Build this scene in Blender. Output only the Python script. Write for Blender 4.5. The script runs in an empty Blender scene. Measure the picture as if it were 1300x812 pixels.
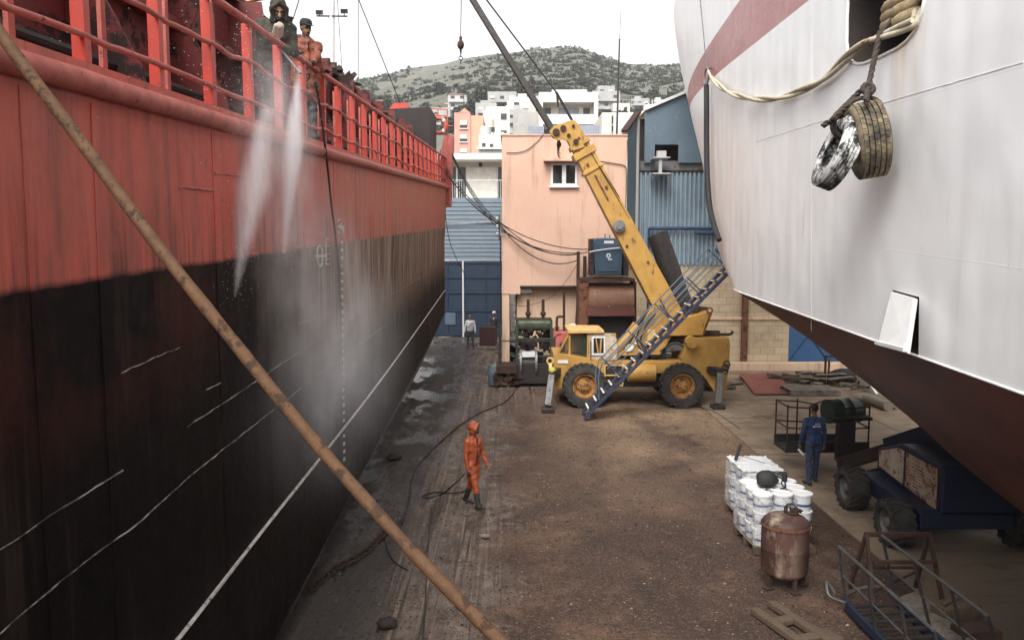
import bpy, bmesh, math, random
from mathutils import Vector, Matrix, noise
R = math.radians
rnd = random.Random(7)
sc = bpy.context.scene
col = sc.collection
# ---------------------------------------------------------------- camera, world, sun, exposure
CZ, FOC, TAN = 5.4, 1000.0, 0.096
PIT = math.atan(TAN); CP, SP = math.cos(PIT), math.sin(PIT)
cd = bpy.data.cameras.new('camera'); cam = bpy.data.objects.new('camera', cd); col.objects.link(cam)
cd.sensor_width = 36; cd.lens = 36 * FOC / 1300; cd.clip_start = .05; cd.clip_end = 4000
cam.location = (0, 0, CZ); cam.rotation_euler = (R(90) - PIT, 0, 0)
sc.camera = cam
SUN_EL, SUN_AZ = R(50), R(198)          # azimuth clockwise from +Y
w = bpy.data.worlds.new('World'); sc.world = w; w.use_nodes = True
nt = w.node_tree; nt.nodes.clear()
wo = nt.nodes.new('ShaderNodeOutputWorld'); bg = nt.nodes.new('ShaderNodeBackground')
sky = nt.nodes.new('ShaderNodeTexSky'); sky.sky_type = 'NISHITA'; sky.sun_disc = False
sky.sun_elevation = SUN_EL; sky.sun_rotation = SUN_AZ; sky.dust_density = 4; sky.air_density = 1.0
hs = nt.nodes.new('ShaderNodeHueSaturation'); hs.inputs['Saturation'].default_value = .04
nt.links.new(sky.outputs[0], hs.inputs['Color']); nt.links.new(hs.outputs[0], bg.inputs[0]); nt.links.new(bg.outputs[0], wo.inputs[0])
bg.inputs[1].default_value = .15
sd = bpy.data.lights.new('sun', 'SUN'); sd.energy = 1.1; sd.angle = R(35); sd.color = (1, .96, .9)
so = bpy.data.objects.new('sun', sd); col.objects.link(so)
dvec = Vector((math.sin(SUN_AZ) * math.cos(SUN_EL), math.cos(SUN_AZ) * math.cos(SUN_EL), math.sin(SUN_EL)))
so.rotation_euler = dvec.to_track_quat('Z', 'Y').to_euler(); so.location = (0, 0, 60)
sc.view_settings.view_transform = 'Standard'; sc.view_settings.look = 'None'
sc.view_settings.exposure = 1.12; sc.view_settings.gamma = 1
sc.render.engine = 'CYCLES'
cy = sc.cycles; cy.use_denoising = True; cy.max_bounces = 8; cy.diffuse_bounces = 3; cy.glossy_bounces = 3
cy.transparent_max_bounces = 12; cy.volume_bounces = 8; cy.volume_step_rate = 1.0; cy.volume_max_steps = 128; cy.caustics_reflective = False; cy.caustics_refractive = False

# ---------------------------------------------------------------- pixel -> world helpers (photo 1300 x 812)
def ray(x, y):
    u = (x - 650) / FOC; v = (406 - y) / FOC
    return Vector((u, CP + v * SP, -SP + v * CP))
EYE = Vector((0, 0, CZ))
def P(x, y, Y): d = ray(x, y); return EYE + d * (Y / d.y)
def G(x, y, z=0.): d = ray(x, y); return EYE + d * ((z - CZ) / d.z)
def XP(x, y, X): d = ray(x, y); return EYE + d * (X / d.x)
def WP(x, y, a=4.0, b=.056): d = ray(x, y); return EYE + d * (a / (d.x - b * d.y))
def S(r, g, b):
    f = lambda c: (c / 255 / 12.92) if c / 255 <= .04045 else ((c / 255 + .055) / 1.055) ** 2.4
    return (f(r), f(g), f(b))
def interp(x, xs, ys):
    if x <= xs[0]: return ys[0]
    for i in range(1, len(xs)):
        if x <= xs[i]:
            t = (x - xs[i - 1]) / (xs[i] - xs[i - 1]); return ys[i - 1] * (1 - t) + ys[i] * t
    return ys[-1]

# ---------------------------------------------------------------- materials
class NT:
    def __init__(s, name):
        s.m = bpy.data.materials.new(name); s.m.use_nodes = True; s.t = s.m.node_tree
        s.b = s.t.nodes['Principled BSDF']; s.out = s.t.nodes['Material Output']
        s.cache = {}
    def n(s, k, **kw):
        x = s.t.nodes.new(k)
        for a, v in kw.items(): setattr(x, a, v)
        return x
    def l(s, a, b): s.t.links.new(a, b)
    def coord(s, kind='Object', sc_=(1, 1, 1)):
        key = (kind, tuple(sc_))
        if key in s.cache: return s.cache[key]
        if kind == 'World': o = s.n('ShaderNodeNewGeometry').outputs['Position']
        else: o = s.n('ShaderNodeTexCoord').outputs[kind]
        if tuple(sc_) != (1, 1, 1):
            mp = s.n('ShaderNodeMapping'); mp.inputs['Scale'].default_value = sc_; s.l(o, mp.inputs[0]); o = mp.outputs[0]
        s.cache[key] = o; return o
    def noise(s, scale, kind='Object', st=(1, 1, 1), detail=6, rough=.6, dist=0):
        x = s.n('ShaderNodeTexNoise'); x.inputs['Scale'].default_value = scale; x.inputs['Detail'].default_value = detail
        x.inputs['Roughness'].default_value = rough; x.inputs['Distortion'].default_value = dist
        s.l(s.coord(kind, st), x.inputs['Vector']); return x.outputs['Fac']
    def ramp(s, f, a, b, va=0., vb=1.):
        x = s.n('ShaderNodeMapRange'); x.clamp = True
        for i, v in ((1, a), (2, b), (3, va), (4, vb)): x.inputs[i].default_value = v
        s.put(f, x.inputs[0]); return x.outputs[0]
    def put(s, v, inp):
        if isinstance(v, bpy.types.NodeSocket): s.l(v, inp)
        elif isinstance(v, tuple): inp.default_value = v if len(inp.default_value) == len(v) else (*v[:3], 1)
        else: inp.default_value = v
    def math(s, op, a, b=0.):
        x = s.n('ShaderNodeMath', operation=op); s.put(a, x.inputs[0]); s.put(b, x.inputs[1]); return x.outputs[0]
    def mix(s, f, a, b):
        x = s.n('ShaderNodeMix', data_type='RGBA'); s.put(f, x.inputs[0]); s.put(a, x.inputs[6]); s.put(b, x.inputs[7]); return x.outputs[2]
    def sep(s, v):
        x = s.n('ShaderNodeSeparateXYZ'); s.l(v, x.inputs[0]); return x.outputs
    def bump(s, h, strength=.3, dist=.02):
        x = s.n('ShaderNodeBump'); x.inputs['Strength'].default_value = strength; x.inputs['Distance'].default_value = dist
        s.put(h, x.inputs['Height'])
        if 'lastb' in s.cache: s.l(s.cache['lastb'], x.inputs['Normal'])
        s.cache['lastb'] = x.outputs[0]; s.l(x.outputs[0], s.b.inputs['Normal'])
    def col(s, c): s.put(c, s.b.inputs['Base Color'])
    def set(s, rough=None, metal=None, spec=None):
        if rough is not None: s.put(rough, s.b.inputs['Roughness'])
        if metal is not None: s.put(metal, s.b.inputs['Metallic'])
        if spec is not None: s.put(spec, s.b.inputs['Specular IOR Level'])
def pm(name, c1, c2=None, scale=3, rough=.6, metal=0, bump=.15, bscale=40, st=(1, 1, 1), c3=None, t3=.58, s3=5, st3=(1, 1, 1), w3=.06, kind='Object', spec=.4, bd=.01):
    n = NT(name)
    c2 = c2 or tuple(x * .75 for x in c1)
    f = n.ramp(n.noise(scale, kind, st), .35, .65)
    c = n.mix(f, c1, c2); r = rough
    if c3:
        g = n.ramp(n.noise(s3, kind, st3, 8, .68), t3, t3 + w3); c = n.mix(g, c, c3); r = n.ramp(g, 0, 1, rough, min(1, rough + .3))
    n.col(c); n.set(r, metal, spec)
    if bump: n.bump(n.noise(bscale, kind, st, 4), bump, bd)
    return n.m
def plating(n, y, h, pw, ph, frame=.62, amp=.35):
    """raised plate seams and the shallow dishing of plates between frames (relief only)"""
    cx = n.n('ShaderNodeCombineXYZ'); n.put(y, cx.inputs[0]); n.put(h, cx.inputs[1])
    b = n.n('ShaderNodeTexBrick'); n.l(cx.outputs[0], b.inputs['Vector'])
    for k, v in (('Scale', 1.0), ('Mortar Size', .007), ('Mortar Smooth', .3), ('Brick Width', pw), ('Row Height', ph)): b.inputs[k].default_value = v
    n.bump(b.outputs['Fac'], .35, .006)
    wv = n.math('SINE', n.math('MULTIPLY', y, 6.2832 / frame)); ms = n.ramp(n.noise(.8, 'World', detail=3), .35, .65)
    n.bump(n.math('MULTIPLY', wv, ms), amp, .010)
M = {}
RUST = (.12, .045, .022); RUST_D = (.05, .022, .013)
M['red_rail'] = pm('red rail paint', (.52, .060, .040), (.40, .060, .042), 4, .45, c3=(.16, .06, .04), t3=.62, s3=9)
M['pink_rail'] = pm('faded red paint', (.46, .13, .105), (.34, .085, .065), 6, .6, c3=(.10, .05, .04), t3=.60, s3=12)
M['dark_red'] = pm('dark red coaming paint', (.16, .022, .018), (.09, .014, .012), 2, .6, c3=(.02, .012, .011), t3=.52, s3=2.5)
M['hold_black'] = pm('sooty black steel', (.018, .014, .013), (.03, .02, .017), 3, .7, bump=.4)
M['scrap'] = pm('dark scrap', (.03, .022, .018), (.07, .04, .028), 5, .8, bump=.6)
M['white_paint'] = pm('white paint', (.74, .74, .73), (.62, .61, .6), 4, .5, c3=(.35, .30, .25), t3=.66)
M['weld_white'] = pm('chalky weld bead', (.62, .60, .58), (.42, .38, .36), 9, .7, c3=(.12, .08, .07), t3=.56, s3=8)
M['weld_red'] = pm('faded weld bead', (.50, .20, .17), (.36, .11, .09), 9, .7)
M['steel_grey'] = pm('grey steel', (.22, .22, .22), (.14, .14, .145), 5, .5, .3, c3=RUST, t3=.6)
M['dark_steel'] = pm('dark steel', (.035, .034, .034), (.06, .05, .045), 5, .5, .4, c3=RUST_D, t3=.58)
M['black'] = pm('black rubber', (.016, .016, .016), (.028, .026, .025), 12, .75, bump=.3)
M['tyre'] = pm('dusty tyre rubber', (.022, .021, .02), (.055, .048, .042), 5, .85, bump=.4, bscale=60)
M['rust'] = pm('rusted steel', RUST, (.17, .075, .04), 4, .85, c3=RUST_D, t3=.52, bump=.5)
M['rust_dark'] = pm('dark rusted steel', (.030, .016, .011), (.058, .029, .019), 4, .85, bump=.5)
M['yellow'] = pm('crane yellow paint', (.48, .275, .066), (.36, .195, .048), 2, .5, c3=(.17, .075, .03), t3=.60, s3=7, st3=(1, 1, .4))
M['yellow_pale'] = pm('faded cream yellow paint', (.62, .43, .18), (.52, .33, .12), 4, .55, c3=(.25, .14, .06), t3=.6)
M['blue_paint'] = pm('dark blue paint', (.020, .042, .105), (.028, .055, .12), 4, .5, c3=(.05, .04, .035), t3=.6)
M['green_paint'] = pm('dark green paint', (.040, .060, .035), (.028, .04, .026), 4, .55, c3=(.07, .04, .02), t3=.57)
M['glass'] = pm('dark window glass', (.015, .018, .02), (.02, .024, .026), 2, .08, bump=0, spec=.6)
M['wood'] = pm('weathered wood', (.13, .09, .058), (.065, .046, .031), 6, .85, bump=.5, st=(8, 8, 1))
M['wood_grey'] = pm('grey old board', (.22, .19, .155), (.10, .085, .07), 5, .9, bump=.5)

# ---------------------------------------------------------------- mesh builder
OFF = {}
def offset_of(p):
    while p is not None:
        if p.name in OFF: return OFF[p.name]
        p = p.parent
    return None
class MB:
    def __init__(s): s.v = []; s.f = []; s.mi = []; s.cur = 0; s.x = None
    def vert(s, p):
        p = Vector(p); s.v.append(s.x @ p if s.x else p); return len(s.v) - 1
    def face(s, idx): s.f.append(tuple(idx)); s.mi.append(s.cur)
    def mat(s, i): s.cur = i; return s
    def quad(s, *p): s.face([s.vert(q) for q in p]); return s
    def box(s, c, d, rot=None, taper=1.):
        m = Matrix.Translation(Vector(c)) @ (rot.to_4x4() if rot else Matrix())
        i = [s.vert(m @ Vector((sx * d[0] / 2 * (taper if sz > 0 else 1), sy * d[1] / 2 * (taper if sz > 0 else 1), sz * d[2] / 2))) for sz in (-1, 1) for sy in (-1, 1) for sx in (-1, 1)]
        for q in ((0, 2, 3, 1), (4, 5, 7, 6), (0, 1, 5, 4), (1, 3, 7, 5), (3, 2, 6, 7), (2, 0, 4, 6)): s.face([i[k] for k in q])
        return s
    def b2(s, lo, hi):
        return s.box([(a + b) / 2 for a, b in zip(lo, hi)], [abs(b - a) for a, b in zip(lo, hi)])
    def bar(s, p0, p1, w, h, up=(0, 0, 1)):
        p0 = Vector(p0); p1 = Vector(p1); d = p1 - p0; L = d.length; z = d.normalized(); u = Vector(up)
        if abs(z.dot(u)) > .98: u = Vector((1, 0, 0))
        x = u.cross(z).normalized(); y = z.cross(x)
        return s.box((p0 + p1) / 2, (w, h, L), Matrix((x, y, z)).transposed())
    def cyl(s, p0, p1, r0, r1=None, n=14, caps=True):
        r1 = r0 if r1 is None else r1
        return s.tube([p0, p1], [r0, r1], n, caps)
    def tube(s, pts, r, n=8, caps=True, closed=False):
        pts = [Vector(p) for p in pts]; m = len(pts)
        rs = r if isinstance(r, (list, tuple)) else [r] * m
        rings = []; prev = None
        for i, p in enumerate(pts):
            if closed: t = (pts[(i + 1) % m] - pts[i - 1])
            else: t = (pts[min(i + 1, m - 1)] - pts[max(i - 1, 0)])
            t = t.normalized() if t.length > 1e-9 else Vector((0, 0, 1))
            if prev is None:
                u = Vector((0, 0, 1)) if abs(t.z) < .9 else Vector((1, 0, 0)); a = u.cross(t).normalized()
            else:
                a = prev - t * prev.dot(t)
                a = a.normalized() if a.length > 1e-6 else Vector((1, 0, 0)).cross(t).normalized()
            prev = a; b = t.cross(a)
            rings.append([s.vert(p + (a * math.cos(k * 2 * math.pi / n) + b * math.sin(k * 2 * math.pi / n)) * rs[i]) for k in range(n)])
        for i in range(m if closed else m - 1):
            q = rings[(i + 1) % m]
            for k in range(n): s.face((rings[i][k], rings[i][(k + 1) % n], q[(k + 1) % n], q[k]))
        if caps and not closed: s.face(rings[0][::-1]); s.face(rings[-1])
        return s
    def lathe(s, prof, n=24, M_=Matrix(), cap=True):
        rings = []
        for r, z in prof: rings.append([s.vert(M_ @ Vector((r * math.cos(2 * math.pi * k / n), r * math.sin(2 * math.pi * k / n), z))) for k in range(n)])
        for a, b in zip(rings, rings[1:]):
            for k in range(n): s.face((a[k], a[(k + 1) % n], b[(k + 1) % n], b[k]))
        if cap: s.face(rings[0][::-1]); s.face(rings[-1])
        return s
    def prism(s, poly, vec):
        vec = Vector(vec); a = [s.vert(p) for p in poly]; b = [s.vert(Vector(p) + vec) for p in poly]; n = len(a)
        s.face(a[::-1]); s.face(b)
        for k in range(n): s.face((a[k], a[(k + 1) % n], b[(k + 1) % n], b[k]))
        return s
    def pxp(s, poly, Y0, Y1):                     # an outline in the plane Y0, given its real depth up to Y1
        q = [P(x, y, Y0) for x, y in poly]; return s.prism(q, (0, Y1 - Y0, 0))
    def ell(s, c, r, n=12, m=8, rot=None):
        M_ = Matrix.Translation(Vector(c)) @ (rot.to_4x4() if rot else Matrix()) @ Matrix.Diagonal((*r, 1))
        return s.lathe([(math.sin(math.pi * max(.001, min(.999, i / m))), -math.cos(math.pi * i / m)) for i in range(m + 1)], n, M_)
    def torus(s, c, Rr, r, rot=None, n=24, m=10, sx=1.):
        M_ = Matrix.Translation(Vector(c)) @ (rot.to_4x4() if rot else Matrix())
        return s.tube([M_ @ Vector((Rr * sx * math.cos(2 * math.pi * k / n), Rr * math.sin(2 * math.pi * k / n), 0)) for k in range(n)], r, m, closed=True)
    def build(s, name, mat, parent=None, smooth=None, bevel=0, at=None):
        me = bpy.data.meshes.new(name)
        off = offset_of(parent) if parent else None
        if off is None and parent is None:
            if at is not None: off = Vector(at)
            else:
                xs = [p.x for p in s.v]; ys = [p.y for p in s.v]; zs = [p.z for p in s.v]
                off = Vector(((min(xs) + max(xs)) / 2, (min(ys) + max(ys)) / 2, min(zs)))
        vs = [p - off for p in s.v] if off is not None else s.v
        me.from_pydata(vs, [], s.f); me.update()
        mats = mat if isinstance(mat, (list, tuple)) else [mat]
        for m_ in mats: me.materials.append(m_ if not isinstance(m_, str) else M[m_])
        if len(mats) > 1:
            for p, i in zip(me.polygons, s.mi): p.material_index = i
        bm = bmesh.new(); bm.from_mesh(me); bmesh.ops.recalc_face_normals(bm, faces=bm.faces); bm.to_mesh(me); bm.free()
        o = bpy.data.objects.new(name, me); col.objects.link(o)
        if parent is not None: o.parent = parent
        elif off is not None: o.location = off
        if smooth is not None:
            me.shade_smooth()
            if smooth < 180: me.set_sharp_from_angle(angle=R(smooth))
        if bevel:
            b = o.modifiers.new('bevel', 'BEVEL'); b.width = bevel; b.segments = 2; b.limit_method = 'ANGLE'; b.angle_limit = R(40)
        return o
def tag(o, label=None, cat=None, group=None, kind=None):
    if label: o['label'] = label
    if cat: o['category'] = cat
    if group: o['group'] = group
    if kind: o['kind'] = kind
    return o
def thing(name, loc, label, cat, group=None, rz=0):
    o = bpy.data.objects.new(name, None); col.objects.link(o); o.location = loc; o.rotation_euler = (0, 0, rz); o.empty_display_size = .3
    return tag(o, label, cat, group)
def wthing(name, loc, label, cat, group=None):     # parts are given in world coordinates
    o = thing(name, loc, label, cat, group); OFF[o.name] = Vector(loc); return o
def copy_tree(o, loc, rz=None, label=None, group=None, parent=None):
    c = o.copy(); col.objects.link(c)
    if parent is not None: c.parent = parent
    else:
        c.location = loc
        if rz is not None: c.rotation_euler = (0, 0, rz)
        if label: c['label'] = label
        if group: c['group'] = group
    for ch in list(o.children): copy_tree(ch, None, parent=c)
    return c
def fbm(x, y, z=0, o=4):
    return noise.fractal(Vector((x, y, z)), 1.0, 2.0, o)
def catmull(pts, k=8):
    pts = [Vector(p) for p in pts]; out = []
    for i in range(len(pts) - 1):
        a = pts[max(i - 1, 0)]; b = pts[i]; c = pts[i + 1]; d = pts[min(i + 2, len(pts) - 1)]
        for j in range(k):
            t = j / k
            out.append(.5 * ((2 * b) + (c - a) * t + (2 * a - 5 * b + 4 * c - d) * t * t + (3 * b - a - 3 * c + d) * t ** 3))
    out.append(pts[-1]); return out
def sag(p, q, s, n=16):
    p = Vector(p); q = Vector(q)
    return [p.lerp(q, i / n) - Vector((0, 0, s * 4 * (i / n) * (1 - i / n))) for i in range(n + 1)]
def rx(a): return Matrix.Rotation(a, 3, 'X')
def ry(a): return Matrix.Rotation(a, 3, 'Y')
def rz(a): return Matrix.Rotation(a, 3, 'Z')
# ================================================================ SETTING: ground, hill
def ground_mat():
    n = NT('yard ground'); x, y, z = n.sep(n.coord('World'))
    big = n.noise(.35, 'World', detail=5); mid = n.noise(2.2, 'World', detail=8, rough=.7); fine = n.noise(26, 'World', detail=4, rough=.7)
    dirt = n.mix(n.ramp(mid, .38, .62), (.060, .0275, .0150), (.023, .0115, .0070))
    dirt = n.mix(n.math('MULTIPLY', n.ramp(n.noise(.55, 'World', detail=7, rough=.7), .47, .62), n.ramp(mid, .3, .6, .2, 1)), dirt, (.125, .068, .040))
    # pale dusty, dry patch around the crane
    reg = n.math('MULTIPLY', n.ramp(y, 15, 21), n.ramp(x, .5, 3.5)); reg = n.math('MULTIPLY', reg, n.ramp(y, 34, 27))
    dry = n.math('MULTIPLY', reg, n.ramp(n.math('ADD', big, n.math('MULTIPLY', mid, .45)), .54, .78))
    c = n.mix(dry, dirt, n.mix(n.ramp(mid, .35, .65), (.34, .225, .135), (.17, .108, .064)))
    # grey wet concrete apron along the ship with drag marks
    edge = n.math('ADD', x, n.math('MULTIPLY', n.math('SUBTRACT', big, .5), 3.0)); edge = n.math('ADD', edge, n.math('MULTIPLY', n.math('SUBTRACT', mid, .5), 2.2))
    ap = n.ramp(edge, .1, -.7); far = n.math('MULTIPLY', n.ramp(y, 24, 29), n.ramp(x, 2.2, .6)); ap = n.math('MAXIMUM', ap, far)
    streak = n.noise(1.0, 'World', (7, .22, 1), 5, .7, .4)
    con = n.mix(n.ramp(mid, .33, .67), (.225, .172, .136), (.042, .030, .024)); con = n.mix(n.ramp(streak, .5, .66), con, (.042, .030, .025))
    c = n.mix(n.math('MULTIPLY', ap, .80), c, con)
    # specks: chips of old paint and shell
    c = n.mix(n.ramp(fine, .57, .64, 0, .85), c, (.165, .122, .095)); c = n.mix(n.ramp(fine, .44, .37, 0, .9), c, (.014, .009, .007)); vf = n.noise(75, 'World', detail=2, rough=.8); c = n.mix(n.ramp(vf, .60, .68, 0, .9), c, (.18, .14, .11)); c = n.mix(n.ramp(vf, .42, .34, 0, .9), c, (.010, .008, .007)); blot = n.noise(4.5, 'World', detail=8, rough=.75); c = n.mix(n.ramp(blot, .56, .62, 0, .75), c, (.020, .013, .010)); c = n.mix(n.math('MULTIPLY', ap, n.ramp(n.noise(1.0, 'World', (11, .12, 1), 6, .65, .3), .55, .64, 0, .5)), c, (.29, .215, .160)); c = n.mix(n.math('MULTIPLY', ap, n.ramp(n.noise(1.0, 'World', (7, .16, 1), 6, .65, .4), .46, .38, 0, .8)), c, (.022, .015, .012)); trk = n.n('ShaderNodeTexWave'); trk.inputs['Scale'].default_value = 2.6; trk.inputs['Distortion'].default_value = 1.2; trk.inputs['Detail'].default_value = 3; n.l(n.coord('World', (.25, 1, 1)), trk.inputs['Vector']); trk.bands_direction = 'Y'; tx_ = n.math('ABSOLUTE', n.math('SUBTRACT', n.math('ABSOLUTE', n.math('SUBTRACT', n.math('ADD', x, n.math('MULTIPLY', n.math('SUBTRACT', big, .5), 2.2)), 3.0)), .95)); tm = n.math('MULTIPLY', n.ramp(tx_, .26, .12), n.ramp(trk.outputs['Fac'], .35, .65, .25, 1)); c = n.mix(n.math('MULTIPLY', tm, n.ramp(mid, .35, .6, 0, .55)), c, (.022, .013, .009))
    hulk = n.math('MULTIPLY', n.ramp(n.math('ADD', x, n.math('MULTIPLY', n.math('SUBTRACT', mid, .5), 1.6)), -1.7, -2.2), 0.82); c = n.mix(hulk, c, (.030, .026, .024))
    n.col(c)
    puddle = n.math('MULTIPLY', ap, n.ramp(n.noise(.9, 'World', (1, .45, 1), 6, .65), .46, .56))
    n.set(n.ramp(puddle, 0, 1, .85, .16), 0, .45)
    n.bump(mid, .5, .05); n.bump(fine, .6, .015); n.bump(streak, .3, .04)
    return n.m
def conc_mat():
    n = NT('old concrete slab'); mid = n.noise(1.6, 'World', detail=8, rough=.7); fine = n.noise(30, 'World', detail=4)
    st = n.noise(1.3, 'World', (.35, 3, 1), 5, .6)
    c = n.mix(n.ramp(mid, .35, .65), (.30, .225, .158), (.175, .128, .088)); c = n.mix(n.ramp(st, .54, .66), c, (.15, .105, .072))
    c = n.mix(n.ramp(fine, .62, .72), c, (.27, .215, .16)); c = n.mix(n.ramp(n.noise(.6, 'World', detail=6), .56, .68), c, (.075, .05, .034))
    yy_ = n.sep(n.coord('World'))[1]; film = n.ramp(n.math('ADD', yy_, n.math('MULTIPLY', mid, 5)), 17.0, 13.0); c = n.mix(n.math('MULTIPLY', film, .85), c, n.mix(n.ramp(fine, .4, .6), (.045, .031, .022), (.085, .060, .043)))  # painted-in shade: slab colour darkens to a dirt tone at the near end
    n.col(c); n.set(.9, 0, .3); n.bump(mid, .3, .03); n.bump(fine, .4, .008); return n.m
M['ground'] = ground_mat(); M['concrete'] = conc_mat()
def axis(a, b, st, far):
    k = int(round((b - a) / st)); r = [a + i * (b - a) / k for i in range(k + 1)]
    return [-far, -far / 4, a - 40] + r + [b + 40, far / 4, far]
gx = axis(-16, 20, .2, 2500); gy = axis(-4, 50, .25, 2500)
g = MB()
def gz(x, y):
    if not (-16 < x < 20 and -4 < y < 50): return -.02
    h = -.02 + .012 * fbm(x * .9, y * .9) + .010 * fbm(x * 5, y * 1.2, 3)
    return min(h, -.001)
ids = [[g.vert((x, y, gz(x, y))) for x in gx] for y in gy]
for j in range(len(gy) - 1):
    for i in range(len(gx) - 1): g.face((ids[j][i], ids[j][i + 1], ids[j + 1][i + 1], ids[j + 1][i]))
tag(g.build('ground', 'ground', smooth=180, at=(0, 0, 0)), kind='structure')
s_ = MB()
for (y0, y1) in ((3, 9.2), (9.2, 15.2), (15.2, 21.2), (21.2, 27.0), (27.0, 33.4)):
    for (x0, x1) in ((6.35, 11.2), (11.2, 17), (17, 26)):
        s_.b2((x0 + .012, y0 + .012, -.12), (x1 - .012, y1 - .012, .004 + .004 * rnd.random()))
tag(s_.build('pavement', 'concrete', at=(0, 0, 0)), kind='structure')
# loose chips and grit: nobody could count them
ch = MB()
for i in range(15000):
    y = 5.5 + 26 * rnd.random() ** 1.5; x = -2.9 + 9.2 * rnd.random(); r = rnd.uniform(.005, .018) * (1.7 if rnd.random() < .05 else 1)
    a = rnd.random() * 6.28; ch.cur = 0 if rnd.random() < .62 else (1 if rnd.random() < .75 else 2)
    q = [ch.vert((x + r * math.cos(a + k * 2.1) * (1 + .6 * rnd.random()), y + r * math.sin(a + k * 2.1), gz(x, y) + .004)) for k in range(3)]
    t = ch.vert((x, y, gz(x, y) + r * 1.0)); ch.face((q[0], q[1], t)); ch.face((q[1], q[2], t)); ch.face((q[2], q[0], t))
M['chip_b'] = pm('brown chip', (.12, .075, .05), rough=.9, bump=0); M['chip_l'] = pm('pale chip', (.34, .28, .23), rough=.9, bump=0); M['chip_d'] = pm('dark chip', (.025, .02, .018), rough=.9, bump=0)
tag(ch.build('gravel', ['chip_d', 'chip_b', 'chip_l'], at=(0, 0, 0)), kind='stuff')
tag(bpy.data.objects['gravel'], 'small brown and pale grit and paint chips scattered over the dirt yard', 'grit')

# hill: ridge profile read at 620 m
SK = [(-200, 215), (60, 190), (300, 150), (430, 112), (450, 103), (500, 93), (560, 81), (620, 69), (680, 62), (735, 61), (752, 68), (790, 80), (830, 83), (870, 77), (920, 74), (1050, 80), (1400, 120), (1700, 200)]
HX = [p[0] for p in SK]; HY = [p[1] for p in SK]
def ridge(u): return P(650, interp(650 + u * 1000, HX, HY), 620.).z
def hillz(x, y):
    u = x / max(y, 1) * 1.0; t = (y - 110) / 510.
    zr = ridge(u)
    if t <= 1:
        s = max(0, t); zz = 9 + (zr - 9) * (s ** 1.12)
        nz = 7 * fbm(x * .012, y * .012, 1) + 2.2 * fbm(x * .05, y * .05, 2) + .8 * fbm(x * .18, y * .18, 4)
        if t < .0: zz = 9 + t * 60
        return zz + nz * max(0, min(1, t * 2.5)) * (1 - .75 * s)
    return zr - (y - 620) * .35
hm = MB(); NX, NY = 190, 120; grid = []
for j in range(NY + 1):
    y = 96 + (760 - 96) * (j / NY) ** 1.25
    grid.append([hm.vert(((-.62 + 1.35 * i / NX) * y, y, hillz((-.62 + 1.35 * i / NX) * y, y))) for i in range(NX + 1)])
for j in range(NY):
    for i in range(NX): hm.face((grid[j][i], grid[j][i + 1], grid[j + 1][i + 1], grid[j + 1][i]))
n = NT('dry limestone hillside')
a_ = n.noise(.018, 'World', detail=8, rough=.65); b_ = n.noise(.16, 'World', detail=6, rough=.75); c_ = n.noise(.5, 'World', (1, .5, 1), 5, .7)
c = n.mix(n.ramp(a_, .38, .62), (.170, .163, .142), (.118, .115, .096)); c = n.mix(n.ramp(b_, .50, .62), c, (.085, .095, .062))
c = n.mix(n.ramp(c_, .60, .68), c, (.36, .34, .30)); n.col(c); n.set(.95, 0, .2); n.bump(b_, .8, 2.0); M['hill'] = n.m
tag(hm.build('hill', 'hill', smooth=180, at=(0, 0, 0)), kind='structure')
M['foliage'] = pm('olive shrub foliage', (.030, .036, .026), (.052, .058, .040), .8, .9, bump=0, kind='World')
M['bark'] = pm('bark', (.07, .05, .035), rough=.9)
def shrub_geo(mb, c, r, h, nleaf, rr):
    lob = [(rr.uniform(-.5, .5), rr.uniform(-.5, .5), rr.uniform(.25, .75), rr.uniform(.35, .6)) for _ in range(6)]
    for _ in range(nleaf):
        lx, ly, lz, lr = lob[rr.randrange(6)]
        d = Vector((rr.gauss(0, 1), rr.gauss(0, 1), rr.gauss(0, 1))).normalized() * lr * rr.uniform(.55, 1.05)
        p = Vector((c[0] + (lx + d.x) * r, c[1] + (ly + d.y) * r, c[2] + max(.02, lz + d.z * .6) * h))
        s = r * rr.uniform(.13, .30); q = []
        u = Vector((rr.gauss(0, 1), rr.gauss(0, 1), rr.gauss(0, 1))).normalized(); v_ = u.orthogonal().normalized(); w_ = u.cross(v_)
        mb.quad(p + v_ * s, p + w_ * s * .7, p - v_ * s, p - w_ * s * .7)
protos = []
for k in range(7):
    mb = MB(); shrub_geo(mb, (0, 0, 0), 1, 1.15, 170, rnd); mb.cyl((0, 0, -.3), (0, 0, .5), .09, .05, 6)
    o = mb.build('shrub', 'foliage', at=(0, 0, 0)); protos.append(o)
def hill_visible(px, py): return True
spots = []
def hill_hit(px, py):                     # walk outwards until the slope is reached
    d = ray(px, py); y = 150.
    while y < 640:
        q = EYE + d * (y / d.y)
        if q.z < hillz(q.x, q.y): return q
        y += 6 + y * .012
    return None
for _ in range(9000):
    px = rnd.uniform(432, 925); py = rnd.uniform(58, 172); q = hill_hit(px, py)
    if q is None: continue
    den = fbm(q.x * .011 + 5, q.y * .011, 7) + .55 * fbm(q.x * .045, q.y * .045, 9) + (.10 if px > 640 else .08) + (.12 if py > 100 else -.05)
    if den < -.10 + rnd.uniform(-.30, .12): continue
    spots.append((q.x, q.y, hillz(q.x, q.y), rnd.uniform(.9, 2.7) * (1.5 if rnd.random() < .10 else 1)))
spots.sort(key=lambda s: -s[3] / s[1])
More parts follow.
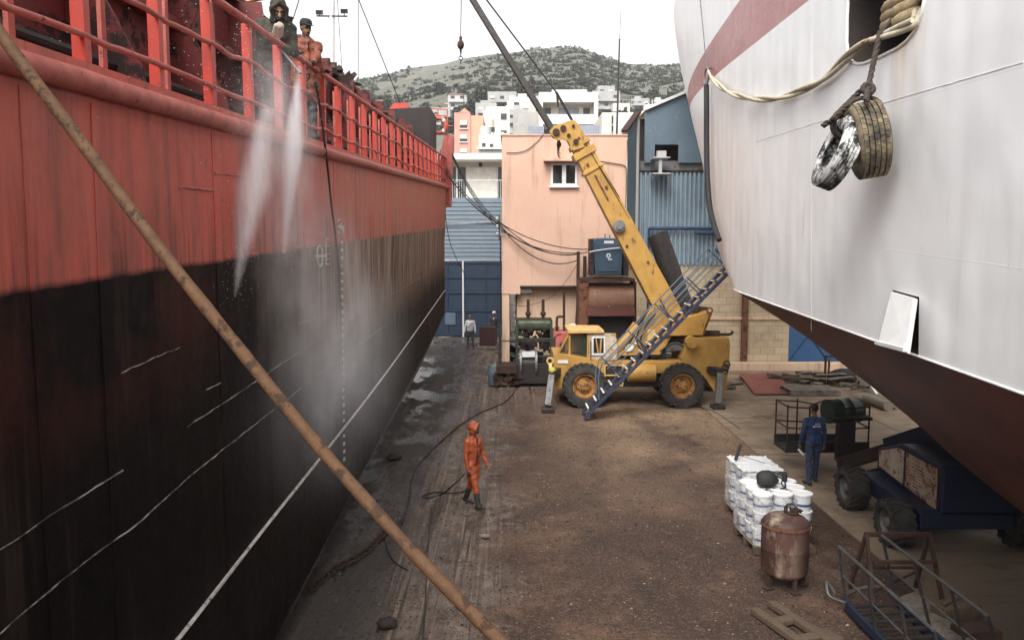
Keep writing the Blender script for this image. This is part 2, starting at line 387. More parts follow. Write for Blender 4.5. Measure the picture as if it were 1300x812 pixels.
for i, (x, y, z, r) in enumerate(spots[:240]):
    p = protos[i % 7]
    if i < 7: o = p
    else: o = p.copy(); col.objects.link(o)
    o.location = (x, y, z - .15 * r); o.scale = (r, r, r * rnd.uniform(.8, 1.15)); o.rotation_euler = (0, 0, rnd.random() * 6.28)
    tag(o, 'rounded olive green shrub growing on the dry hillside above the houses', 'shrub', 'shrubs on the hillside')
mb = MB()
for x, y, z, r in spots[240:]: shrub_geo(mb, (x, y, z - .2), r * .8, r * .9, 34, rnd)
o = tag(mb.build('scrub', 'foliage', at=(0, 0, 0)), 'low grey green scrub spread thickly over the whole hillside', 'scrub', kind='stuff')

# ================================================================ TOWN
M['render_white'] = pm('white render', (.70, .69, .67), (.58, .57, .55), .6, .8, c3=(.5, .48, .45), t3=.66, s3=1.2)
M['town_white'] = pm('greyed white render', (.42, .415, .40), (.31, .305, .295), .6, .8, c3=(.32, .30, .27), t3=.62, s3=1.2)
M['render_cream'] = pm('cream render', (.72, .66, .55), (.62, .57, .47), .6, .8)
M['render_pink'] = pm('salmon pink render', (.70, .33, .27), (.60, .27, .22), .5, .8)
M['render_grey'] = pm('pale grey render', (.52, .51, .49), (.44, .43, .42), .6, .8)
M['awning'] = pm('pale awning cloth', (.70, .66, .58), rough=.9)
M['roof_tile'] = pm('terracotta tiles', (.42, .17, .10), (.30, .12, .075), 2, .8)
M['shade'] = pm('dark window opening', (.035, .037, .04), (.05, .05, .052), 3, .3, bump=0)
M['curtain'] = pm('pale curtain behind glass', (.30, .33, .36), (.2, .22, .25), 3, .3, bump=0)
def house(x, y, w, h, d, storeys, mat, label, group='houses on the hillside', rows=3, z=None, balc=True, roof=None, cat='house', detail=True, seed=0):
    rr = random.Random(seed); z = hillz(x, y) - 1.0 if z is None else z
    t = wthing('house', (x, y, z), label, cat, group)
    MB().b2((x - w / 2, y, z - 3), (x + w / 2, y + d, z + h)).build('wall', mat, t)
    if roof == 'tile':
        q = MB(); e = .4; a = [(x - w / 2 - e, y - e, z + h), (x + w / 2 + e, y - e, z + h), (x + w / 2 + e, y + d + e, z + h), (x - w / 2 - e, y + d + e, z + h), (x - w / 5, y + d / 2, z + h + w * .14), (x + w / 5, y + d / 2, z + h + w * .14)]
        a = [q.vert(p) for p in a]
        for f in ((0, 1, 5, 4), (1, 2, 5), (2, 3, 4, 5), (3, 0, 4), (0, 3, 2, 1)): q.face([a[i] for i in f])
        q.build('roof', 'roof_tile', t)
    else:
        q = MB(); 
        for s in (-1, 1): q.b2((x + s * (w / 2 - .1) - .12, y, z + h), (x + s * (w / 2 - .1) + .12, y + d, z + h + .9))
        q.b2((x - w / 2 + .25, y, z + h), (x + w / 2 - .25, y + .25, z + h + .9)).build('parapet', mat, t)
        if rr.random() < .7: MB().b2((x - w * .2, y + d * .4, z + h + .003), (x + w * .12, y + d * .75, z + h + 2.4)).build('roof_room', mat, t)
    sh = h / storeys
    for k in range(storeys):
        zz = z + k * sh
        if balc and rr.random() < .75:
            x0 = x - w / 2 + rr.uniform(0, .15) * w; x1 = x + w / 2 - rr.uniform(0, .25) * w
            MB().b2((x0, y - 1.3, zz - .1), (x1, y - .003, zz + .12)).b2((x0, y - 1.3, zz + .123), (x1, y - 1.2, zz + 1.0)).build('balcony', mat, t)
        n_ = rows
        for i in range(n_):
            if rr.random() < .12: continue
            wx = x - w / 2 + (i + .5) * w / n_; ww = min(1.5, w / n_ * .5); door = balc and rr.random() < .5
            f = MB().b2((wx - ww / 2, y - .06, zz + (.15 if door else sh * .34)), (wx + ww / 2, y - .004, zz + sh * .80)).build('window', 'shade', t)
            if detail and rr.random() < .4: MB().b2((wx - ww / 2, y - .09, zz + sh * rr.uniform(.5, .62)), (wx + ww / 2, y - .064, zz + sh * .81)).build('shutter', 'awning', f)
    return t
TOWN = [
 # px centre, py base, Y, w, h, storeys, mat, label
 (600, 143, 330, 17, 7, 2, 'render_cream', 'cream two storey house right above the roof of the pink tower', 'tile'),
 (575, 146, 350, 14, 6, 2, 'render_pink', 'small salmon house left of and above the pink tower', None),
 (621, 150, 300, 13, 8, 2, 'town_white', 'white house on the slope right behind the pink tower, topmost there', None),
 (617, 163, 230, 12, 9, 3, 'town_white', 'white three storey block just right of the pink tower', None),
 (636, 163, 240, 9, 6, 2, 'render_grey', 'narrow grey house in the gap right of the pink tower', None),
 (648, 158, 270, 13, 7, 2, 'town_white', 'white house below the dark tree clump, left of the orange building roof', 'tile'),
 (662, 152, 310, 12, 7, 2, 'render_cream', 'cream house high on the slope behind the jib foot', None),
 (640, 146, 340, 11, 5, 1, 'town_white', 'low white house among shrubs above the gap', None),
 (676, 160, 260, 14, 9, 3, 'town_white', 'white stepped block immediately left of the big balcony apartment', None),
 (657, 170, 190, 10, 7, 2, 'town_white', 'white house standing lowest, just over the orange roof edge', None),
 (690, 146, 360, 14, 6, 2, 'render_grey', 'grey house on the slope over the left shoulder of the big apartment', None),
 (771, 142, 330, 14, 7, 2, 'town_white', 'white house between the big apartment and the antenna', None),
 (789, 150, 280, 12, 6, 2, 'render_cream', 'cream house directly behind the antenna foot', None),
 (812, 141, 330, 16, 6, 2, 'town_white', 'long white house above the cream block with awnings', None),
 (838, 142, 340, 14, 6, 2, 'render_grey', 'grey house above the blue warehouse roof edge', None),
 (860, 133, 380, 14, 5, 1, 'town_white', 'low white house close to the white bow, above the blue roof', None),
 (874, 131, 360, 12, 6, 2, 'render_cream', 'cream house half hidden by the white bow', None),
 (632, 175, 170, 10, 8, 2, 'render_cream', 'cream house behind the low white block beside the orange wall', None),
 (590, 152, 300, 12, 6, 2, 'town_white', 'white house behind the left edge of the pink tower', None),
 (560, 160, 260, 12, 7, 2, 'town_white', 'white house seen through the frame with the lifebuoy', None),
 (700, 138, 400, 13, 5, 1, 'town_white', 'tiny white house highest on the slope behind the crane jib', None),
]
for i, (px, py, Y, w_, h_, st, m_, lab, rf) in enumerate(TOWN):
    q = P(px, py, Y); z0 = q.z
    house(q.x, Y, w_ * .50, h_ * .70, 9, st, m_, lab, roof=rf, z=z0, rows=max(2, int(w_ * .5 / 2.1)), seed=i + 3)
for i in range(17):
    px = rnd.uniform(565, 700) if i < 15 else rnd.uniform(762, 880); py = rnd.uniform(138, 168) if px < 700 else rnd.uniform(128, 150); q = hill_hit(px, py)
    if q is None: continue
    wd = rnd.uniform(6, 11); st = rnd.choice((1, 2, 2, 3)); cm_ = rnd.choice(('town_white', 'town_white', 'render_cream', 'render_grey'))
    house(q.x, q.y, wd, 2.9 * st, 8, st, cm_, '%s flat roofed house of the hillside town, small among its neighbours' % {'town_white': 'white', 'render_cream': 'cream', 'render_grey': 'pale grey'}[cm_], 'small %s houses of the hillside town' % cm_.split('_')[1], rows=2 if wd < 8.5 else 3, z=q.z - .8, seed=90 + i, roof='tile' if rnd.random() < .2 else None)
# pink tower
q0 = P(577, 193, 95); q1 = P(607, 143, 95); zb = 5
t = wthing('apartment_tower', ((q0.x + q1.x) / 2, 95, zb), 'salmon pink apartment tower with two shuttered windows left of the orange wall', 'building')
MB().b2((q0.x, 95, zb - 5), (q1.x - .95, 105, q1.z)).build('wall', 'render_pink', t)
M['render_salmon'] = pm('orange salmon render', (.74, .38, .26), (.66, .32, .22), .5, .8)
MB().b2((q1.x - .947, 95.25, zb - 5), (q1.x + .6, 104.9, q1.z - .3)).build('side_bay', 'render_salmon', t)
pl = MB(); pl.prism([(q0.x + .6, 94.97, q1.z + .003), (q1.x - 1.0, 94.97, q1.z + .003), ((q0.x + q1.x) / 2 - .2, 94.97, q1.z + .55)], (0, 6, 0)); pl.build('gable', 'render_pink', t)
for (py0, py1) in ((153, 163), (171, 180), (189, 197)):
    a = P(584, py1, 95); b = P(593, py0, 95)
    f = MB().b2((a.x, 94.93, a.z), (b.x, 94.996, b.z)).build('window', 'shade', t)
    MB().b2((a.x, 94.87, a.z + (b.z - a.z) * .42), (b.x, 94.926, b.z)).build('shutter', 'awning', f)
    MB().b2((a.x - .1, 94.82, a.z - .12), (b.x + .1, 94.99, a.z - .004)).build('sill', 'render_white', f)
# low white block left of orange building
a = P(608, 195, 72); b = P(640, 171, 72)
t = wthing('white_block', ((a.x + b.x) / 2, 72, 8), 'plain white block with two tiny windows beside the orange wall', 'building')
MB().b2((a.x, 72, 2), (b.x, 80, b.z)).build('wall', 'render_white', t)
for px, py in ((614, 184), (624, 185)):
    c = P(px, py, 72); MB().b2((c.x - .15, 71.94, c.z - .16), (c.x + .17, 71.996, c.z + .16)).build('window', 'shade', t)
MB().b2((a.x - .2, 71.6, P(608, 190, 72).z), (b.x, 71.99, P(608, 187.5, 72).z)).build('ledge', 'render_white', t)
# big white apartment with deep balconies
Y = 100; X0 = P(684, 170, Y).x; X1 = P(759, 170, Y).x
zt = P(700, 127, Y).z; z1 = P(700, 155, Y).z; dz = zt - z1
t = wthing('apartment_block', ((X0 + X1) / 2, Y, 8), 'large white apartment block with deep balconies behind the crane boom head', 'building')
MB().b2((X0, Y + 2, 5), (X1, Y + 12, zt)).build('wall', 'render_cream', t)
for k in range(3):
    zz = zt - k * dz
    MB().b2((X0, Y, zz - .25), (X1, Y + 1.99, zz + .05)).b2((X0, Y, zz + .053), (X1 - (0 if k else .5), Y + .12, zz + .95)).build('balcony', 'render_white', t)
    for j, fx in enumerate((.16, .40, .52, .64, .83)):
        wx = X0 + (X1 - X0) * fx
        MB().b2((wx - .42, Y + 1.93, zz - dz + .2), (wx + .42, Y + 1.994, zz - dz + 2.05)).build('window', 'curtain' if j in (1, 2, 3) else 'shade', t)
for xx in (X0 + .25, X1 - .25): MB().b2((xx - .25, Y - .05, 4), (xx + .25, Y + 2.1, zt + .9)).build('pillar', 'render_white', t)
MB().b2((X0 + 1.8, Y + 4, zt), (X1 - 1.0, Y + 9, zt + 2.0)).build('roof_room', 'render_white', t)
MB().b2((X0 + 3.0, Y + 3.9, zt + .8), (X0 + 4.5, Y + 3.99, zt + 1.5)).build('window', 'shade', t)
MB().b2((X0 - 3.2, Y + 4, 5), (X0 - .003, Y + 12, zt - .8)).build('side_wing', 'town_white', t)
# cream block with awnings
Y = 85; a = P(764, 172, Y); b = P(835, 143, Y)
t = wthing('cream_block', ((a.x + b.x) / 2, Y, 8), 'cream apartment block with long pale awnings between boom and blue warehouse', 'building')
MB().b2((a.x, Y, 2), (b.x, Y + 10, b.z)).build('wall', 'render_cream', t)
for py in (146, 158, 168):
    c = P(777, py, Y); MB().b2((c.x, Y - 1.2, c.z - .15), (b.x + .3, Y - .004, c.z)).b2((c.x, Y - 1.2, c.z - 1.0), (b.x + .3, Y - 1.1, c.z - .153)).build('balcony', 'render_white', t)
for py in (152, 163):
    for px in (780, 788, 797, 806, 815):
        c = P(px, py, Y); MB().b2((c.x - .3, Y - .06, c.z - .5), (c.x + .3, Y - .004, c.z + .35)).build('window', 'shade', t)
# antenna
t = wthing('antenna', (P(783, 172, 42).x, 42, 9.6), 'tall thin grey radio antenna rising above the orange building roof', 'antenna')
a = P(783, 172, 42); b = P(786.5, 50, 42); c = P(788.5, 12, 42)
MB().tube([Vector((a.x, 42, 8)), a, b], [.07, .06, .045], 6).build('mast', 'dark_steel', t); MB().tube([b, c], .018, 5).bar(P(781, 50, 42), P(789, 50, 42), .02, .02).build('whip', 'steel_grey', t)

# ================================================================ ORANGE BUILDING
def wall_mat(name, c1, c2, dirt):
    n = NT(name); f = n.ramp(n.noise(.5, 'World', detail=6), .35, .65); c = n.mix(f, c1, c2)
    st = n.noise(1.2, 'World', (2.5, 2.5, .25), 6, .65); c = n.mix(n.ramp(st, .52, .74, 0, .75), c, dirt)
    n.col(c); n.set(.85, 0, .25); n.bump(n.noise(45, 'World', detail=3), .15, .006); return n.m
M['orange_wall'] = wall_mat('peach painted render', (.64, .425, .325), (.58, .37, .275), (.33, .21, .155))
M['peach_wall'] = wall_mat('pale peach render', (.66, .47, .335), (.58, .40, .28), (.25, .17, .12))
YB = 31.6; XL = P(637, 172, YB).x; XR = P(796, 175, YB).x; ZT = P(700, 172.5, YB).z; ZO = P(700, 363, YB).z
t = wthing('orange_building', ((XL + XR) / 2, YB, 0), 'tall peach orange rendered building with one small window and overhang', 'building')
MB().b2((XL, YB, ZO), (XR, YB + 13, ZT)).build('upper_wall', 'orange_wall', t, bevel=.02)
MB().b2((XL - .05, YB - .04, ZT + .003), (XR + .02, YB + 13, ZT + .06)).build('roof_coping', 'orange_wall', t)
MB().b2((XL + .6, YB + .5, -.1), (XR - .003, YB + 12.5, ZO - .003)).build('lower_wall', 'peach_wall', t)
MB().b2((XL + .004, YB + .02, -.1), (XL + .30, YB + 12.9, ZO - .004)).build('corner_pier', 'peach_wall', t)
MB().b2((XL - .012, YB - .012, ZO - .32), (XL + .74, YB + .35, ZO + .1)).build('overhang_beam', 'orange_wall', t)
MB().b2((XL + .72, YB - .03, ZO - .05), (XR, YB + .2, ZO - .006)).build('overhang_edge', 'dark_steel', t)
# window
a = P(699, 236, YB); b = P(733, 207, YB); d_ = .09
f = MB()
f.b2((a.x, YB - .05, a.z), (a.x + d_, YB + .05, b.z)).b2((b.x - d_, YB - .05, a.z), (b.x, YB + .05, b.z)).b2((a.x + d_, YB - .05, b.z - d_), (b.x - d_, YB + .05, b.z)).b2((a.x + d_, YB - .05, a.z), (b.x - d_, YB + .05, a.z + d_))
m_ = (a.x + b.x) / 2; f.b2((m_ - .08, YB - .055, a.z + d_ + .002), (m_ + .08, YB + .045, b.z - d_ - .002)); wn = f.build('window', 'white_paint', t, bevel=.008)
MB().b2((a.x + .06, YB - .02, a.z + .06), (b.x - .06, YB - .004, b.z - .06)).build('glass', 'glass', wn)
MB().b2((a.x - .06, YB - .14, a.z - .07), (b.x + .06, YB - .004, a.z - .004)).build('sill', 'white_paint', wn)
c = P(690, 204, YB); MB().b2((c.x, YB - .45, c.z - .06), (P(737, 204, YB).x, YB - .004, c.z + .06)).build('window_canopy', 'orange_wall', t, bevel=.01)
wires = MB()
pr = [P(708, 172, YB), P(708, 194, YB), P(712, 201, YB), P(722, 203, YB), P(735, 203, YB)]; wires.tube([p - Vector((0, .05, 0)) for p in catmull(pr, 4)], .022, 5)
pr = [P(643, 194, YB), P(656, 194, YB), P(670, 190, YB), P(684, 178, YB), P(690, 170, YB)]; wires.tube([p - Vector((0, .04, 0)) for p in catmull(pr, 4)], .015, 5)
pr = [P(762, 205, YB), P(780, 208, YB), P(793, 211, YB), P(795, 222, YB), P(794, 270, YB)]; wires.tube([p - Vector((0, .05, 0)) for p in catmull(pr, 4)], .02, 5)
wires.build('wall_wire', 'dark_steel', t, smooth=60)
lp = P(662, 368.5, YB + .5); tt = wthing('wall_lamp', (lp.x, lp.y, lp.z - .12), 'long white fluorescent lamp fixed to the peach wall under the overhang', 'lamp')
MB().box((lp.x, YB + .35, lp.z), (.86, .16, .2)).build('diffuser', 'white_paint', tt, bevel=.04); MB().box((lp.x, YB + .46, lp.z + .06), (.92, .06, .12)).build('housing', 'steel_grey', tt)
# solar panels on the orange roof
M['panel'] = pm('blue grey roof panel', (.30, .34, .40), (.24, .28, .34), 3, .3)
for (p0, p1, lab) in (((671, 172), (690, 160), 'small blue grey roof panel left of the crane jib on the orange roof'), ((736, 172), (762, 159), 'blue grey ribbed roof panel right of the boom head on the orange roof')):
    a = P(p0[0], p0[1], 36); b = P(p1[0], p1[1], 36); q = MB(); k = 8
    q.b2((a.x, 36, a.z - .1), (b.x, 36.06, b.z))
    for i in range(k + 1): q.b2((a.x + (b.x - a.x) * i / k - .015, 35.96, a.z - .1), (a.x + (b.x - a.x) * i / k + .015, 35.997, b.z))
    tag(q.build('roof_panel', 'panel'), lab, 'roof panel')

# ================================================================ ALLEY GATE + CREAM BUILDING BEHIND
M['gate_blue'] = pm('navy gate paint', (.014, .026, .048), (.019, .033, .057), 2, .5, c3=(.05, .04, .035), t3=.62)
M['slat_blue'] = pm('blue slat paint', (.085, .125, .165), (.068, .103, .14), 2, .5, c3=(.14, .14, .14), t3=.62, st3=(.3, 1, 4))
Y = 45.7; x0 = -4.6; x1 = XL + .1; zd = P(600, 331, Y).z; zt_ = P(600, 252, Y).z
t = wthing('metal_gate', ((x0 + x1) / 2, Y, 0), 'dark blue double gate with slatted panel above closing the alley', 'gate')
xm = P(588, 380, Y).x
for s, (xa, xb) in enumerate(((x0, xm - .06), (xm + .06, x1))):
    d = MB().b2((xa, Y, .05), (xb, Y + .06, zd)).build('door', 'gate_blue', t)
    fr = MB()
    for zz in (.15, 1.55, 2.6, 3.5, zd - .1): fr.b2((xa, Y - .06, zz - .05), (xb, Y - .004, zz + .05))
    for k in range(3): fr.b2((xa + (xb - xa) * (k / 2) - .04, Y - .062, .05), (xa + (xb - xa) * (k / 2) + .04, Y - .0045, zd))
    fr.build('door_frame', 'gate_blue', d)
    if s == 0: MB().b2((xm - 1.05, Y - .07, .75), (xm - .45, Y - .064, 1.45)).b2((xm - 1.0, Y - .075, 1.38), (xm - .5, Y - .072, 1.42)).build('hatch', 'slat_blue', d)
MB().b2((xm - .045, Y - .08, .02), (xm + .045, Y + .02, zd)).build('centre_post', 'render_grey', t)
sl = MB(); k = 15
for i in range(k):
    za = zd + .05 + (zt_ - zd) * i / k; zb_ = zd + .05 + (zt_ - zd) * (i + 1) / k
    sl.prism([(x0, Y + .1, za), (x0, Y - .02, za), (x0, Y + .05, zb_ - .01), (x0, Y + .1, zb_ - .01)], (x1 - x0, 0, 0))
sl.build('slat_panel', 'slat_blue', t)
pi = MB(); pi.cyl((x0, Y - .12, P(600, 286, Y).z), (x1, Y - .12, P(600, 281, Y).z), .035, n=6); pi.build('pipe', 'steel_grey', t)
Yc = 49; a = P(566, 250, Yc); ztc = P(600, 203, Yc).z; zs = P(600, 199, Yc).z
t = wthing('cream_building', (-3.0, Yc, 0), 'cream building with white balcony railing above the blue slatted gate', 'building')
MB().b2((-6, Yc + 1.4, 0), (x1 + .4, Yc + 9, ztc)).build('wall', 'render_cream', t)
MB().b2((-6, Yc - .2, ztc + .003), (x1 + .5, Yc + 9, P(600, 195, Yc).z)).build('roof_slab', 'render_white', t)
MB().b2((-6, Yc - .1, 0), (x1 + .4, Yc + 1.39, P(600, 250, Yc).z - .1)).build('balcony', 'render_white', t)
ra = MB(); zr0 = P(600, 249, Yc).z; zr1 = P(600, 229, Yc).z
for k in range(34): ra.b2((-5.2 + k * .14, Yc, zr0 - .3), (-5.185 + k * .14, Yc + .015, zr1))
ra.b2((-5.2, Yc - .01, zr1), (x1, Yc + .03, zr1 + .03)).build('railing', 'white_paint', t)
zw = P(600, 212, Yc + 1.3).z; zw0 = P(600, 252, Yc + 1.3).z; bx = lambda px: P(px, 230, Yc + 1.3).x
for (pa, pb, m2) in ((571, 579, 'shade'), (581, 591, 'shade'), (592, 631.5, 'awning'), (632.5, 640, 'shade')):
    MB().b2((bx(pa), Yc + 1.32, zw0), (bx(pb), Yc + 1.39, zw)).build('window' if m2 == 'shade' else 'roller_blind', m2, t)
MB().b2((bx(579.2), Yc + 1.28, zw0), (bx(580.8), Yc + 1.4, zw + .2)).build('window_post', 'white_paint', t)
MB().cyl(P(610, 209, Yc + 1.3) + Vector((0, .1, 0)), P(610, 209, Yc + 1.3) - Vector((0, .05, 0)), .13, n=10).build('wall_light', 'dark_steel', t)

# ================================================================ BLUE WAREHOUSE (right)
M['blue_sheet'] = pm('flat blue cladding', (.125, .175, .215), (.105, .15, .188), 1.2, .5, c3=(.20, .24, .27), t3=.62, s3=2)
n = NT('corrugated pale blue cladding'); x, y, z = n.sep(n.coord('World'))
c = n.mix(n.ramp(n.noise(.8, 'World', detail=6), .35, .65), (.30, .375, .43), (.22, .29, .345)); c = n.mix(n.ramp(n.noise(1.5, 'World', (3, 3, .3), 6, .7), .58, .72, 0, .7), c, (.16, .11, .08))
n.col(c); n.set(.45, .1); M['corr'] = n.m
n = NT('concrete block wall'); n.cache.clear()
br = n.n('ShaderNodeTexBrick'); mp = n.n('ShaderNodeMapping'); mp.inputs['Rotation'].default_value = (R(90), 0, 0); n.l(n.coord('World'), mp.inputs[0])
sx = n.n('ShaderNodeCombineXYZ'); xx, yy, zz = n.sep(n.coord('World')); n.l(xx, sx.inputs[0]); n.l(zz, sx.inputs[1]); n.l(sx.outputs[0], br.inputs['Vector'])
for k, v in (('Scale', 1.0), ('Mortar Size', .009), ('Brick Width', .62), ('Row Height', .31), ('Bias', 0.0)): br.inputs[k].default_value = v
br.inputs['Color1'].default_value = (.54, .435, .30, 1); br.inputs['Color2'].default_value = (.46, .36, .24, 1); br.inputs['Mortar'].default_value = (.28, .21, .145, 1)
c = n.mix(n.ramp(n.noise(1.3, 'World', detail=7, rough=.7), .5, .72, 0, .6), br.outputs['Color'], (.26, .19, .125)); n.col(c); n.set(.9, 0, .2)
n.bump(br.outputs['Fac'], .4, -.01); n.bump(n.noise(30, 'World'), .2, .01); M['block'] = n.m
YW = 34.0; WX0 = P(811, 200, YW).x; WX1 = 17.0
t = wthing('blue_warehouse', (10, YW, 0), 'blue clad warehouse with corrugated front over a concrete block wall', 'building')
zc0 = P(850, 335, YW).z; zc1 = P(850, 216, YW).z
def roofz(x): return P(817, 142, YW).z + (x - P(817, 142, YW).x) * .42
MB().b2((WX0 - 1.0, YW + .1, -.1), (P(1003, 413, YW).x, YW + 10, zc0)).b2((P(1003, 413, YW).x + .003, YW + .1, P(1003, 400, YW).z + .6), (WX1, YW + 10, zc0)).build('block_wall', 'block', t)
cor = MB(); pitch = .19; k = int((WX1 - WX0) / pitch)
prof = []
for i in range(k): 
    for dx, dy in ((0, 0), (.05, 0), (.075, -.10), (.15, -.10)): prof.append((WX0 + i * pitch + dx, YW + .09 + dy))
lo = [cor.vert((x, y, zc0 - .05)) for x, y in prof]; hi = [cor.vert((x, y, zc1)) for x, y in prof]
for i in range(len(prof) - 1): cor.face((lo[i], lo[i + 1], hi[i + 1], hi[i]))
cor.build('corrugated_sheet', 'corr', t)
MB().b2((WX0 + .02, YW + .12, zc0 + .003), (WX1, YW + .2, zc1 + .4)).build('backing_wall', 'steel_grey', t)
# upper cladding with dark opening
xo0, xo1 = P(830.5, 200, YW).x, P(860.5, 200, YW).x; zo1 = P(840, 184, YW).z; zo0 = P(840, 207, YW).z; xl = P(817.5, 200, YW).x
ya, yb = YW - .12, YW - .02
MB().prism([(xl, ya, zo0), (xo0, ya, zo0), (xo0, ya, roofz(xo0)), (xl, ya, roofz(xl))], (0, .1, 0)).prism([(xo0 + .002, ya, zo1), (xo1 - .002, ya, zo1), (xo1 - .002, ya, roofz(xo1)), (xo0 + .002, ya, roofz(xo0))], (0, .1, 0)).prism([(xo1, ya, zo0), (WX1, ya, zo0), (WX1, ya, roofz(11)), (11, ya, roofz(11)), (xo1, ya, roofz(xo1))], (0, .1, 0)).build('upper_cladding', 'blue_sheet', t)
MB().b2((WX0 + .03, YW + 1.5, zc1), (WX1, YW + 1.6, roofz(WX0))).b2((WX0 + .03, YW - .01, zc1 - .1), (WX1, YW + 1.499, zc1 - .003)).build('loft_wall', 'hold_black', t)
q = MB(); xw0 = P(795, 200, YW - 2.3).x
# slanting side wall that returns toward the orange building
zs1 = P(797, 172, YW - 1.5).z
q.prism([(WX0 - .05, YW - .05, zc1 - 4.0), (WX0 - .05, YW - .05, roofz(WX0) - .1), (XR + .05, YW - 2.2, zs1), (XR + .05, YW - 2.2, P(797, 275, YW - 2.2).z)], (.02, .12, 0)).build('side_wall', 'blue_sheet', t)
q = MB(); q.bar((WX0 - .1, YW - .2, roofz(WX0) + .02), (XR - .1, YW - 2.35, zs1 + .05), .25, .12).build('eave', 'rust_dark', t)
q = MB(); q.prism([(WX0 + .2, YW - .3, roofz(WX0 + .2) + .003), (11, YW - .3, roofz(11) + .003), (11, YW - .3, roofz(11) + .12), (WX0 + .2, YW - .3, roofz(WX0 + .2) + .12)], (0, 11, 0)).build('roof', 'white_paint', t)
dp = P(809.5, 160, YW - .3); MB().cyl((dp.x, YW - .3, P(809, 290, YW - .3).z), (dp.x, YW - .3, P(809, 147, YW - .3).z), .085, n=10).build('downpipe', 'render_grey', t, smooth=40)
zp = P(850, 290, YW).z
MB().cyl((P(823, 290, YW).x, YW - .2, zp), (WX1, YW - .2, zp), .07, n=8).cyl((P(823, 290, YW).x, YW - .2, zp), (P(823, 290, YW).x, YW - .2, 2.5), .05, n=8).cyl((P(880, 295, YW).x, YW - .25, zp - .2), (WX1, YW - .25, zp - .2), .07, n=8).build('pipe', 'blue_paint', t, smooth=40)
q = MB(); bxp = P(837, 205, YW - .6)
q.b2((bxp.x - .32, YW - 1.0, bxp.z - .55), (bxp.x + .4, YW - .13, bxp.z - .5)).b2((bxp.x - .06, YW - .9, bxp.z - .497), (bxp.x + .06, YW - .7, bxp.z + .1)).b2((bxp.x - .3, YW - 1.0, bxp.z + .103), (bxp.x + .38, YW - .13, bxp.z + .15)).b2((bxp.x - .12, YW - .8, bxp.z + .153), (bxp.x + .25, YW - .5, bxp.z + .42)).build('hoist_beam', 'render_grey', t)
# columns, plinth, beam
for px in (946,):
    c = P(px, 400, YW); MB().b2((c.x - .13, YW - .04, 0), (c.x + .13, YW + .097, zc0)).build('rusty_column', 'rust', t)
MB().b2((WX0 - 1, YW + .02, P(900, 404, YW).z - .06), (P(1003, 413, YW).x, YW + .097, P(900, 404, YW).z + .06)).build('ring_beam', 'peach_wall', t)
MB().b2((WX0 + .55, YW - .03, P(885, 395, YW).z - 2), (WX0 + .95, YW + .096, zc0 - .06)).build('concrete_column', 'render_grey', t)
xd0 = P(1003, 413, YW).x
MB().b2((xd0 + .02, YW + .15, .3), (xd0 + 3.4, YW + .25, P(1003, 400, YW).z + .55)).build('sliding_door', pm('blue door paint', (.028, .085, .20), (.035, .10, .22), 2, .5, c3=(.06, .08, .1), t3=.6), t)
dr = MB()
for sx_ in (0, 1.7): dr.bar((xd0 + .1 + sx_, YW + .12, .4), (xd0 + 1.7 + sx_, YW + .12, 2.6), .04, .03).bar((xd0 + 1.7 + sx_, YW + .12, .4), (xd0 + .1 + sx_, YW + .12, 2.6), .04, .03)
dr.build('door_brace', 'blue_paint', t)
MB().b2((WX0 - .9, YW - .45, -.1), (WX1, YW + .01, .32)).build('plinth', 'peach_wall', t, bevel=.03)
# roof railing on warehouse
t2 = MB(); a = P(838, 141, YW + 1)
for dx in (0, .62): t2.bar((a.x + dx - .3, YW + 1, a.z - .2), (a.x + dx - .3, YW + 1, a.z + (.75 if dx == 0 else .95)), .04, .04)
t2.bar((a.x - .3, YW + 1, a.z + .35), (a.x + .32, YW + 1, a.z + .35), .03, .03); tag(t2.build('roof_railing', 'dark_steel'), 'short dark steel railing stub standing on the blue warehouse roof', 'railing')

# dark shed added out of view to block sky light under the white ship
M['blocker'] = pm('dark cladding of the added sky blocker', (.06, .062, .065), (.045, .045, .046), 1.5, .7)
t = wthing('sky_blocker', (16, 11, 0), 'dark grey shed added out of view beyond the white ship to block sky light', 'blocker')
MB().b2((13.2, -4, -.05), (20, 13.5, 8.5)).build('wall', 'blocker', t)
MB().prism([(12.9, -4.3, 8.503), (20.3, -4.3, 8.503), (20.3, -4.3, 9.0), (16.6, -4.3, 10.2), (12.9, -4.3, 9.0)], (0, 18.1, 0)).build('roof', 'blocker', t)  # roof of the added sky blocker
MB().b2((13.15, 6, 0), (13.197, 11, 5)).build('door', 'gate_blue', t)

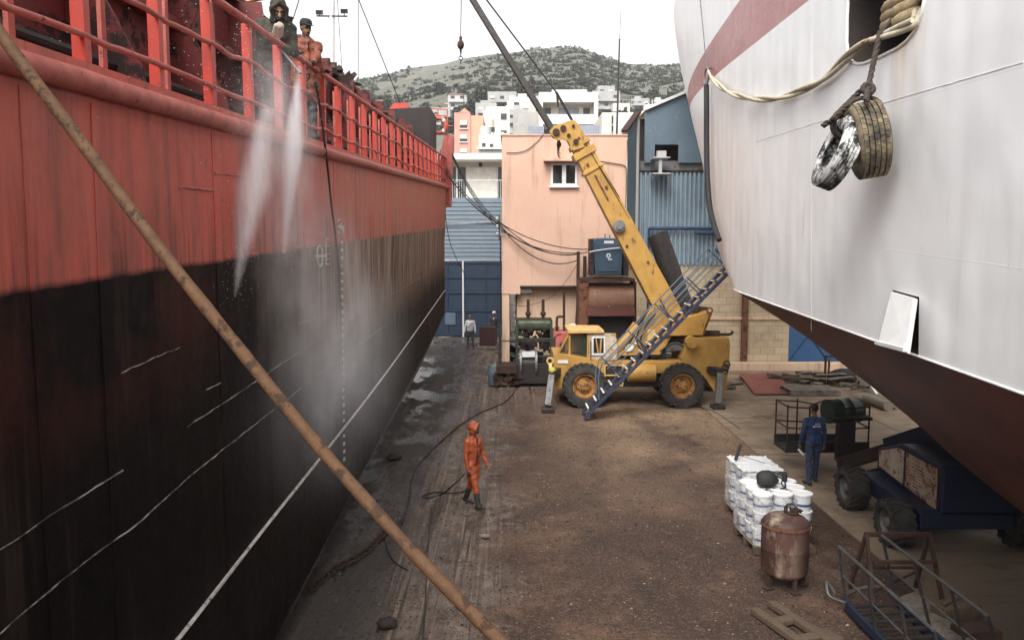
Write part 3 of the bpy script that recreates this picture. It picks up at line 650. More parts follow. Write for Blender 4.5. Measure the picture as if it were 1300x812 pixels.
# roof clutter: water tanks and aerials on the nearer roofs
for px, py, Y, h_, kind, lab in ((589, 143, 98, 2.2, 'a', 'thin aerial standing on the pink tower roof'), (700, 127, 104, 2.6, 'a', 'thin aerial at the left end of the big white apartment roof'), (742, 120, 106, 2.2, 'a', 'thin aerial on the roof room of the big white apartment'), (626, 171, 74, 1.4, 'a', 'short aerial on the low white block roof'), (800, 143, 88, 1.8, 'a', 'thin aerial on the cream block roof'),
        (752, 127, 104, 1.0, 't', 'squat grey water tank at the right end of the apartment roof'), (616, 171, 75, .9, 't', 'small grey water tank on the low white block roof'), (823, 143, 88, 1.0, 't', 'grey water tank on the right of the cream block roof')):
    q_ = P(px, py, Y); mb = MB()
    if kind == 'a':
        mb.cyl((q_.x, Y, q_.z - .3), (q_.x, Y, q_.z + h_), .035, n=5)
        for k in range(4): mb.bar((q_.x - .5 + .06 * k, Y, q_.z + h_ - .12 - .2 * k), (q_.x + .5 - .06 * k, Y, q_.z + h_ - .12 - .2 * k), .03, .03)
        tag(mb.build('aerial', 'dark_steel'), lab, 'aerial')
    else: mb.lathe([(.001, -.2), (.55, -.2), (.55, .7 * h_), (.3, .85 * h_), (.001, .87 * h_)], 16, Matrix.Translation(q_), cap=False); tag(mb.build('water_tank', 'render_grey', smooth=40), lab, 'water tank')

# thin air over the yard and the town
hz = MB(); hz.b2((-560, -30, -1.1), (720, 800, 178))
n = NT('thin haze'); n.t.nodes.remove(n.b); v = n.n('ShaderNodeVolumePrincipled'); v.inputs['Color'].default_value = (.9, .92, .95, 1); v.inputs['Density'].default_value = .00020; n.l(v.outputs[0], n.out.inputs['Volume'])
tag(hz.build('haze', n.m, at=(0, 0, 0)), 'thin pale haze over the town and hill', 'haze', kind='stuff')
# ================================================================ RED SHIP
def zf(Y): return 6.25 + .0472 * Y
def zbot(Y): return max(.03, interp(Y, [9, 10.25, 13.87, 19.64, 25.8, 31.4, 35.5], [.03, .05, .35, .72, 1.05, 1.6, 2.0]))
n = NT('ship red and black hull paint'); x, y, z = n.sep(n.coord('World'))
wob = n.math('MULTIPLY', n.math('SUBTRACT', n.noise(1.6, 'World', (1, 1, .6), 6, .7), .5), .09)
hp = n.math('SUBTRACT', n.math('ADD', z, wob), n.math('ADD', n.math('MULTIPLY', y, .0333), 4.975))   # height over the paint line
v1 = n.noise(2.2, 'World', (1, 1, .16), 7, .7); v2 = n.noise(5.5, 'World', (1, 1, .07), 5, .65); bl = n.noise(.55, 'World', detail=7, rough=.65); fi = n.noise(9, 'World', detail=6, rough=.7)
redc = n.mix(n.ramp(bl, .36, .64), (.55, .105, .074), (.47, .125, .092))
redc = n.mix(n.ramp(v1, .47, .66, 0, .85), redc, (.24, .075, .054)); redc = n.mix(n.ramp(n.noise(2.6, 'World', detail=8, rough=.75), .62, .68, 0, .6), redc, (.16, .06, .045)); redc = n.mix(n.ramp(v2, .58, .70, 0, .65), redc, (.10, .05, .04))
redc = n.mix(n.ramp(fi, .66, .72, 0, .7), redc, (.58, .22, .18))
scf = n.noise(1.2, 'World', (1, .35, 2.2), 8, .75); redc = n.mix(n.ramp(scf, .60, .67, 0, .55), redc, (.50, .20, .155)); grm = n.math('MULTIPLY', n.ramp(hp, .75, .0), n.ramp(v2, .46, .62)); redc = n.mix(n.math('MULTIPLY', grm, .75), redc, (.060, .030, .024)); drip = n.math('MULTIPLY', n.ramp(n.noise(7.0, 'World', (1, 1, .05), 4, .6), .60, .68), n.ramp(hp, .7, 1.5)); redc = n.mix(n.math('MULTIPLY', drip, .7), redc, (.11, .045, .03))
fade = n.math('MULTIPLY', n.ramp(y, 9.5, 14), n.ramp(v1, .36, .60)); redc = n.mix(n.math('MULTIPLY', fade, .55), redc, (.50, .21, .155))
blk = n.mix(n.ramp(bl, .35, .65), (.007, .006, .006), (.013, .0095, .0085))
blk = n.mix(n.ramp(v2, .55, .75, 0, .6), blk, (.06, .042, .034))
old = n.math('MULTIPLY', n.ramp(hp, -1.35, -.55), n.ramp(bl, .44, .60)); old = n.math('MULTIPLY', old, n.ramp(y, 9, 6.5)); blk = n.mix(n.math('MULTIPLY', old, .38), blk, (.13, .030, .022))
worn = n.math('MULTIPLY', n.ramp(n.math('ADD', hp, n.math('MULTIPLY', n.math('SUBTRACT', v1, .5), 2.0)), -2.3, -1.3), n.ramp(n.math('ADD', y, n.math('MULTIPLY', bl, 4)), 11.2, 15))
wc = n.mix(n.ramp(v1, .38, .60), (.36, .275, .215), (.15, .10, .075)); wc = n.mix(n.ramp(v2, .55, .66), wc, (.035, .024, .019))
low = n.math('MULTIPLY', n.ramp(y, 8, 16), n.ramp(v1, .40, .65)); blk = n.mix(n.math('MULTIPLY', low, .6), blk, (.048, .036, .030))
blk = n.mix(n.math('MULTIPLY', worn, n.ramp(v2, .30, .44)), blk, wc)
zb = n.math('SUBTRACT', z, n.math('MULTIPLY', n.math('SUBTRACT', y, 9.5), .072)); blk = n.mix(n.math('MULTIPLY', n.ramp(zb, .42, .36), n.ramp(y, 9, 11)), blk, (.16, .145, .135))  # bilge strip painted paler for the light its turn reflects
n.col(n.mix(n.ramp(hp, -.035, .02), blk, redc)); n.set(n.ramp(fi, .3, .7, .48, .70), 0, n.ramp(hp, -.035, .02, .06, .35))
n.bump(n.noise(.75, 'World', detail=2), .5, .10); n.bump(fi, .25, .012); plating(n, y, n.math('SUBTRACT', z, n.math('MULTIPLY', y, .045)), 4.6, 1.55, .6, .5); M['hull_red'] = n.m
ship = wthing('cargo_ship', (-8, 18, .05), 'long red and black cargo ship hull with red deck railing, hauled out at the left', 'ship')
h = MB(); ys = [-7 + i * .45 for i in range(int(42.2 / .45) + 1)] + [35.2]; rows = 16
def sx(Y, fr): return -3.0 + .13 * max(0, (Y - 15) / 20) * max(0, fr - .55) / .45
grid = []
for Y in ys:
    b = zbot(Y); top = zf(Y) + .16; c = [(-7.9, b)]
    c += [(-3.20, b), (-3.02, b + .34)]
    for r in range(1, rows + 1):
        fr = r / rows; zz = b + .34 + (top - b - .34) * fr
        c.append((sx(Y, fr), zz))
    c.append((-7.9, top)); grid.append([(xx, Y, zz) for xx, zz in c])
def add_side(mirror):
    ids = [[h.vert((p[0] if not mirror else -15.8 - p[0], p[1], p[2])) for p in r] for r in grid]
    for a, b in zip(ids, ids[1:]):
        for k in range(len(a) - 1): h.face((a[k], a[k + 1], b[k + 1], b[k]))
    for r in (ids[0], ids[-1]): h.face(r)
add_side(0); add_side(1)
h.build('hull', 'hull_red', ship, smooth=40)
fy = [-6.5 + i * .5 for i in range(84)] + [35.25]
f_ = MB(); f_.tube([(sx(Y, .97) + .05 + .008 * fbm(Y * .8, 3), Y, zf(Y) + .012 * fbm(Y * .7, 1)) for Y in fy], .085, 12); f_.build('rub_rail', 'pink_rail', ship, smooth=60)
# chine line
def hullx(Y): return -2.985
cl = MB(); k = 60
pts = [XP(x_, y_, -2.985) for x_, y_ in ((565, 368), (520, 432), (470, 500), (405, 583), (335, 671), (280, 742), (225, 812), (150, 905))]
cl.tube(catmull(pts, 8), .022, 6); cl.build('rubbing_strip', 'weld_white', ship, smooth=60)
# weld seams and load marks
def seam(pts, mat, r=.009, nm='weld_seam'):
    q = []
    for a, b in zip(pts, pts[1:]):
        A = XP(*a, -2.994); B = XP(*b, -2.994); m = max(2, int((B - A).length / .12))
        q += [A.lerp(B, i / m) + Vector((rnd.uniform(-.003, .003), 0, rnd.uniform(-.006, .006))) for i in range(m)]
    q.append(XP(*pts[-1], -2.994)); mb = MB(); mb.tube(q, [r * rnd.uniform(.6, 1.3) for _ in q], 5); return mb.build(nm, mat, ship, smooth=60)
for pts in ([(227, 237), (250, 239), (272, 242)], [(272, 220), (310, 223)], [(380, 410), (402, 404)]): seam(pts, 'weld_red', .010)
n = NT('broken chalk line'); f = n.ramp(n.noise(2.2, 'Object', detail=6, rough=.75), .44, .56); n.col(n.mix(f, (.03, .022, .02), (.34, .30, .27))); n.set(.8); M['chalk'] = n.m
for pts in ([(154, 474), (166, 467), (228, 441)], [(0, 698), (60, 657), (110, 625), (156, 597)], [(238, 541), (300, 501), (345, 470), (392, 438)], [(0, 803), (50, 760), (104, 716), (172, 667), (240, 605), (300, 557), (345, 522), (400, 478), (440, 448), (500, 405)], [(262, 495), (280, 486)], [(440, 408), (500, 372), (545, 346)]): seam(pts, 'chalk', .0065)
for Yp, mt in ((4.9, 'hull_red'), (5.72, 'hull_red'), (8.0, 'hull_red'), (9.6, 'hull_red'), (11.1, 'hull_red'), (13.4, 'hull_red'), (15.3, 'hull_red'), (16.6, 'hull_red'), (18.5, 'hull_red'), (20.4, 'hull_red'), (23, 'hull_red'), (26, 'hull_red'), (29.5, 'hull_red'), (32.5, 'hull_red')):
    z0 = zbot(Yp) + .5 + rnd.random() * 2; z1 = zf(Yp) - .12
    mb = MB(); mb.tube([(-2.996 + .0, Yp + rnd.uniform(-.006, .006), z0 + (z1 - z0) * i / 24) for i in range(25)], [.0055 * rnd.uniform(.6, 1.3) for _ in range(25)], 5); mb.build('plate_seam', mt, ship, smooth=60)
x0_ = -2.985
for i in range(31):
    py = 283 + 5.5 + i * 9.8; a = XP(433.5 + i * .12, py, x0_); dm = MB(); dm.ell((a.x, a.y, a.z), (.018, .075, .034 * rnd.uniform(.7, 1.2)), 8, 5); dm.build('draft_tick', 'weld_white', ship, smooth=60)
def glyph(strokes, cx, cy, w_, h_, r=.014):
    q = MB(); c = XP(cx, cy, x0_)
    for s in strokes: q.tube([(x0_, c.y + (u - .5) * w_, c.z + (v - .5) * h_) for u, v in s], r, 5)
    return q
g2 = glyph([[(0, .8), (.3, 1), (.8, .95), (.9, .7), (.1, .05), (1, 0)]], 431.5, 285, .30, .17); g2.build('draft_numeral', 'weld_white', ship)
g1 = glyph([[(0, .8), (.3, 1), (.8, .95), (.9, .7), (.1, .05), (1, 0)]], 430.5, 291.5, .22, .13); g1.build('draft_numeral', 'weld_white', ship)
g1 = glyph([[(.2, .75), (.5, 1), (.5, 0)]], 435.5, 292, .22, .13); g1.build('draft_numeral', 'weld_white', ship)
c = XP(406, 325, x0_); ll = MB(); ll.tube([(x0_, c.y + .17 * math.cos(i * math.pi / 12), c.z + .165 * math.sin(i * math.pi / 12)) for i in range(24)], .013, 6, closed=True)
ll.bar((x0_, c.y - .30, c.z), (x0_, c.y + .30, c.z), .03, .035); ll.build('load_line_mark', 'weld_white', ship)
ll = MB(); c1 = XP(414, 319, x0_); zt2 = XP(414, 303, x0_).z; zb2 = XP(414, 336, x0_).z
ll.bar((x0_, c1.y, zb2), (x0_, c1.y, zt2), .012, .03)
for py, s_ in ((303, 0), (312, -1), (312, 1), (322, 1), (329, 1), (335.5, 1)):
    zz = XP(414, py, x0_).z; ll.bar((x0_ + .002, c1.y - (.12 if s_ <= 0 else 0), zz), (x0_ + .002, c1.y + (.2 if s_ >= 0 else 0), zz), .03, .012)
ll.build('load_line_scale', 'weld_white', ship)
# deck railing: posts, three pipes
RX = lambda Y: sx(Y, 1) + .0
dz0 = .16
posts = [4.55 + 1.2 * i for i in range(26)]
for i, Y in enumerate(posts):
    lean = rnd.uniform(-.03, .03); mb = MB(); b = Vector((RX(Y) - .06, Y, zf(Y) + dz0)); tp = Vector((RX(Y) - .05, Y + lean, zf(Y) + dz0 + 1.06))
    mb.bar(b, tp, .10, .022, up=(1, 0, 0)) if False else mb.box((b + tp) / 2, (.10, .085, 1.06), rx(-lean / 1.06))
    mb.build('rail_post', 'red_rail', ship, bevel=.006)
for i, Y in enumerate(posts[:-1]):
    Y2 = Y - .42; mb = MB(); zz = zf(Y2) + dz0
    mb.box((RX(Y2) - .30, Y2, zz + .55), (.035, .07, 1.1)); mb.build('inner_stanchion', 'pink_rail', ship)
def rail(hh, r, amp, nm, mat, seed):
    q = []
    for i in range(0, 25 * 6 + 1):
        Y = 4.0 + i * (30.9 / 150); sgm = math.sin((Y - 4.55) / 1.2 * math.pi)
        q.append((RX(Y) - .012 + amp * .5 * fbm(Y * .8, seed), Y, zf(Y) + dz0 + hh + amp * fbm(Y * .9, seed, 2) - amp * .35 * abs(sgm)))
    mb = MB(); mb.tube(q, r, 8); mb.build(nm, mat, ship, smooth=60)
rail(1.08, .042, .012, 'top_rail', 'pink_rail', 1); rail(.62, .026, .055, 'mid_rail', 'pink_rail', 5); rail(.20, .026, .06, 'low_rail', 'pink_rail', 9)
# coaming with stays, top ledge
def deckz(Y): return zf(Y) + .16
cm = MB()
CH = 2.2
for i in range(40):
    Ya, Yb_ = 1.5 + i * .8, 1.5 + (i + 1) * .8
    if Yb_ > 31: break
    cm.prism([(-4.35, Ya, deckz(Ya) - .05), (-4.35, Yb_, deckz(Yb_) - .05), (-4.35, Yb_, deckz(Yb_) + CH), (-4.35, Ya, deckz(Ya) + CH)], (-6.2, 0, 0))
cm.build('hatch_coaming', 'dark_red', ship)
lg = MB()
for hh, ww in ((CH - .05, .16), (1.25, .22), (.5, .12)): lg.bar((-4.35 + ww / 2, 1.5, deckz(1.5) + hh), (-4.35 + ww / 2, 31, deckz(31) + hh), ww, .09)
lg.build('coaming_stringer', 'dark_red', ship)
for i in range(13):
    Y = 3.3 + i * 2.3; zz = deckz(Y); mb = MB()
    mb.prism([(-4.345, Y, zz), (-3.55, Y, zz), (-3.62, Y, zz + .35), (-4.05, Y, zz + 1.2), (-3.8, Y, zz + 1.75), (-3.85, Y, zz + CH - .1), (-4.345, Y, zz + CH - .1)], (0, .03, 0)); mb.build('coaming_stay', 'dark_red', ship)
pp = MB(); pp.tube([(-3.6, Y, deckz(Y) + .12) for Y in (1, 10, 20, 33)], .07, 8).tube([(-3.9, Y, deckz(Y) + .35) for Y in (1, 10, 20, 33)], .05, 8); pp.build('deck_pipe', 'hold_black', ship)
# bow plate, dark deck house, frame for the lifebuoy
bp = MB(); a = P(560, 240, 35.1); q = [P(x_, y_, 35.0) for x_, y_ in ((561, 262), (571.5, 262), (575, 172), (564, 170), (560, 190))]; bp.prism(q, (0, .9, 0)); bp.build('bow_bulwark', 'pink_rail', ship)
dh = MB(); q = [P(x_, y_, 31.2) for x_, y_ in ((478, 255), (546, 255), (546, 136), (478, 139))]; dh.prism(q, (0, 2.6, 0)); dh.build('deck_house', 'hold_black', ship)
q = [P(x_, y_, 31.6) for x_, y_ in ((493, 139), (518, 139), (516, 130), (500, 131))]; MB().prism(q, (0, 1.2, 0)).build('roof_vent', 'red_rail', ship)
fr = MB(); Yf = 33.9
for a_, b_ in (((546, 190), (546, 137)), ((546, 138), (568, 139)), ((568, 185), (568, 139)), ((546, 147), (569, 147)), ((545, 159), (575, 160)), ((548, 170), (570, 171)), ((556, 147), (556, 139))): fr.cyl(P(*a_, Yf), P(*b_, Yf), .028, n=6)
fr.build('buoy_frame', 'pink_rail', ship)
mst = MB(); a = P(417, 130, 33); b = P(421, -6, 33); mst.cyl((a.x, 33, deckz(31)), b, .16, .13, 10); mst.build('mast', 'white_paint', ship, smooth=40)
mb = MB(); mb.bar(P(402, 20.5, 32.9), P(441, 21, 32.9), .05, .05); arm = mb.build('mast_arm', 'dark_steel', ship)
for px, py in ((405.5, 16), (437, 14.5)):
    c = P(px, py, 32.85); mb = MB(); mb.box(c, (.26, .16, .17), rx(.3)); mb.cyl(c - Vector((0, 0, .17)), c, .02, n=5); mb.build('floodlight', 'dark_steel', ship)
stay = MB()
for a_, b_, Y in (((428, -5), (435, 101), 32.6), ((455, -6), (455, 102), 33.4), ((372, 25), (381, -4), 20)): stay.cyl(P(*a_, Y), P(*b_, Y), .014, n=5)
stay.cyl(P(453, -6, 30), P(508, 131, 31.4), .02, n=5)
stay.build('rigging_wire', 'dark_steel', ship)
yb_ = MB(); yb_.bar(P(286, 4, 13), P(340, -6, 13), .10, .10); yb_.build('lifting_bar', 'yellow_pale', ship)
# scrap cargo heap showing above the coaming
sp = MB()
for i in range(620):
    Y = rnd.uniform(16, 31); xx = -4.5 - rnd.random() ** 1.5 * 4; hh = CH + rnd.random() * (.25 + .35 * min(1, (-4.5 - xx)))
    if Y > 23.5 : xx = -4.1 + rnd.uniform(-.9, .35); hh = rnd.uniform(.4, 1.25) + .5 * (1 if Y < 27 else .2)
    p_ = Vector((xx, Y, deckz(Y) + hh)); L = rnd.uniform(.15, .6)
    r_ = Matrix.Rotation(rnd.random() * 6.3, 3, Vector((rnd.gauss(0, 1), rnd.gauss(0, 1), rnd.gauss(0, 1))).normalized())
    sp.box(p_, (L, L * rnd.uniform(.15, .6), rnd.uniform(.02, .12)), r_)
tag(sp.build('scrap_metal', 'scrap', at=(-6, 22, deckz(22) + .3)), 'dark heap of scrap and netting lying along the red ship deck', 'scrap', kind='stuff')
# lifebuoy
c = P(556.5, 159.5, 33.75)
t = wthing('lifebuoy', (c.x, c.y, c.z - .35), 'orange and white lifebuoy hung in the frame at the far end of the red ship', 'lifebuoy')
MB().torus(c, .31, .075, rx(R(90)), 28, 10).build('ring', pm('lifebuoy orange', (.55, .12, .06), rough=.5), t, smooth=60)
bd = MB()
for k in range(4):
    a = k * math.pi / 2 + .78; p_ = c + Vector((math.cos(a), 0, math.sin(a))) * .31; d_ = Vector((-math.sin(a), 0, math.cos(a))) * .05; bd.cyl(p_ - d_, p_ + d_, .082, n=10)
bd.build('band', 'white_paint', t)
# hose hanging down the hull side
mb = MB(); q = [XP(401, 104, -2.86), XP(408, 150, -2.87), XP(415, 205, -2.88), XP(421, 262, -2.93), XP(426, 300, -2.95), XP(431, 360, -2.95), XP(434, 470, -2.96)]
mb.tube(catmull(q, 8), .018, 6); tag(mb.build('pressure_hose', 'black', smooth=60), 'thin black hose hanging down the red hull below the second deckhand', 'hose')
mb = MB(); q = [P(559, 190, 34.7), P(563, 250, 34.6), P(572, 310, 36), P(592, 352, 40)]; mb.tube(catmull(q, 8), .016, 5); tag(mb.build('hanging_line', 'black', smooth=60), 'thin dark line trailing from the far end of the red railing past the gate', 'line')
# thick rope crossing the foreground
M['hawser'] = pm('weathered brown hawser', (.115, .056, .023), (.070, .033, .014), 9, .75, c3=(.045, .026, .016), t3=.53, s3=11, bump=.5, bscale=70)
pts = catmull([P(-70, -70, 4.9), P(0, 42, 4.46), P(100, 176, 4.3), P(200, 312, 4.1), P(300, 438, 3.9), P(400, 561, 3.7), P(520, 696, 3.42), P(633, 812, 3.2), P(760, 940, 2.95)], 10)
mb = MB(); mb.tube(pts, [.0355 - .0065 * min(1, i / 75) + .0035 * fbm(i * .35, 2) for i in range(len(pts))], 14); tag(mb.build('mooring_rope', 'hawser', smooth=60), 'thick taut brown rope slanting across the foreground from the red ship rail', 'rope')

# ================================================================ WHITE SHIP
HL = [3.5, 3.7, 4.14, 4.63, 5.3, 6.4, 8.33, 9.85, 11, 12.5, 14]; YS = [19.2, 20.2, 22.6, 24.2, 25.3, 26.9, 30.5, 33.1, 34.9, 36.7, 38]
BB = 1.7; YBD = 17.0
def xc(Y): return 4.0 + .056 * Y + BB
def zboot(Y): return 3.98 + .0222 * Y
KY = [-12, 0, 5, 9.5, 10.8, 12.3, 13.4, 16, 18.9, 19.3]; KH = [.6, .9, 1.3, 1.66, 1.75, 1.95, 2.06, 2.3, 2.55, 2.9]
levels = [0, .012, .03, .06, .10, .15, .2, .27, .34, .42, .5, .58, .66, .74, .82, .9, 1.0]
tcol = [1 - (1 - i / 26) ** 1.0 for i in range(27)]; tcol = [(i / 26) ** 1.7 for i in range(27)]
aft = [YBD - i * .75 for i in range(1, 40)]; aft = [v for v in aft if v > -12] + [-12]
rowsW = []
for s in levels:
    hh = 3.62 + (12.9 - 3.62) * s; Ys_ = interp(hh, HL, YS); r = []
    for t_ in tcol:
        Y = Ys_ - (Ys_ - YBD) * t_; half = BB * (1 - (1 - t_) ** 3) ** .75 if t_ > 0 else 0
        zz = zboot(Y) * (1 - s) + (12.9 + .0535 * Y) * s; r.append((half, Y, zz))
    for Y in aft: r.append((BB, Y, zboot(Y) * (1 - s) + (12.9 + .0535 * Y) * s))
    rowsW.append(r)
bot = []
for k in range(1, 7):
    u = k / 6; r = []
    for half, Y, zz in rowsW[0]:
        yk = min(Y, 18.95); zk = interp(yk, KY, KH) + .0535 * yk
        r.append((half * (1 - u) ** .9 if k < 6 else 0.0, Y * (1 - u) + yk * u, zz * (1 - u) + zk * u))
    bot.append(r)
full = bot[::-1] + rowsW          # keel -> deck
hw = MB(); nC = len(full[0])
P_ = [[hw.vert((xc(Y) - hf, Y, zz)) for hf, Y, zz in r] for r in full]
S_ = [[(P_[j][i] if full[j][i][0] < 1e-6 else hw.vert((xc(full[j][i][1]) + full[j][i][0] * 2.8, full[j][i][1], full[j][i][2]))) for i in range(nC)] for j in range(len(full))]  # unseen starboard half widened to block sky light beneath the hull
def fc(q):
    q = [a for k, a in enumerate(q) if a != q[k - 1]]
    if len(set(q)) >= 3: hw.face(q)
for j in range(len(full) - 1):
    hw.cur = 1 if j < 6 else 0
    for i in range(nC - 1):
        fc((P_[j][i], P_[j + 1][i], P_[j + 1][i + 1], P_[j][i + 1])); fc((S_[j][i], S_[j][i + 1], S_[j + 1][i + 1], S_[j + 1][i]))
hw.cur = 0; T = len(full) - 1
for i in range(nC - 1): fc((P_[T][i], S_[T][i], S_[T][i + 1], P_[T][i + 1]))
for j in range(T): hw.cur = 1 if j < 6 else 0; fc((P_[j][-1], P_[j + 1][-1], S_[j + 1][-1], S_[j][-1]))
n = NT('white ship topside paint'); x, y, z = n.sep(n.coord('World'))
hh = n.math('SUBTRACT', z, n.math('MULTIPLY', y, .0535))
bl = n.noise(.45, 'World', detail=6, rough=.6); v1 = n.noise(1.7, 'World', (1, 1, .12), 6, .7); fi = n.noise(7, 'World', detail=6, rough=.7)
c = n.mix(n.ramp(bl, .36, .64), (.83, .838, .84), (.785, .79, .79)); c = n.mix(n.ramp(v1, .56, .76, 0, .35), c, (.58, .55, .52))
c = n.mix(n.ramp(fi, .68, .74, 0, .6), c, (.42, .38, .34)); c = n.mix(n.ramp(n.noise(4.0, 'World', (1, 1, .10), 5, .7), .64, .74, 0, .55), c, (.50, .40, .30))
pink_refl = n.math('MULTIPLY', n.ramp(y, 15.5, 18.5), n.ramp(hh, 8.4, 7.6)); c = n.mix(n.math('MULTIPLY', pink_refl, .35), c, (.70, .56, .50))  # pinkish reflection painted into the colour of the lower bow
top_ = n.math('SUBTRACT', 11.02, n.math('MULTIPLY', y, .07))
st = n.math('MULTIPLY', n.ramp(hh, 8.56, 8.58), n.ramp(n.math('SUBTRACT', hh, top_), .01, -.01)); c = n.mix(st, c, n.mix(n.ramp(bl, .35, .65), (.32, .115, .112), (.39, .155, .15)))
# rust run below the hawse opening
ry_ = n.math('ABSOLUTE', n.math('SUBTRACT', y, 9.55)); run = n.math('MULTIPLY', n.ramp(ry_, .9, .1), n.ramp(z, 6.6, 7.9)); run = n.math('MULTIPLY', run, n.ramp(v1, .40, .60)); run = n.math('MULTIPLY', run, n.ramp(z, 8.05, 7.9))
c = n.mix(n.math('MULTIPLY', run, .7), c, (.60, .40, .20))
n.col(c); n.set(n.ramp(fi, .3, .7, .28, .45), 0, .45); n.bump(n.noise(.55, 'World', (1, 1, .7), 2), .55, .16); n.bump(n.noise(2.0, 'World', (1, 1, .8), 3), .12, .05); plating(n, y, n.math('ADD', hh, .33), 5.2, 1.72, .58, .30); M['hull_white'] = n.m
n = NT('dark red antifouling'); v1 = n.noise(1.6, 'World', (1, .25, 1), 6, .7); bl = n.noise(.6, 'World', detail=6); st = n.noise(1.1, 'World', (1, .6, 2.2), 4, .6, 1.2)
c = n.mix(n.ramp(bl, .35, .65), (.165, .046, .036), (.105, .034, .028)); c = n.mix(n.ramp(v1, .5, .7, 0, .7), c, (.05, .024, .022)); c = n.mix(n.ramp(st, .62, .66), c, (.022, .015, .015))
n.col(c); n.set(.55, 0, .4); n.bump(v1, .3, .02); M['antifoul'] = n.m
wship = wthing('white_ship', (6.2, 4, .6), 'white ship bow with faded red stripe and dark red bottom, hauled out at the right', 'ship')
hull = hw.build('hull', ['hull_white', 'antifoul', 'hold_black'], wship)
# openings: hawse hole and hatch, cut into the closed hull
def side(px, py, out=0.): return WP(px, py, 4.0 - out)
cut = MB(); cut.cur = 2
cc = side(1121, -8); ring = []
for k in range(28):
    a = k * 2 * math.pi / 28; ca, sa = math.cos(a), math.sin(a)
    e = .55
    dy = 1.18 * abs(ca) ** e * (1 if ca > 0 else -1); dzz = .76 * abs(sa) ** e * (1 if sa > 0 else -1)
    ring.append(Vector((cc.x + .056 * dy, cc.y + dy, cc.z + dzz + .0535 * dy)))
ring_out = [p.copy() for p in ring]
cut.prism([p + Vector((-.5, 0, 0)) for p in ring], (1.35, 0, 0))
hq = [side(1133, 368), side(1167, 377), side(1166, 452), side(1132, 442)]
cut.prism([p + Vector((-.5, 0, 0)) for p in hq], (.95, 0, 0))
co = cut.build('cutter', ['hull_white', 'antifoul', 'hold_black'], wship)
bpy.context.view_layer.update()
md = hull.modifiers.new('cut', 'BOOLEAN'); md.operation = 'DIFFERENCE'; md.object = co; md.solver = 'EXACT'
dg = bpy.context.evaluated_depsgraph_get(); nm = bpy.data.meshes.new_from_object(hull.evaluated_get(dg)); hull.modifiers.remove(md); hull.data = nm; bpy.data.objects.remove(co)
nm.shade_smooth(); nm.set_sharp_from_angle(angle=R(32))
MB().tube([p + Vector((-.006, 0, 0)) for p in ring_out], .022, 8, closed=True).build('hawse_rim', 'hull_white', wship, smooth=60)
M['flap_grey'] = pm('scuffed flap paint', (.60, .60, .59), (.52, .51, .50), 3, .5, c3=(.38, .34, .30), t3=.64)
# flap of the hatch, hinged at the top and hanging outwards
hf = [side(1133, 371, .02), side(1166, 380, .02)]; lo_ = [side(1156, 450, .34), side(1119, 440, .34)]
fl = MB(); fl.prism([hf[0] + Vector((0, -.06, 0)), hf[1], lo_[0], lo_[1]], (-.05, 0, .02)); fd = fl.build('hatch_flap', 'flap_grey', wship, bevel=.012)
fl = MB(); fl.bar(lo_[0] + Vector((-.055, 0, .05)), lo_[1] + Vector((-.055, 0, .05)), .05, .04); fl.build('flap_edge', 'white_paint', fd)
# seams and boot line edge
def wseam(pts, r, mat, nm='weld_seam'):
    q = []
    for a, b in zip(pts, pts[1:]):
        A = side(*a, .0); B = side(*b, .0); m = max(2, int((B - A).length / .15)); q += [A.lerp(B, i / m) for i in range(m)]
    q.append(side(*pts[-1])); mb = MB(); mb.tube([p + Vector((-.002 + rnd.uniform(-.002, .001), 0, rnd.uniform(-.003, .003))) for p in q], r, 5); mb.build(nm, mat, wship, smooth=60)
wseam([(960, 180), (1033, 157), (1130, 128), (1300, 79)], .004, 'hull_white'); wseam([(1031, 40), (1030.5, 160), (1030, 420)], .0014, 'hull_white')
bs = MB(); bs.tube([(xc(Y) - hf_ - .004, Y, zz) for hf_, Y, zz in rowsW[0]], .014, 6); bs.build('boot_line', 'white_paint', wship, smooth=60)
# fenders: two tyres, and ropes
def tyre_geo(mb, c, ax, Ro, Wd, n_=40, lug=.010):
    z_ = Vector(ax).normalized(); u = z_.orthogonal().normalized(); v_ = z_.cross(u); m_ = Matrix((u, v_, z_)).transposed().to_4x4(); m_.translation = Vector(c)
    hw_ = Wd / 2; prof = [(Ro * .60, -hw_ * .80), (Ro * .66, -hw_ * .98), (Ro * .82, -hw_ * 1.06), (Ro * .95, -hw_ * .94)]
    grooves = 4
    for g_ in range(grooves + 1):
        a = -hw_ * .86 + g_ * (hw_ * 1.72 / (grooves + 1)); b = a + hw_ * 1.72 / (grooves + 1)
        prof += [(Ro - (.012 if g_ in (0,) else 0), a + .004), (Ro, b - .012)]
        if g_ < grooves: prof += [(Ro - .022, b - .010), (Ro - .022, b + .002)]
    prof += [(Ro * .95, hw_ * .94), (Ro * .82, hw_ * 1.06), (Ro * .66, hw_ * .98), (Ro * .60, hw_ * .80), (Ro * .64, hw_ * .6), (Ro * .80, hw_ * .7), (Ro * .88, 0), (Ro * .80, -hw_ * .7), (Ro * .64, -hw_ * .6), (Ro * .60, -hw_ * .80)]
    mb.lathe(prof, n_, m_, cap=False)
    # tread blocks, raised between the grooves
    for g_ in range(grooves + 1):
        a = -hw_ * .86 + (g_ + .5) * (hw_ * 1.72 / (grooves + 1))
        for k in range(n_):
            th = (k + .5 * (g_ % 2)) * 2 * math.pi / n_
            p_ = m_ @ Vector((Ro * math.cos(th), Ro * math.sin(th), a)); rr_ = (m_.to_3x3() @ Matrix.Rotation(th, 3, 'Z'))
            mb.box(p_, (.022, Ro * 2 * math.pi / n_ * .93, hw_ * 1.72 / (grooves + 1) * .74), rr_)
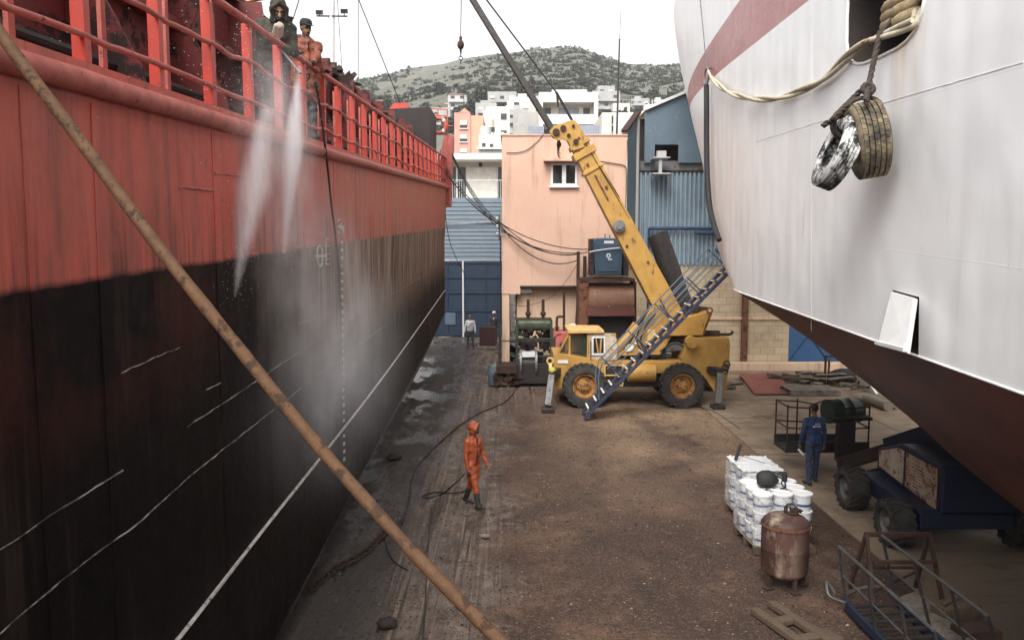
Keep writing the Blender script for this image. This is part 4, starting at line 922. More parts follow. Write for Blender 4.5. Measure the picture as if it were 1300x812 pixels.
n = NT('tyre splashed with white paint'); f = n.ramp(n.noise(7, 'Object', (1, 1, 1), 8, .75), .46, .53); xx, yy, zz = n.sep(n.coord('Object')); n.col(n.mix(n.math('MULTIPLY', f, n.ramp(zz, .05, .55, .25, 1.)), (.018, .018, .018), (.72, .71, .69))); n.set(.7); M['tyre_white'] = n.m
n = NT('tyre with sandy dirt'); f = n.ramp(n.noise(5, 'Object', detail=8, rough=.75), .40, .60); n.col(n.mix(f, (.035, .03, .024), (.235, .185, .115))); n.set(.85); M['tyre_sand'] = n.m
cA = WP(1102, 178, 4.0 - .32); cB = WP(1064, 194, 4.0 - .62)
tA = MB(); tyre_geo(tA, cA, (-.94, .20, -.16), .435, .34); tag(tA.build('fender_tyre', 'tyre_sand', smooth=35), 'sandy brown truck tyre hung against the white hull, roped around its top', 'tyre', 'tyres hung on the white ship')
tB = MB(); tyre_geo(tB, cB, (-.90, .05, .36), .44, .225); tag(tB.build('fender_tyre', 'tyre_white', smooth=35), 'black tyre splashed with white paint hanging in front of the sandy tyre', 'tyre', 'tyres hung on the white ship')
M['rope_tan'] = pm('tan mooring rope', (.42, .33, .20), (.30, .225, .13), 14, .9, bump=.8, bscale=60, bd=.02)
M['rope_pale'] = pm('pale stiff rope', (.55, .50, .38), (.42, .36, .25), 8, .8, c3=(.14, .09, .06), t3=.6, s3=3, bump=.6, bscale=60)
M['rope_dark'] = pm('dark rope', (.045, .036, .03), (.08, .06, .045), 14, .9, bump=.8, bscale=80)
def strand_rope(pts, r, nst=3, tw=9.):
    mb = MB(); q = [Vector(p) for p in pts]; acc = 0
    rings = []
    for s in range(nst):
        line = []; acc = 0
        for i, p in enumerate(q):
            if i: acc += (p - q[i - 1]).length
            t_ = (q[min(i + 1, len(q) - 1)] - q[max(i - 1, 0)]).normalized(); u = t_.cross(Vector((1, .2, .1))).normalized(); v_ = t_.cross(u); a = acc * tw + s * 2 * math.pi / nst
            line.append(p + (u * math.cos(a) + v_ * math.sin(a)) * r * .52)
        mb.tube(line, r * .58, 7)
    return mb
top = WP(1117, 42, 4.0 - .10); knot = WP(1102, 113, 4.0 - .34)
mb = strand_rope([top + Vector((.5, .1, .55)), top + Vector((.1, 0, .1))] + catmull([top, WP(1110, 75, 3.8), knot, WP(1100, 128, 4.0 - .5)], 12), .034, 3, 22)
tmp = strand_rope(catmull([knot + Vector((-.03, 0, .03)), WP(1085, 123, 3.55), WP(1071, 137, 3.4), WP(1058, 150, 3.25), cB + Vector((-.05, .05, .40)), cB + Vector((-.12, .2, .35))], 10), .034, 3, 22); 
b0 = len(mb.v); mb.v += tmp.v; mb.f += [tuple(i + b0 for i in f) for f in tmp.f]; mb.mi += tmp.mi
def loop_on(c, ax, Rr, r, wd, tilt):
    a_ = Vector(ax).normalized(); u = Vector((0, 0, 1)); u = (u - a_ * u.dot(a_)).normalized(); t_ = a_.cross(u); u2 = u * math.cos(tilt) + t_ * math.sin(tilt); t2 = a_.cross(u2)
    m3 = Matrix((u2, a_, t2)).transposed(); mb.torus(Vector(c) + u2 * Rr, 1, r, m3 @ Matrix.Diagonal((.155, wd, 1)), 22, 7)
for tl in (-.10, .0, .12): loop_on(cB, (-.90, .05, .36), .35, .026, .175, tl + .25)
loop_on(cA, (-.94, .20, -.16), .355, .028, .205, .1); mb.torus(knot, .06, .035, rx(1.2), 12, 6)
tag(mb.build('tyre_rope', 'rope_dark', smooth=60), 'dark knotted rope dropping from the hawse hole and holding the two tyres', 'rope')
eye = WP(897, 98, 4.0 - .10)
pts = catmull([WP(899, 92, 3.88), WP(912, 108, 3.86), WP(930, 119, 3.87), WP(955, 125, 3.88), WP(985, 125, 3.9), WP(1012, 117, 3.9), WP(1045, 101, 3.91), WP(1075, 73, 3.92), WP(1100, 54, 3.93), WP(1130, 42, 3.94), WP(1158, 30, 3.95), WP(1164, 22, 4.05), WP(1166, 8, 4.35)], 10)
mb = strand_rope(pts, .062, 2, 1.6); tag(mb.build('bow_rope', 'rope_pale', smooth=60), 'thick pale rope sagging from the ring on the red stripe to the hawse hole', 'rope')
mb = MB()
for k in range(3):
    pa = [WP(1124 + 4 * k % 3, 34 - k * 11, 4.40), WP(1130, 31 - k * 12, 4.16), WP(1142, 26 - k * 13, 4.08), WP(1160, 15 - k * 13, 4.2), WP(1167, 6 - k * 13, 4.5)]
    r_ = MB(); r_.tube(catmull(pa, 8), [.075 + .006 * math.sin(i_ * .8 + k) for i_ in range(33)], 10); b0 = len(mb.v); mb.v += r_.v; mb.f += [tuple(i + b0 for i in f) for f in r_.f]; mb.mi += r_.mi
tag(mb.build('rope_coil', 'rope_tan', smooth=60), 'thick tan mooring rope coiled in the hawse hole of the white ship', 'rope')
bo = MB(); a = WP(1121, 24, 4.55); bo.cyl(a + Vector((0, 0, -.35)), a + Vector((0, 0, .5)), .16, n=14); tag(bo.build('bollard', 'dark_steel', smooth=40), 'dark steel bollard standing inside the hawse hole behind the dark rope', 'bollard')
mb = MB(); mb.torus(eye, .22, .022, ry(R(90)) @ rz(.1), 20, 6); mb.cyl(eye + Vector((0, 0, .22)), WP(889, 0, 3.9), .016, n=5); mb.cyl(eye + Vector((.02, .1, .22)), eye + Vector((.25, .1, .3)), .03, n=6)
mb.cyl(WP(889, 0, 3.9), WP(886, -40, 3.95), .016, n=5); tag(mb.build('rope_ring', 'steel_grey', smooth=60), 'steel ring on a thin wire in front of the red stripe, holding the pale rope', 'ring')
mb = MB(); pts = [eye + Vector((0, 0, -.22)), WP(897, 130, 3.86), WP(897, 180, 3.85), WP(898, 225, 3.84), WP(901, 262, 3.84), WP(907, 288, 3.84), WP(913, 305, 3.9)]; mb.tube(catmull(pts, 8), .07, 8); tag(mb.build('rubber_hose', 'black', smooth=60), 'thick black hose hanging from the ring down the white bow', 'hose')
# ================================================================ MOBILE CRANE
def axis_m(c, ax):
    z_ = Vector(ax).normalized(); u = Vector((0, 0, 1)) if abs(z_.z) < .9 else Vector((1, 0, 0)); u = (u - z_ * u.dot(z_)).normalized(); v_ = z_.cross(u)
    m_ = Matrix((u, v_, z_)).transposed().to_4x4(); m_.translation = Vector(c); return m_
M['rim_yellow'] = pm('dirty yellow rim', (.42, .20, .04), (.26, .12, .04), 6, .6, c3=(.10, .05, .03), t3=.5, s3=8)
M['rim_grey'] = pm('dirty grey rim', (.16, .15, .14), (.08, .07, .06), 6, .7)
def wheel(parent, c, ax, Ro, Wd, rim='rim_yellow', lugs=22):
    """big off-road wheel; ax points to the outside"""
    m_ = axis_m(c, ax); h_ = Wd / 2; mb = MB()
    mb.lathe([(Ro * .56, h_ * .72), (Ro * .62, h_ * .98), (Ro * .80, h_ * 1.02), (Ro * .93, h_ * .86), (Ro * .955, h_ * .4), (Ro * .96, 0), (Ro * .955, -h_ * .4), (Ro * .93, -h_ * .86), (Ro * .80, -h_ * 1.02), (Ro * .62, -h_ * .98), (Ro * .56, -h_ * .72)], 36, m_, cap=False)
    for k in range(lugs):
        for s in (-1, 1):
            th = (k + .25 * s) * 2 * math.pi / lugs; rr_ = m_.to_3x3() @ Matrix.Rotation(th, 3, 'Z') @ Matrix.Rotation(s * .5, 3, 'X')
            mb.box(m_ @ Vector((Ro * .955 * math.cos(th), Ro * .955 * math.sin(th), s * h_ * .46)), (Ro * .09, Ro * .12, h_ * .98), rr_)
            th2 = th + .06 * s
            mb.box(m_ @ Vector((Ro * .895 * math.cos(th2), Ro * .895 * math.sin(th2), s * h_ * .93)), (Ro * .13, Ro * .11, h_ * .12), m_.to_3x3() @ Matrix.Rotation(th2, 3, 'Z'))
    w_ = wthing('wheel', (0, 0, 0), None, None) if False else None
    hub = MB(); hub.lathe([(Ro * .575, h_ * .60), (Ro * .575, h_ * .74), (Ro * .52, h_ * .78), (Ro * .48, h_ * .55), (Ro * .40, h_ * .30), (Ro * .36, h_ * .28), (Ro * .34, h_ * .42), (Ro * .22, h_ * .48), (Ro * .20, h_ * .80), (Ro * .12, h_ * .86), (.001, h_ * .86)], 28, m_, cap=False)
    hub.lathe([(Ro * .57, h_ * .2), (Ro * .57, -h_ * .7), (.001, -h_ * .7)], 20, m_, cap=False)
    for k in range(10):
        th = k * math.pi / 5; p_ = m_ @ Vector((Ro * .29 * math.cos(th), Ro * .29 * math.sin(th), h_ * .44)); hub.cyl(p_, p_ + m_.to_3x3() @ Vector((0, 0, h_ * .09)), Ro * .025, n=6)
    wh = mb.build('wheel', 'tyre', parent, smooth=32); hub.build('rim', rim, wh, smooth=35); return wh
Y0 = 26.1
crane = wthing('mobile_crane', (4.2, 27.2, 0), 'yellow four wheeled mobile crane with raised boom standing in the yard', 'crane')
pa = P(742, 486, 26.0); pb = P(865, 489, 26.0)
for q in (pa, pb):
    wheel(crane, (q.x, 25.98, .72), (0, -1, 0), .73, .52); wheel(crane, (q.x, 28.2, .72), (0, 1, 0), .73, .52)
PX = lambda poly, Ya, Yb_: MB().pxp(poly, Ya, Yb_)
# chassis: front body, beam, rear body
PX([(702.5, 449), (716, 449), (768, 458), (768, 474), (745, 474), (722, 477), (712, 494), (703, 494)], 26.25, 28.0).build('front_body', 'yellow', crane, bevel=.015)
PX([(766, 458.5), (872, 459), (872, 474), (766, 473)], 26.28, 27.95).build('chassis_beam', 'yellow', crane, bevel=.01)
PX([(873, 431), (882, 429), (926, 429), (927.5, 440), (925, 471), (921, 497), (907, 497), (892, 476), (868, 470), (866, 456)], 26.22, 28.05).build('engine_hood', 'yellow', crane, bevel=.02)
q = PX([(893, 436), (922, 436), (920, 466), (895, 466)], 26.19, 26.217); q.build('hood_door', 'yellow', crane, bevel=.006)
q = MB(); c = P(878, 434, 26.1); q.cyl((c.x, 26.0, c.z), (c.x, 26.3, c.z), .2, n=18).build('air_cleaner', 'yellow', crane, smooth=40)
a = P(797, 473, 26.2); b = P(831, 473, 26.2); MB().cyl((a.x, 26.15, a.z), (b.x, 26.15, b.z), .29, n=22).build('fuel_tank', 'yellow', crane, smooth=40)
q = MB(); c = P(779, 476, 26.1); q.b2((c.x - .27, 26.1, c.z - .33), (c.x + .27, 26.26, c.z + .35)); q.build('step_box', 'hold_black', crane)
q = MB()
for z_ in (-.34, 0, .34): q.b2((c.x - .3, 26.05, c.z + z_ - .02), (c.x + .3, 26.09, c.z + z_ + .02))
for xx in (-.3, .3): q.b2((c.x + xx - .02, 26.04, c.z - .36), (c.x + xx + .02, 26.095, c.z + .38))
q.build('step_frame', 'yellow_pale', crane)
q = MB(); q.b2((P(770, 480, 26.5).x, 26.6, .55), (P(850, 480, 26.5).x, 27.6, .95)); q.cyl((pa.x, 25.9, .72), (pa.x, 28.2, .72), .16, n=10); q.cyl((pb.x, 25.9, .72), (pb.x, 28.2, .72), .16, n=10); q.build('axle', 'dark_steel', crane)
# cab
cab = PX([(707, 449.5), (723, 423), (782, 423), (784, 457), (716, 449.5)], 27.45, 27.5).build('cab', 'yellow', crane)
PX([(748, 422.5), (776, 423), (783, 430), (784, 457.5), (748, 455.5)], 26.3, 26.36).build('cab_door', pm('bleached cab door', (.52, .46, .38), (.42, .33, .22), 4, .7, c3=(.36, .18, .06), t3=.54), cab, bevel=.01)
PX([(753, 428.5), (767, 428.5), (767, 449), (753, 449)], 26.27, 26.297).build('door_window', 'glass', cab)
q = MB(); q.pxp([(751.5, 427), (768.5, 427), (768.5, 429), (751.5, 429)], 26.25, 26.296).pxp([(751.5, 448.5), (768.5, 448.5), (768.5, 450.5), (751.5, 450.5)], 26.25, 26.296).pxp([(751.5, 429.1), (753.5, 429.1), (753.5, 448.4), (751.5, 448.4)], 26.25, 26.296).pxp([(766.5, 429.1), (768.5, 429.1), (768.5, 448.4), (766.5, 448.4)], 26.25, 26.296); q.build('window_frame', 'white_paint', cab)
q = MB(); q.pxp([(756, 430), (757.5, 430), (760.5, 448), (758.5, 448)], 26.262, 26.268).pxp([(762, 430), (764.5, 430), (763, 448), (761, 448)], 26.262, 26.268); q.build('curtain_strip', 'yellow', cab)
PX([(720, 417.5), (766, 418), (768, 423), (721, 423.5)], 26.2, 27.6).build('cab_roof', 'yellow_pale', cab, bevel=.03)
fr = MB()
for a_, b_ in (((708, 449), (722, 424)), ((723, 450), (723, 424)), ((746, 455), (746.5, 424))):
    for Y in (26.32, 27.42): fr.bar(P(*a_, Y), P(*b_, Y), .06, .06)
fr.bar(P(708, 449, 26.32), P(708, 449, 27.4), .06, .06); fr.build('cab_pillar', 'yellow', cab)
n = NT('grimy cab glass'); n.col((.05, .065, .05)); n.set(.12, 0, .6); n.put(.38, n.b.inputs['Alpha']); M['cab_glass'] = n.m
q = MB(); q.pxp([(711, 448), (722, 427), (722, 448)], 26.33, 26.345).pxp([(725, 448), (725, 425.5), (744.5, 425.5), (744.5, 453)], 26.33, 26.345); q.build('cab_window', 'cab_glass', cab)
q = MB(); c = P(734, 446, 26.9); q.box(c + Vector((0, 0, -.1)), (.45, .45, .12)).box(c + Vector((.22, 0, .25)), (.1, .45, .7)); q.box(c + Vector((-.55, 0, .1)), (.15, .5, .35)); q.build('driver_seat', 'hold_black', cab, bevel=.03)
PX([(708, 457), (721, 457), (721, 461), (708, 461)], 26.225, 26.247).build('number_plate', 'white_paint', crane)
# slewing base, turret plates, counterweight
PX([(788, 451), (872, 446), (874, 430), (868, 420), (846, 424), (812, 447)], 26.75, 27.9).build('slew_base', 'dark_steel', crane)
PX([(828, 388), (864, 393), (869, 402), (851, 430), (838, 450), (783, 451.5), (800, 438)], 26.55, 26.65).build('turret_plate', 'yellow', crane, bevel=.01)
PX([(828, 388), (864, 393), (869, 402), (851, 430), (838, 450), (783, 451.5), (800, 438)], 27.7, 27.8).build('turret_plate', 'yellow', crane, bevel=.01)
q = PX([(866, 404), (901, 395), (905, 397), (894, 425), (892, 425.5), (848, 426.5)], 26.4, 27.95); q.build('counterweight', 'yellow', crane, bevel=.02)
q = MB(); c = P(901, 394, 26.4); q.torus(c, .09, .03, rx(R(90)), 14, 6); q.bar(P(893, 424, 26.38), P(902, 397, 26.38), .05, .05); q.build('lifting_eye', 'rust', crane)
q = MB()
for k in range(26): 
    c = P(rnd.uniform(872, 897), rnd.uniform(390, 402), 27.2 + rnd.uniform(-.5, .5)); q.box(c, (rnd.uniform(.1, .4), .2, rnd.uniform(.05, .2)), ry(rnd.uniform(-.6, .6)))
q.build('winch_gear', 'rust_dark', crane)
q = PX([(836, 438), (876, 430), (874, 444), (840, 447)], 26.68, 27.5); q.build('control_housing', 'steel_grey', crane, bevel=.02)
q = PX([(826, 443), (846, 441), (846, 452), (826, 455)], 26.66, 27.0); q.build('battery_box', 'blue_paint', crane, bevel=.02)
mu = MB(); a = P(892, 424, 26.9); b = P(913, 424.5, 26.9); mu.cyl(a, b, .14, n=14).cyl(b, P(925, 424.5, 26.9), .05, n=8).tube([P(925, 424.5, 26.9), P(928.5, 423.5, 26.9), P(930.5, 420, 26.9)], .05, 8).tube([P(857, 424, 26.7), P(866, 430, 26.7), P(876, 428, 26.8), a], [.16, .17, .08, .06], 10); mu.build('exhaust', 'rust_dark', crane, smooth=40)
PX([(822, 418), (832, 418), (832, 432), (822, 432)], 26.52, 26.547).build('notice_plate', 'yellow_pale', crane)
q = MB(); c = P(800, 441, 26.53); q.cyl((c.x, 26.5, c.z), (c.x, 26.548, c.z), .12, n=16); q.pxp([(794, 440), (802, 440), (804, 445), (794, 446)], 26.49, 26.51); c = P(807, 435, 26.53); q.cyl((c.x, 26.5, c.z), (c.x, 26.548, c.z), .05, n=12); q.build('sticker', 'white_paint', crane)
# lift cylinder (yellow, low) 
MB().cyl(P(782, 447, 26.9), P(809, 412, 26.9), .17, n=14).build('lift_cylinder', 'yellow', crane, smooth=40)
MB().cyl(P(809, 412, 26.9), P(826, 391, 26.9), .09, n=12).build('cylinder_rod', 'dark_steel', crane, smooth=40)
# boom
foot = P(851, 402, 27.2); headp = P(731, 176, 27.2); ax = (headp - foot).normalized(); side_ = Vector((0, 1, 0)); up_ = ax.cross(side_).normalized()
def bsec(mb, s0, s1, w0, w1, d0, d1=None):
    d1 = d1 or d0; L = (headp - foot).length; a = foot + ax * L * s0; b = foot + ax * L * s1
    i = [mb.vert(p + side_ * sy * d / 2 + up_ * su * w_ / 2) for p, w_, d in ((a, w0, d0), (b, w1, d1)) for sy in (-1, 1) for su in (-1, 1)]
    for f in ((0, 1, 3, 2), (4, 6, 7, 5), (0, 4, 5, 1), (1, 5, 7, 3), (3, 7, 6, 2), (2, 6, 4, 0)): mb.face([i[k] for k in f])
q = MB(); bsec(q, -.05, .93, .84, .63, .70, .58); boom = q.build('boom', 'yellow', crane, bevel=.015)
q = MB(); bsec(q, .90, .935, .80, .80, .72); bsec(q, .82, .835, .77, .77, .70); bsec(q, .955, .975, .74, .72, .64); q.build('boom_collar', 'yellow', boom, bevel=.01)
q = MB(); bsec(q, .93, 1.02, .60, .58, .50); q.build('boom_section', 'yellow', boom, bevel=.01)
q = MB(); L_ = (headp - foot).length
for s_, o_ in ((.94, .14), (.99, -.05), (.86, .1), (.72, -.1), (.42, .22), (.3, -.15)):
    c = foot + ax * L_ * s_ + up_ * o_; q.cyl(c - side_ * .37, c - side_ * .30, .05, n=8)
q.bar(foot + ax * L_ * .80 - side_ * .325 + up_ * .05, foot + ax * L_ * .66 - side_ * .335 + up_ * .05, .03, .05); q.build('boom_fitting', 'rust', boom)
c = P(786, 287, 26.8); q = MB(); q.cyl((c.x, 26.72, c.z), (c.x, 26.9, c.z), .20, n=22).cyl((c.x, 26.66, c.z), (c.x, 26.717, c.z), .11, n=16); q.build('sheave', 'steel_grey', boom, smooth=35)
hd = PX([(697, 167), (703, 160), (712, 157), (720, 154), (729, 152), (737, 161), (739, 176), (742, 187), (726, 192), (722, 180), (714, 176), (709, 179), (702, 174)], 26.85, 26.93); hd.mat(0); hd.pxp([(697, 167), (703, 160), (712, 157), (720, 154), (729, 152), (737, 161), (739, 176), (742, 187), (726, 192), (722, 180), (714, 176), (709, 179), (702, 174)], 27.45, 27.53); hd.pxp([(714, 158), (729, 154), (736, 163), (738, 176), (726, 182), (716, 172)], 26.95, 27.43); head = hd.build('boom_head', 'yellow', crane, bevel=.012)
q = MB()
for px, py, r_ in ((715, 163, .10), (731, 180, .09), (706, 168, .12), (722, 172, .06), (728, 160, .05)):
    c = P(px, py, 26.84); q.cyl((c.x, 26.78, c.z), (c.x, 27.6, c.z), r_, n=14)
q.build('head_sheave', 'rust_dark', head, smooth=40)
jt = P(584, -26, 27.2); jb = P(703, 168, 27.2)
q = MB(); d_ = (jt - jb); s2 = Vector((0, 1, 0)); u2 = d_.normalized().cross(s2)
for sy in (-.2, .2): q.bar(jb + s2 * sy, jt + s2 * sy * .6, .16, .20, up=(0, 1, 0))
for k in range(14): q.bar(jb + d_ * (k / 14) + s2 * .2, jb + d_ * ((k + 1) / 14) - s2 * .18, .04, .04)
q.build('jib', 'dark_steel', crane)
q = MB(); 
for sy in (-.12, .12): q.cyl(P(728, 156, 27.2 + sy), P(706, 117, 27.2 + sy), .05, n=6); q.cyl(P(706, 117, 27.2 + sy), P(598, -26, 27.2 + sy), .03, n=6)
q.cyl(P(740, 176, 26.9), P(806, 290, 26.9), .018, n=5); q.cyl(P(760, 210, 26.8), P(786, 250, 26.8), .018, n=5); q.cyl(P(707, 118, 27.1), P(708.5, 136, 27.1), .04, n=6); q.build('pendant_rope', 'dark_steel', crane)
for k, pp_ in enumerate(([(815, 446), (808, 430), (816, 410), (828, 396)], [(820, 447), (813, 432), (821, 412), (832, 398)], [(846, 430), (852, 412), (846, 396), (838, 380)], [(868, 440), (858, 436), (846, 440), (838, 446)], [(872, 470), (858, 462), (840, 463), (826, 468)], [(770, 468), (786, 462), (800, 461), (815, 465)])):
    q = MB(); q.tube(catmull([P(px, py, 26.45 - .03 * (k % 3)) for px, py in pp_], 6), .028, 6); q.build('hydraulic_hose', 'black', crane, smooth=60)
q = MB(); q.tube([P(712, 424, 26.2), P(706, 426, 25.95), P(704, 432, 25.9)], .02, 6); q.box(P(704, 434, 25.9), (.06, .18, .32)); q.build('mirror', 'hold_black', cab)
q = MB(); q.tube([P(750, 456, 26.2), P(750, 440, 26.15), P(750, 432, 26.2)], .018, 6); q.build('grab_handle', 'dark_steel', cab)
for px in (724, 734): q = MB(); c = P(px, 471, 26.24); q.cyl(c, c - Vector((0, .05, 0)), .07, n=12); q.build('side_lamp', 'rust', crane)
# hooks
def hook(name, a, b, scale, label):
    t = wthing(name, b, label, 'hook'); Y = b.y
    MB().cyl(a, b + Vector((0, 0, .9 * scale)), .016, n=5).build('hoist_rope', 'dark_steel', t)
    MB().lathe([(.02, 1.0), (.07, .95), (.06, .82), (.13, .74), (.15, .62), (.11, .5), (.05, .46), (.04, .3)], 14, Matrix.Translation(b) @ Matrix.Scale(scale, 4)).build('swivel', 'rust_dark', t, smooth=50)
    q = MB()
    for k in range(3): q.torus(b + Vector((0, 0, (.24 - .15 * k) * scale)), .07 * scale, .022 * scale, (rx(R(90)) if k % 2 else ry(R(90))), 12, 6, sx=1.2)
    q.build('chain', 'dark_steel', t); return t
hook('crane_hook', jt + Vector((.05, 0, 0)), P(585, 77, 27.2), .8, 'crane hook block with short chain hanging high against the sky')
hook('auxiliary_hook', P(711, 177, 27.2), P(709.5, 197, 27.2), .55, 'small hook hanging just below the yellow boom head')
# outriggers
def outrig(px0, py0, px1, py1, Y, lean, nm):
    q = MB(); a = P(px0, py0, Y); b = G(px1, py1); b = Vector((b.x, Y - lean, 0))
    q.bar(a, b + Vector((0, 0, .2)), .20, .20, up=(0, 1, 0)); o = q.build('outrigger', 'steel_grey', crane, bevel=.01)
    MB().cyl(b + Vector((0, 0, .26)), b + Vector((0, 0, .12)), .06, n=8).box(b + Vector((0, 0, .075)), (.42, .42, .14)).build('outrigger_foot', 'dark_steel', o, bevel=.02)
    MB().bar((a.x, Y, a.z), (a.x + (.6 if px0 < 800 else -.4), 27.5, a.z), .26, .26).build('outrigger_beam', 'dark_steel', crane)
    return o
outrig(700, 476, 695, 522, 25.5, .35, 'f'); outrig(914, 473, 915, 522, 25.6, .0, 'r')
q = MB(); c = P(698.5, 458, 25.9); q.torus(c, .10, .035, rx(R(90)), 14, 6).bar(c + Vector((0, 0, -.1)), P(699, 476, 25.7), .1, .1); q.build('tow_eye', 'yellow_pale', crane)
q = MB(); c = P(701, 470, 25.6); q.ell(c, (.13, .13, .12), 10, 8); q.build('warning_light', pm('yellow green lamp cap', (.45, .42, .06), rough=.5), crane, smooth=60)
q = MB(); c = P(922, 462, 25.7)
for k in range(3): q.torus(c + Vector((rnd.uniform(-.05, .05), 0, -.12 * k)), .1, .03, rx(R(70 + 20 * k)), 12, 5)
q.build('shackle', 'dark_steel', crane)
# black steel tube leaning behind the crane
q = MB(); a = P(834, 297, 29.0); d_ = (P(868, 392, 29.0) - a).normalized(); b = a + d_ * (a.z / -d_.z) * .995; m_ = axis_m(b, -d_ * 1.0); L = (a - b).length
q.lathe([(.38, 0), (.38, L), (.34, L), (.34, L - 1.2), (.001, L - 1.25)], 24, m_, cap=False); q.lathe([(.002, 0), (.38, 0)], 24, m_, cap=False); tag(q.build('steel_tube', 'dark_steel', smooth=40), 'big black steel tube leaning up behind the yellow crane boom', 'pipe')

# ================================================================ GANGWAY STAIRS leaning up to the white bow
gw = wthing('gangway', (2.3, 24.1, 0), 'long blue gangway stair with handrails sloping from the ground up to the white bow', 'gangway')
A = G(741, 531); A.y = 24.0; B_ = P(926, 344, 24.0); A.z = .05
dirg = (B_ - A).normalized(); Lg = (B_ - A).length + .35; nrm = Vector((-dirg.z, 0, dirg.x))
M['gw_rail'] = pm('gangway rail paint', (.10, .14, .17), (.07, .10, .13), 5, .5)
M['gw_blue'] = pm('gangway blue paint', (.028, .038, .078), (.022, .03, .06), 5, .5, c3=(.16, .15, .15), t3=.6, s3=8)
for Y in (23.95, 24.75):
    q = MB(); q.bar(A + Vector((0, Y - 24, 0)), A + dirg * Lg + Vector((0, Y - 24, 0)), .06, .26, up=(0, 1, 0)) ; q.x = None
    q.build('stringer', 'gw_blue', gw)
k = 19
for i in range(k):
    p_ = A + dirg * (.35 + (Lg - .5) * i / (k - 1)) + Vector((0, .40, .02))
    q = MB(); q.box(p_, (.24, .74, .035)); st_ = q.build('tread', 'dark_steel', gw); MB().box(p_ + Vector((-.12, -.0, .025)), (.05, .74, .04)).build('nosing', 'white_paint', st_)
for Y in (23.93, 24.78):
    off = Vector((0, Y - 24, 0)); q = MB()
    for hh in (1.0, .72): q.cyl(A + dirg * 1.6 + off + nrm * hh * .8, A + dirg * (Lg) + off + nrm * hh * .8, .022, n=6)
    q.tube([A + dirg * 1.6 + off + nrm * .8, A + dirg * 1.25 + off + nrm * .62, A + dirg * .75 + off + nrm * .1], .022, 6); q.build('handrail', 'gw_rail', gw)
    for i in range(5):
        s_ = 1.7 + i * (Lg - 1.9) / 4; MB().bar(A + dirg * s_ + off, A + dirg * s_ + off + nrm * .8 , .035, .035).build('rail_post', 'gw_blue', gw)
    q = MB()
    for hh in (.25, .45): q.cyl(A + dirg * 1.7 + off + nrm * hh, A + dirg * Lg + off + nrm * hh, .008, n=4)
    q.build('side_rope', 'gw_rail', gw)

# ================================================================ WINCH MACHINE left of the crane
wm = wthing('winch', (.9, 30.4, 0), 'green and black winch machine with two valve pipes left of the crane cab', 'winch'); Yw = 30.0
bx_ = lambda x0, y0, x1, y1, Ya, Yb_: MB().pxp([(x0, y0), (x1, y0), (x1, y1), (x0, y1)], Ya, Yb_)
bx_(652, 462, 704, 487, 29.7, 31.2).build('skid', 'hold_black', wm, bevel=.02)
q = MB()
for x_ in (656.5, 700):
    for Ya in (29.9, 31.0): q.pxp([(x_ - 1.6, 407), (x_ + 1.6, 407), (x_ + 1.6, 480), (x_ - 1.6, 480)], Ya, Ya + .1)
for yy in (406, 430, 452): q.pxp([(655, yy - 1), (701, yy - 1), (701, yy + 1), (655, yy + 1)], 29.88, 29.96)
q.build('frame', 'green_paint', wm)
a = P(654, 413, 30.2); b = P(700, 413, 30.2); MB().cyl((a.x, 30.3, a.z), (b.x, 30.3, b.z), .21, n=18).build('tank', pm('weathered green tank', (.12, .15, .085), (.06, .075, .045), 4, .5, c3=(.10, .06, .03), t3=.58), wm, smooth=40)
q = MB()
for x_ in (670.5, 689.5):
    a = P(x_, 406, 30.3); b = P(x_, 380, 30.3); q.cyl(a, b, .06, n=8); c = P(x_, 398, 30.3); q.ell(c, (.11, .11, .11), 10, 8)
a = P(654, 404.5, 30.3); b = P(700, 404.5, 30.3); q.cyl(a, b, .05, n=8); q.build('valve_pipe', 'rust_dark', wm, smooth=60)
q = MB(); a = P(662, 461, 29.9); b = P(680, 461, 29.9); q.cyl((a.x, 30.0, a.z), (b.x, 30.0, b.z), .30, n=18); dr_ = q.build('drum', 'dark_steel', wm, smooth=40)
q = MB()
for x_ in (661, 680.5): c = P(x_, 460, 29.9); q.cyl((c.x - .04, 30.0, c.z), (c.x + .04, 30.0, c.z), .52, n=22)
q.build('drum_flange', 'steel_grey', dr_, smooth=40)
bx_(663, 446, 679, 453, 29.62, 29.66).build('label_plate', 'white_paint', wm)
q = MB()
for k in range(60):
    c = P(rnd.uniform(657, 700), rnd.uniform(416, 470), 30.7 + rnd.uniform(-.5, .4)); q.box(c, (rnd.uniform(.08, .35), rnd.uniform(.1, .3), rnd.uniform(.08, .4)), ry(rnd.choice((0, 0, .3, -.5))))
q.build('engine', 'hold_black', wm)
q = MB(); q.pxp([(633, 432), (704, 432), (704, 433.5), (633, 433.5)], 29.6, 29.64).pxp([(633, 412), (636, 412), (636, 470), (633, 470)], 29.8, 29.9); q.build('guard_rail', 'dark_steel', wm)
bx_(630, 465, 655, 474, 29.4, 30.6).build('platform', 'rust_dark', wm)
q = MB()
for k in range(26): c = P(rnd.uniform(632, 660), rnd.uniform(472, 486), 30.1 + rnd.uniform(-.5, .3)); q.box((c.x, c.y, max(.12, c.z)), (rnd.uniform(.1, .4), .3, rnd.uniform(.06, .22)), ry(rnd.uniform(-.6, .6)))
q.build('clutter', 'rust_dark', wm)
t = wthing('drum_bin', (P(628, 480, 30.2).x, 30.0, 0), 'dull blue grey metal bin standing at the alley corner', 'bin')
c = P(628, 484, 30.0); MB().lathe([(.24, 0), (.26, .03), (.26, .75), (.22, .8), (.20, .76), (.20, .5), (.001, .5)], 16, Matrix.Translation((c.x, 30.0, 0))).build('body', pm('blue grey bin', (.12, .16, .18), (.08, .1, .11), 5, .6), t, smooth=40)
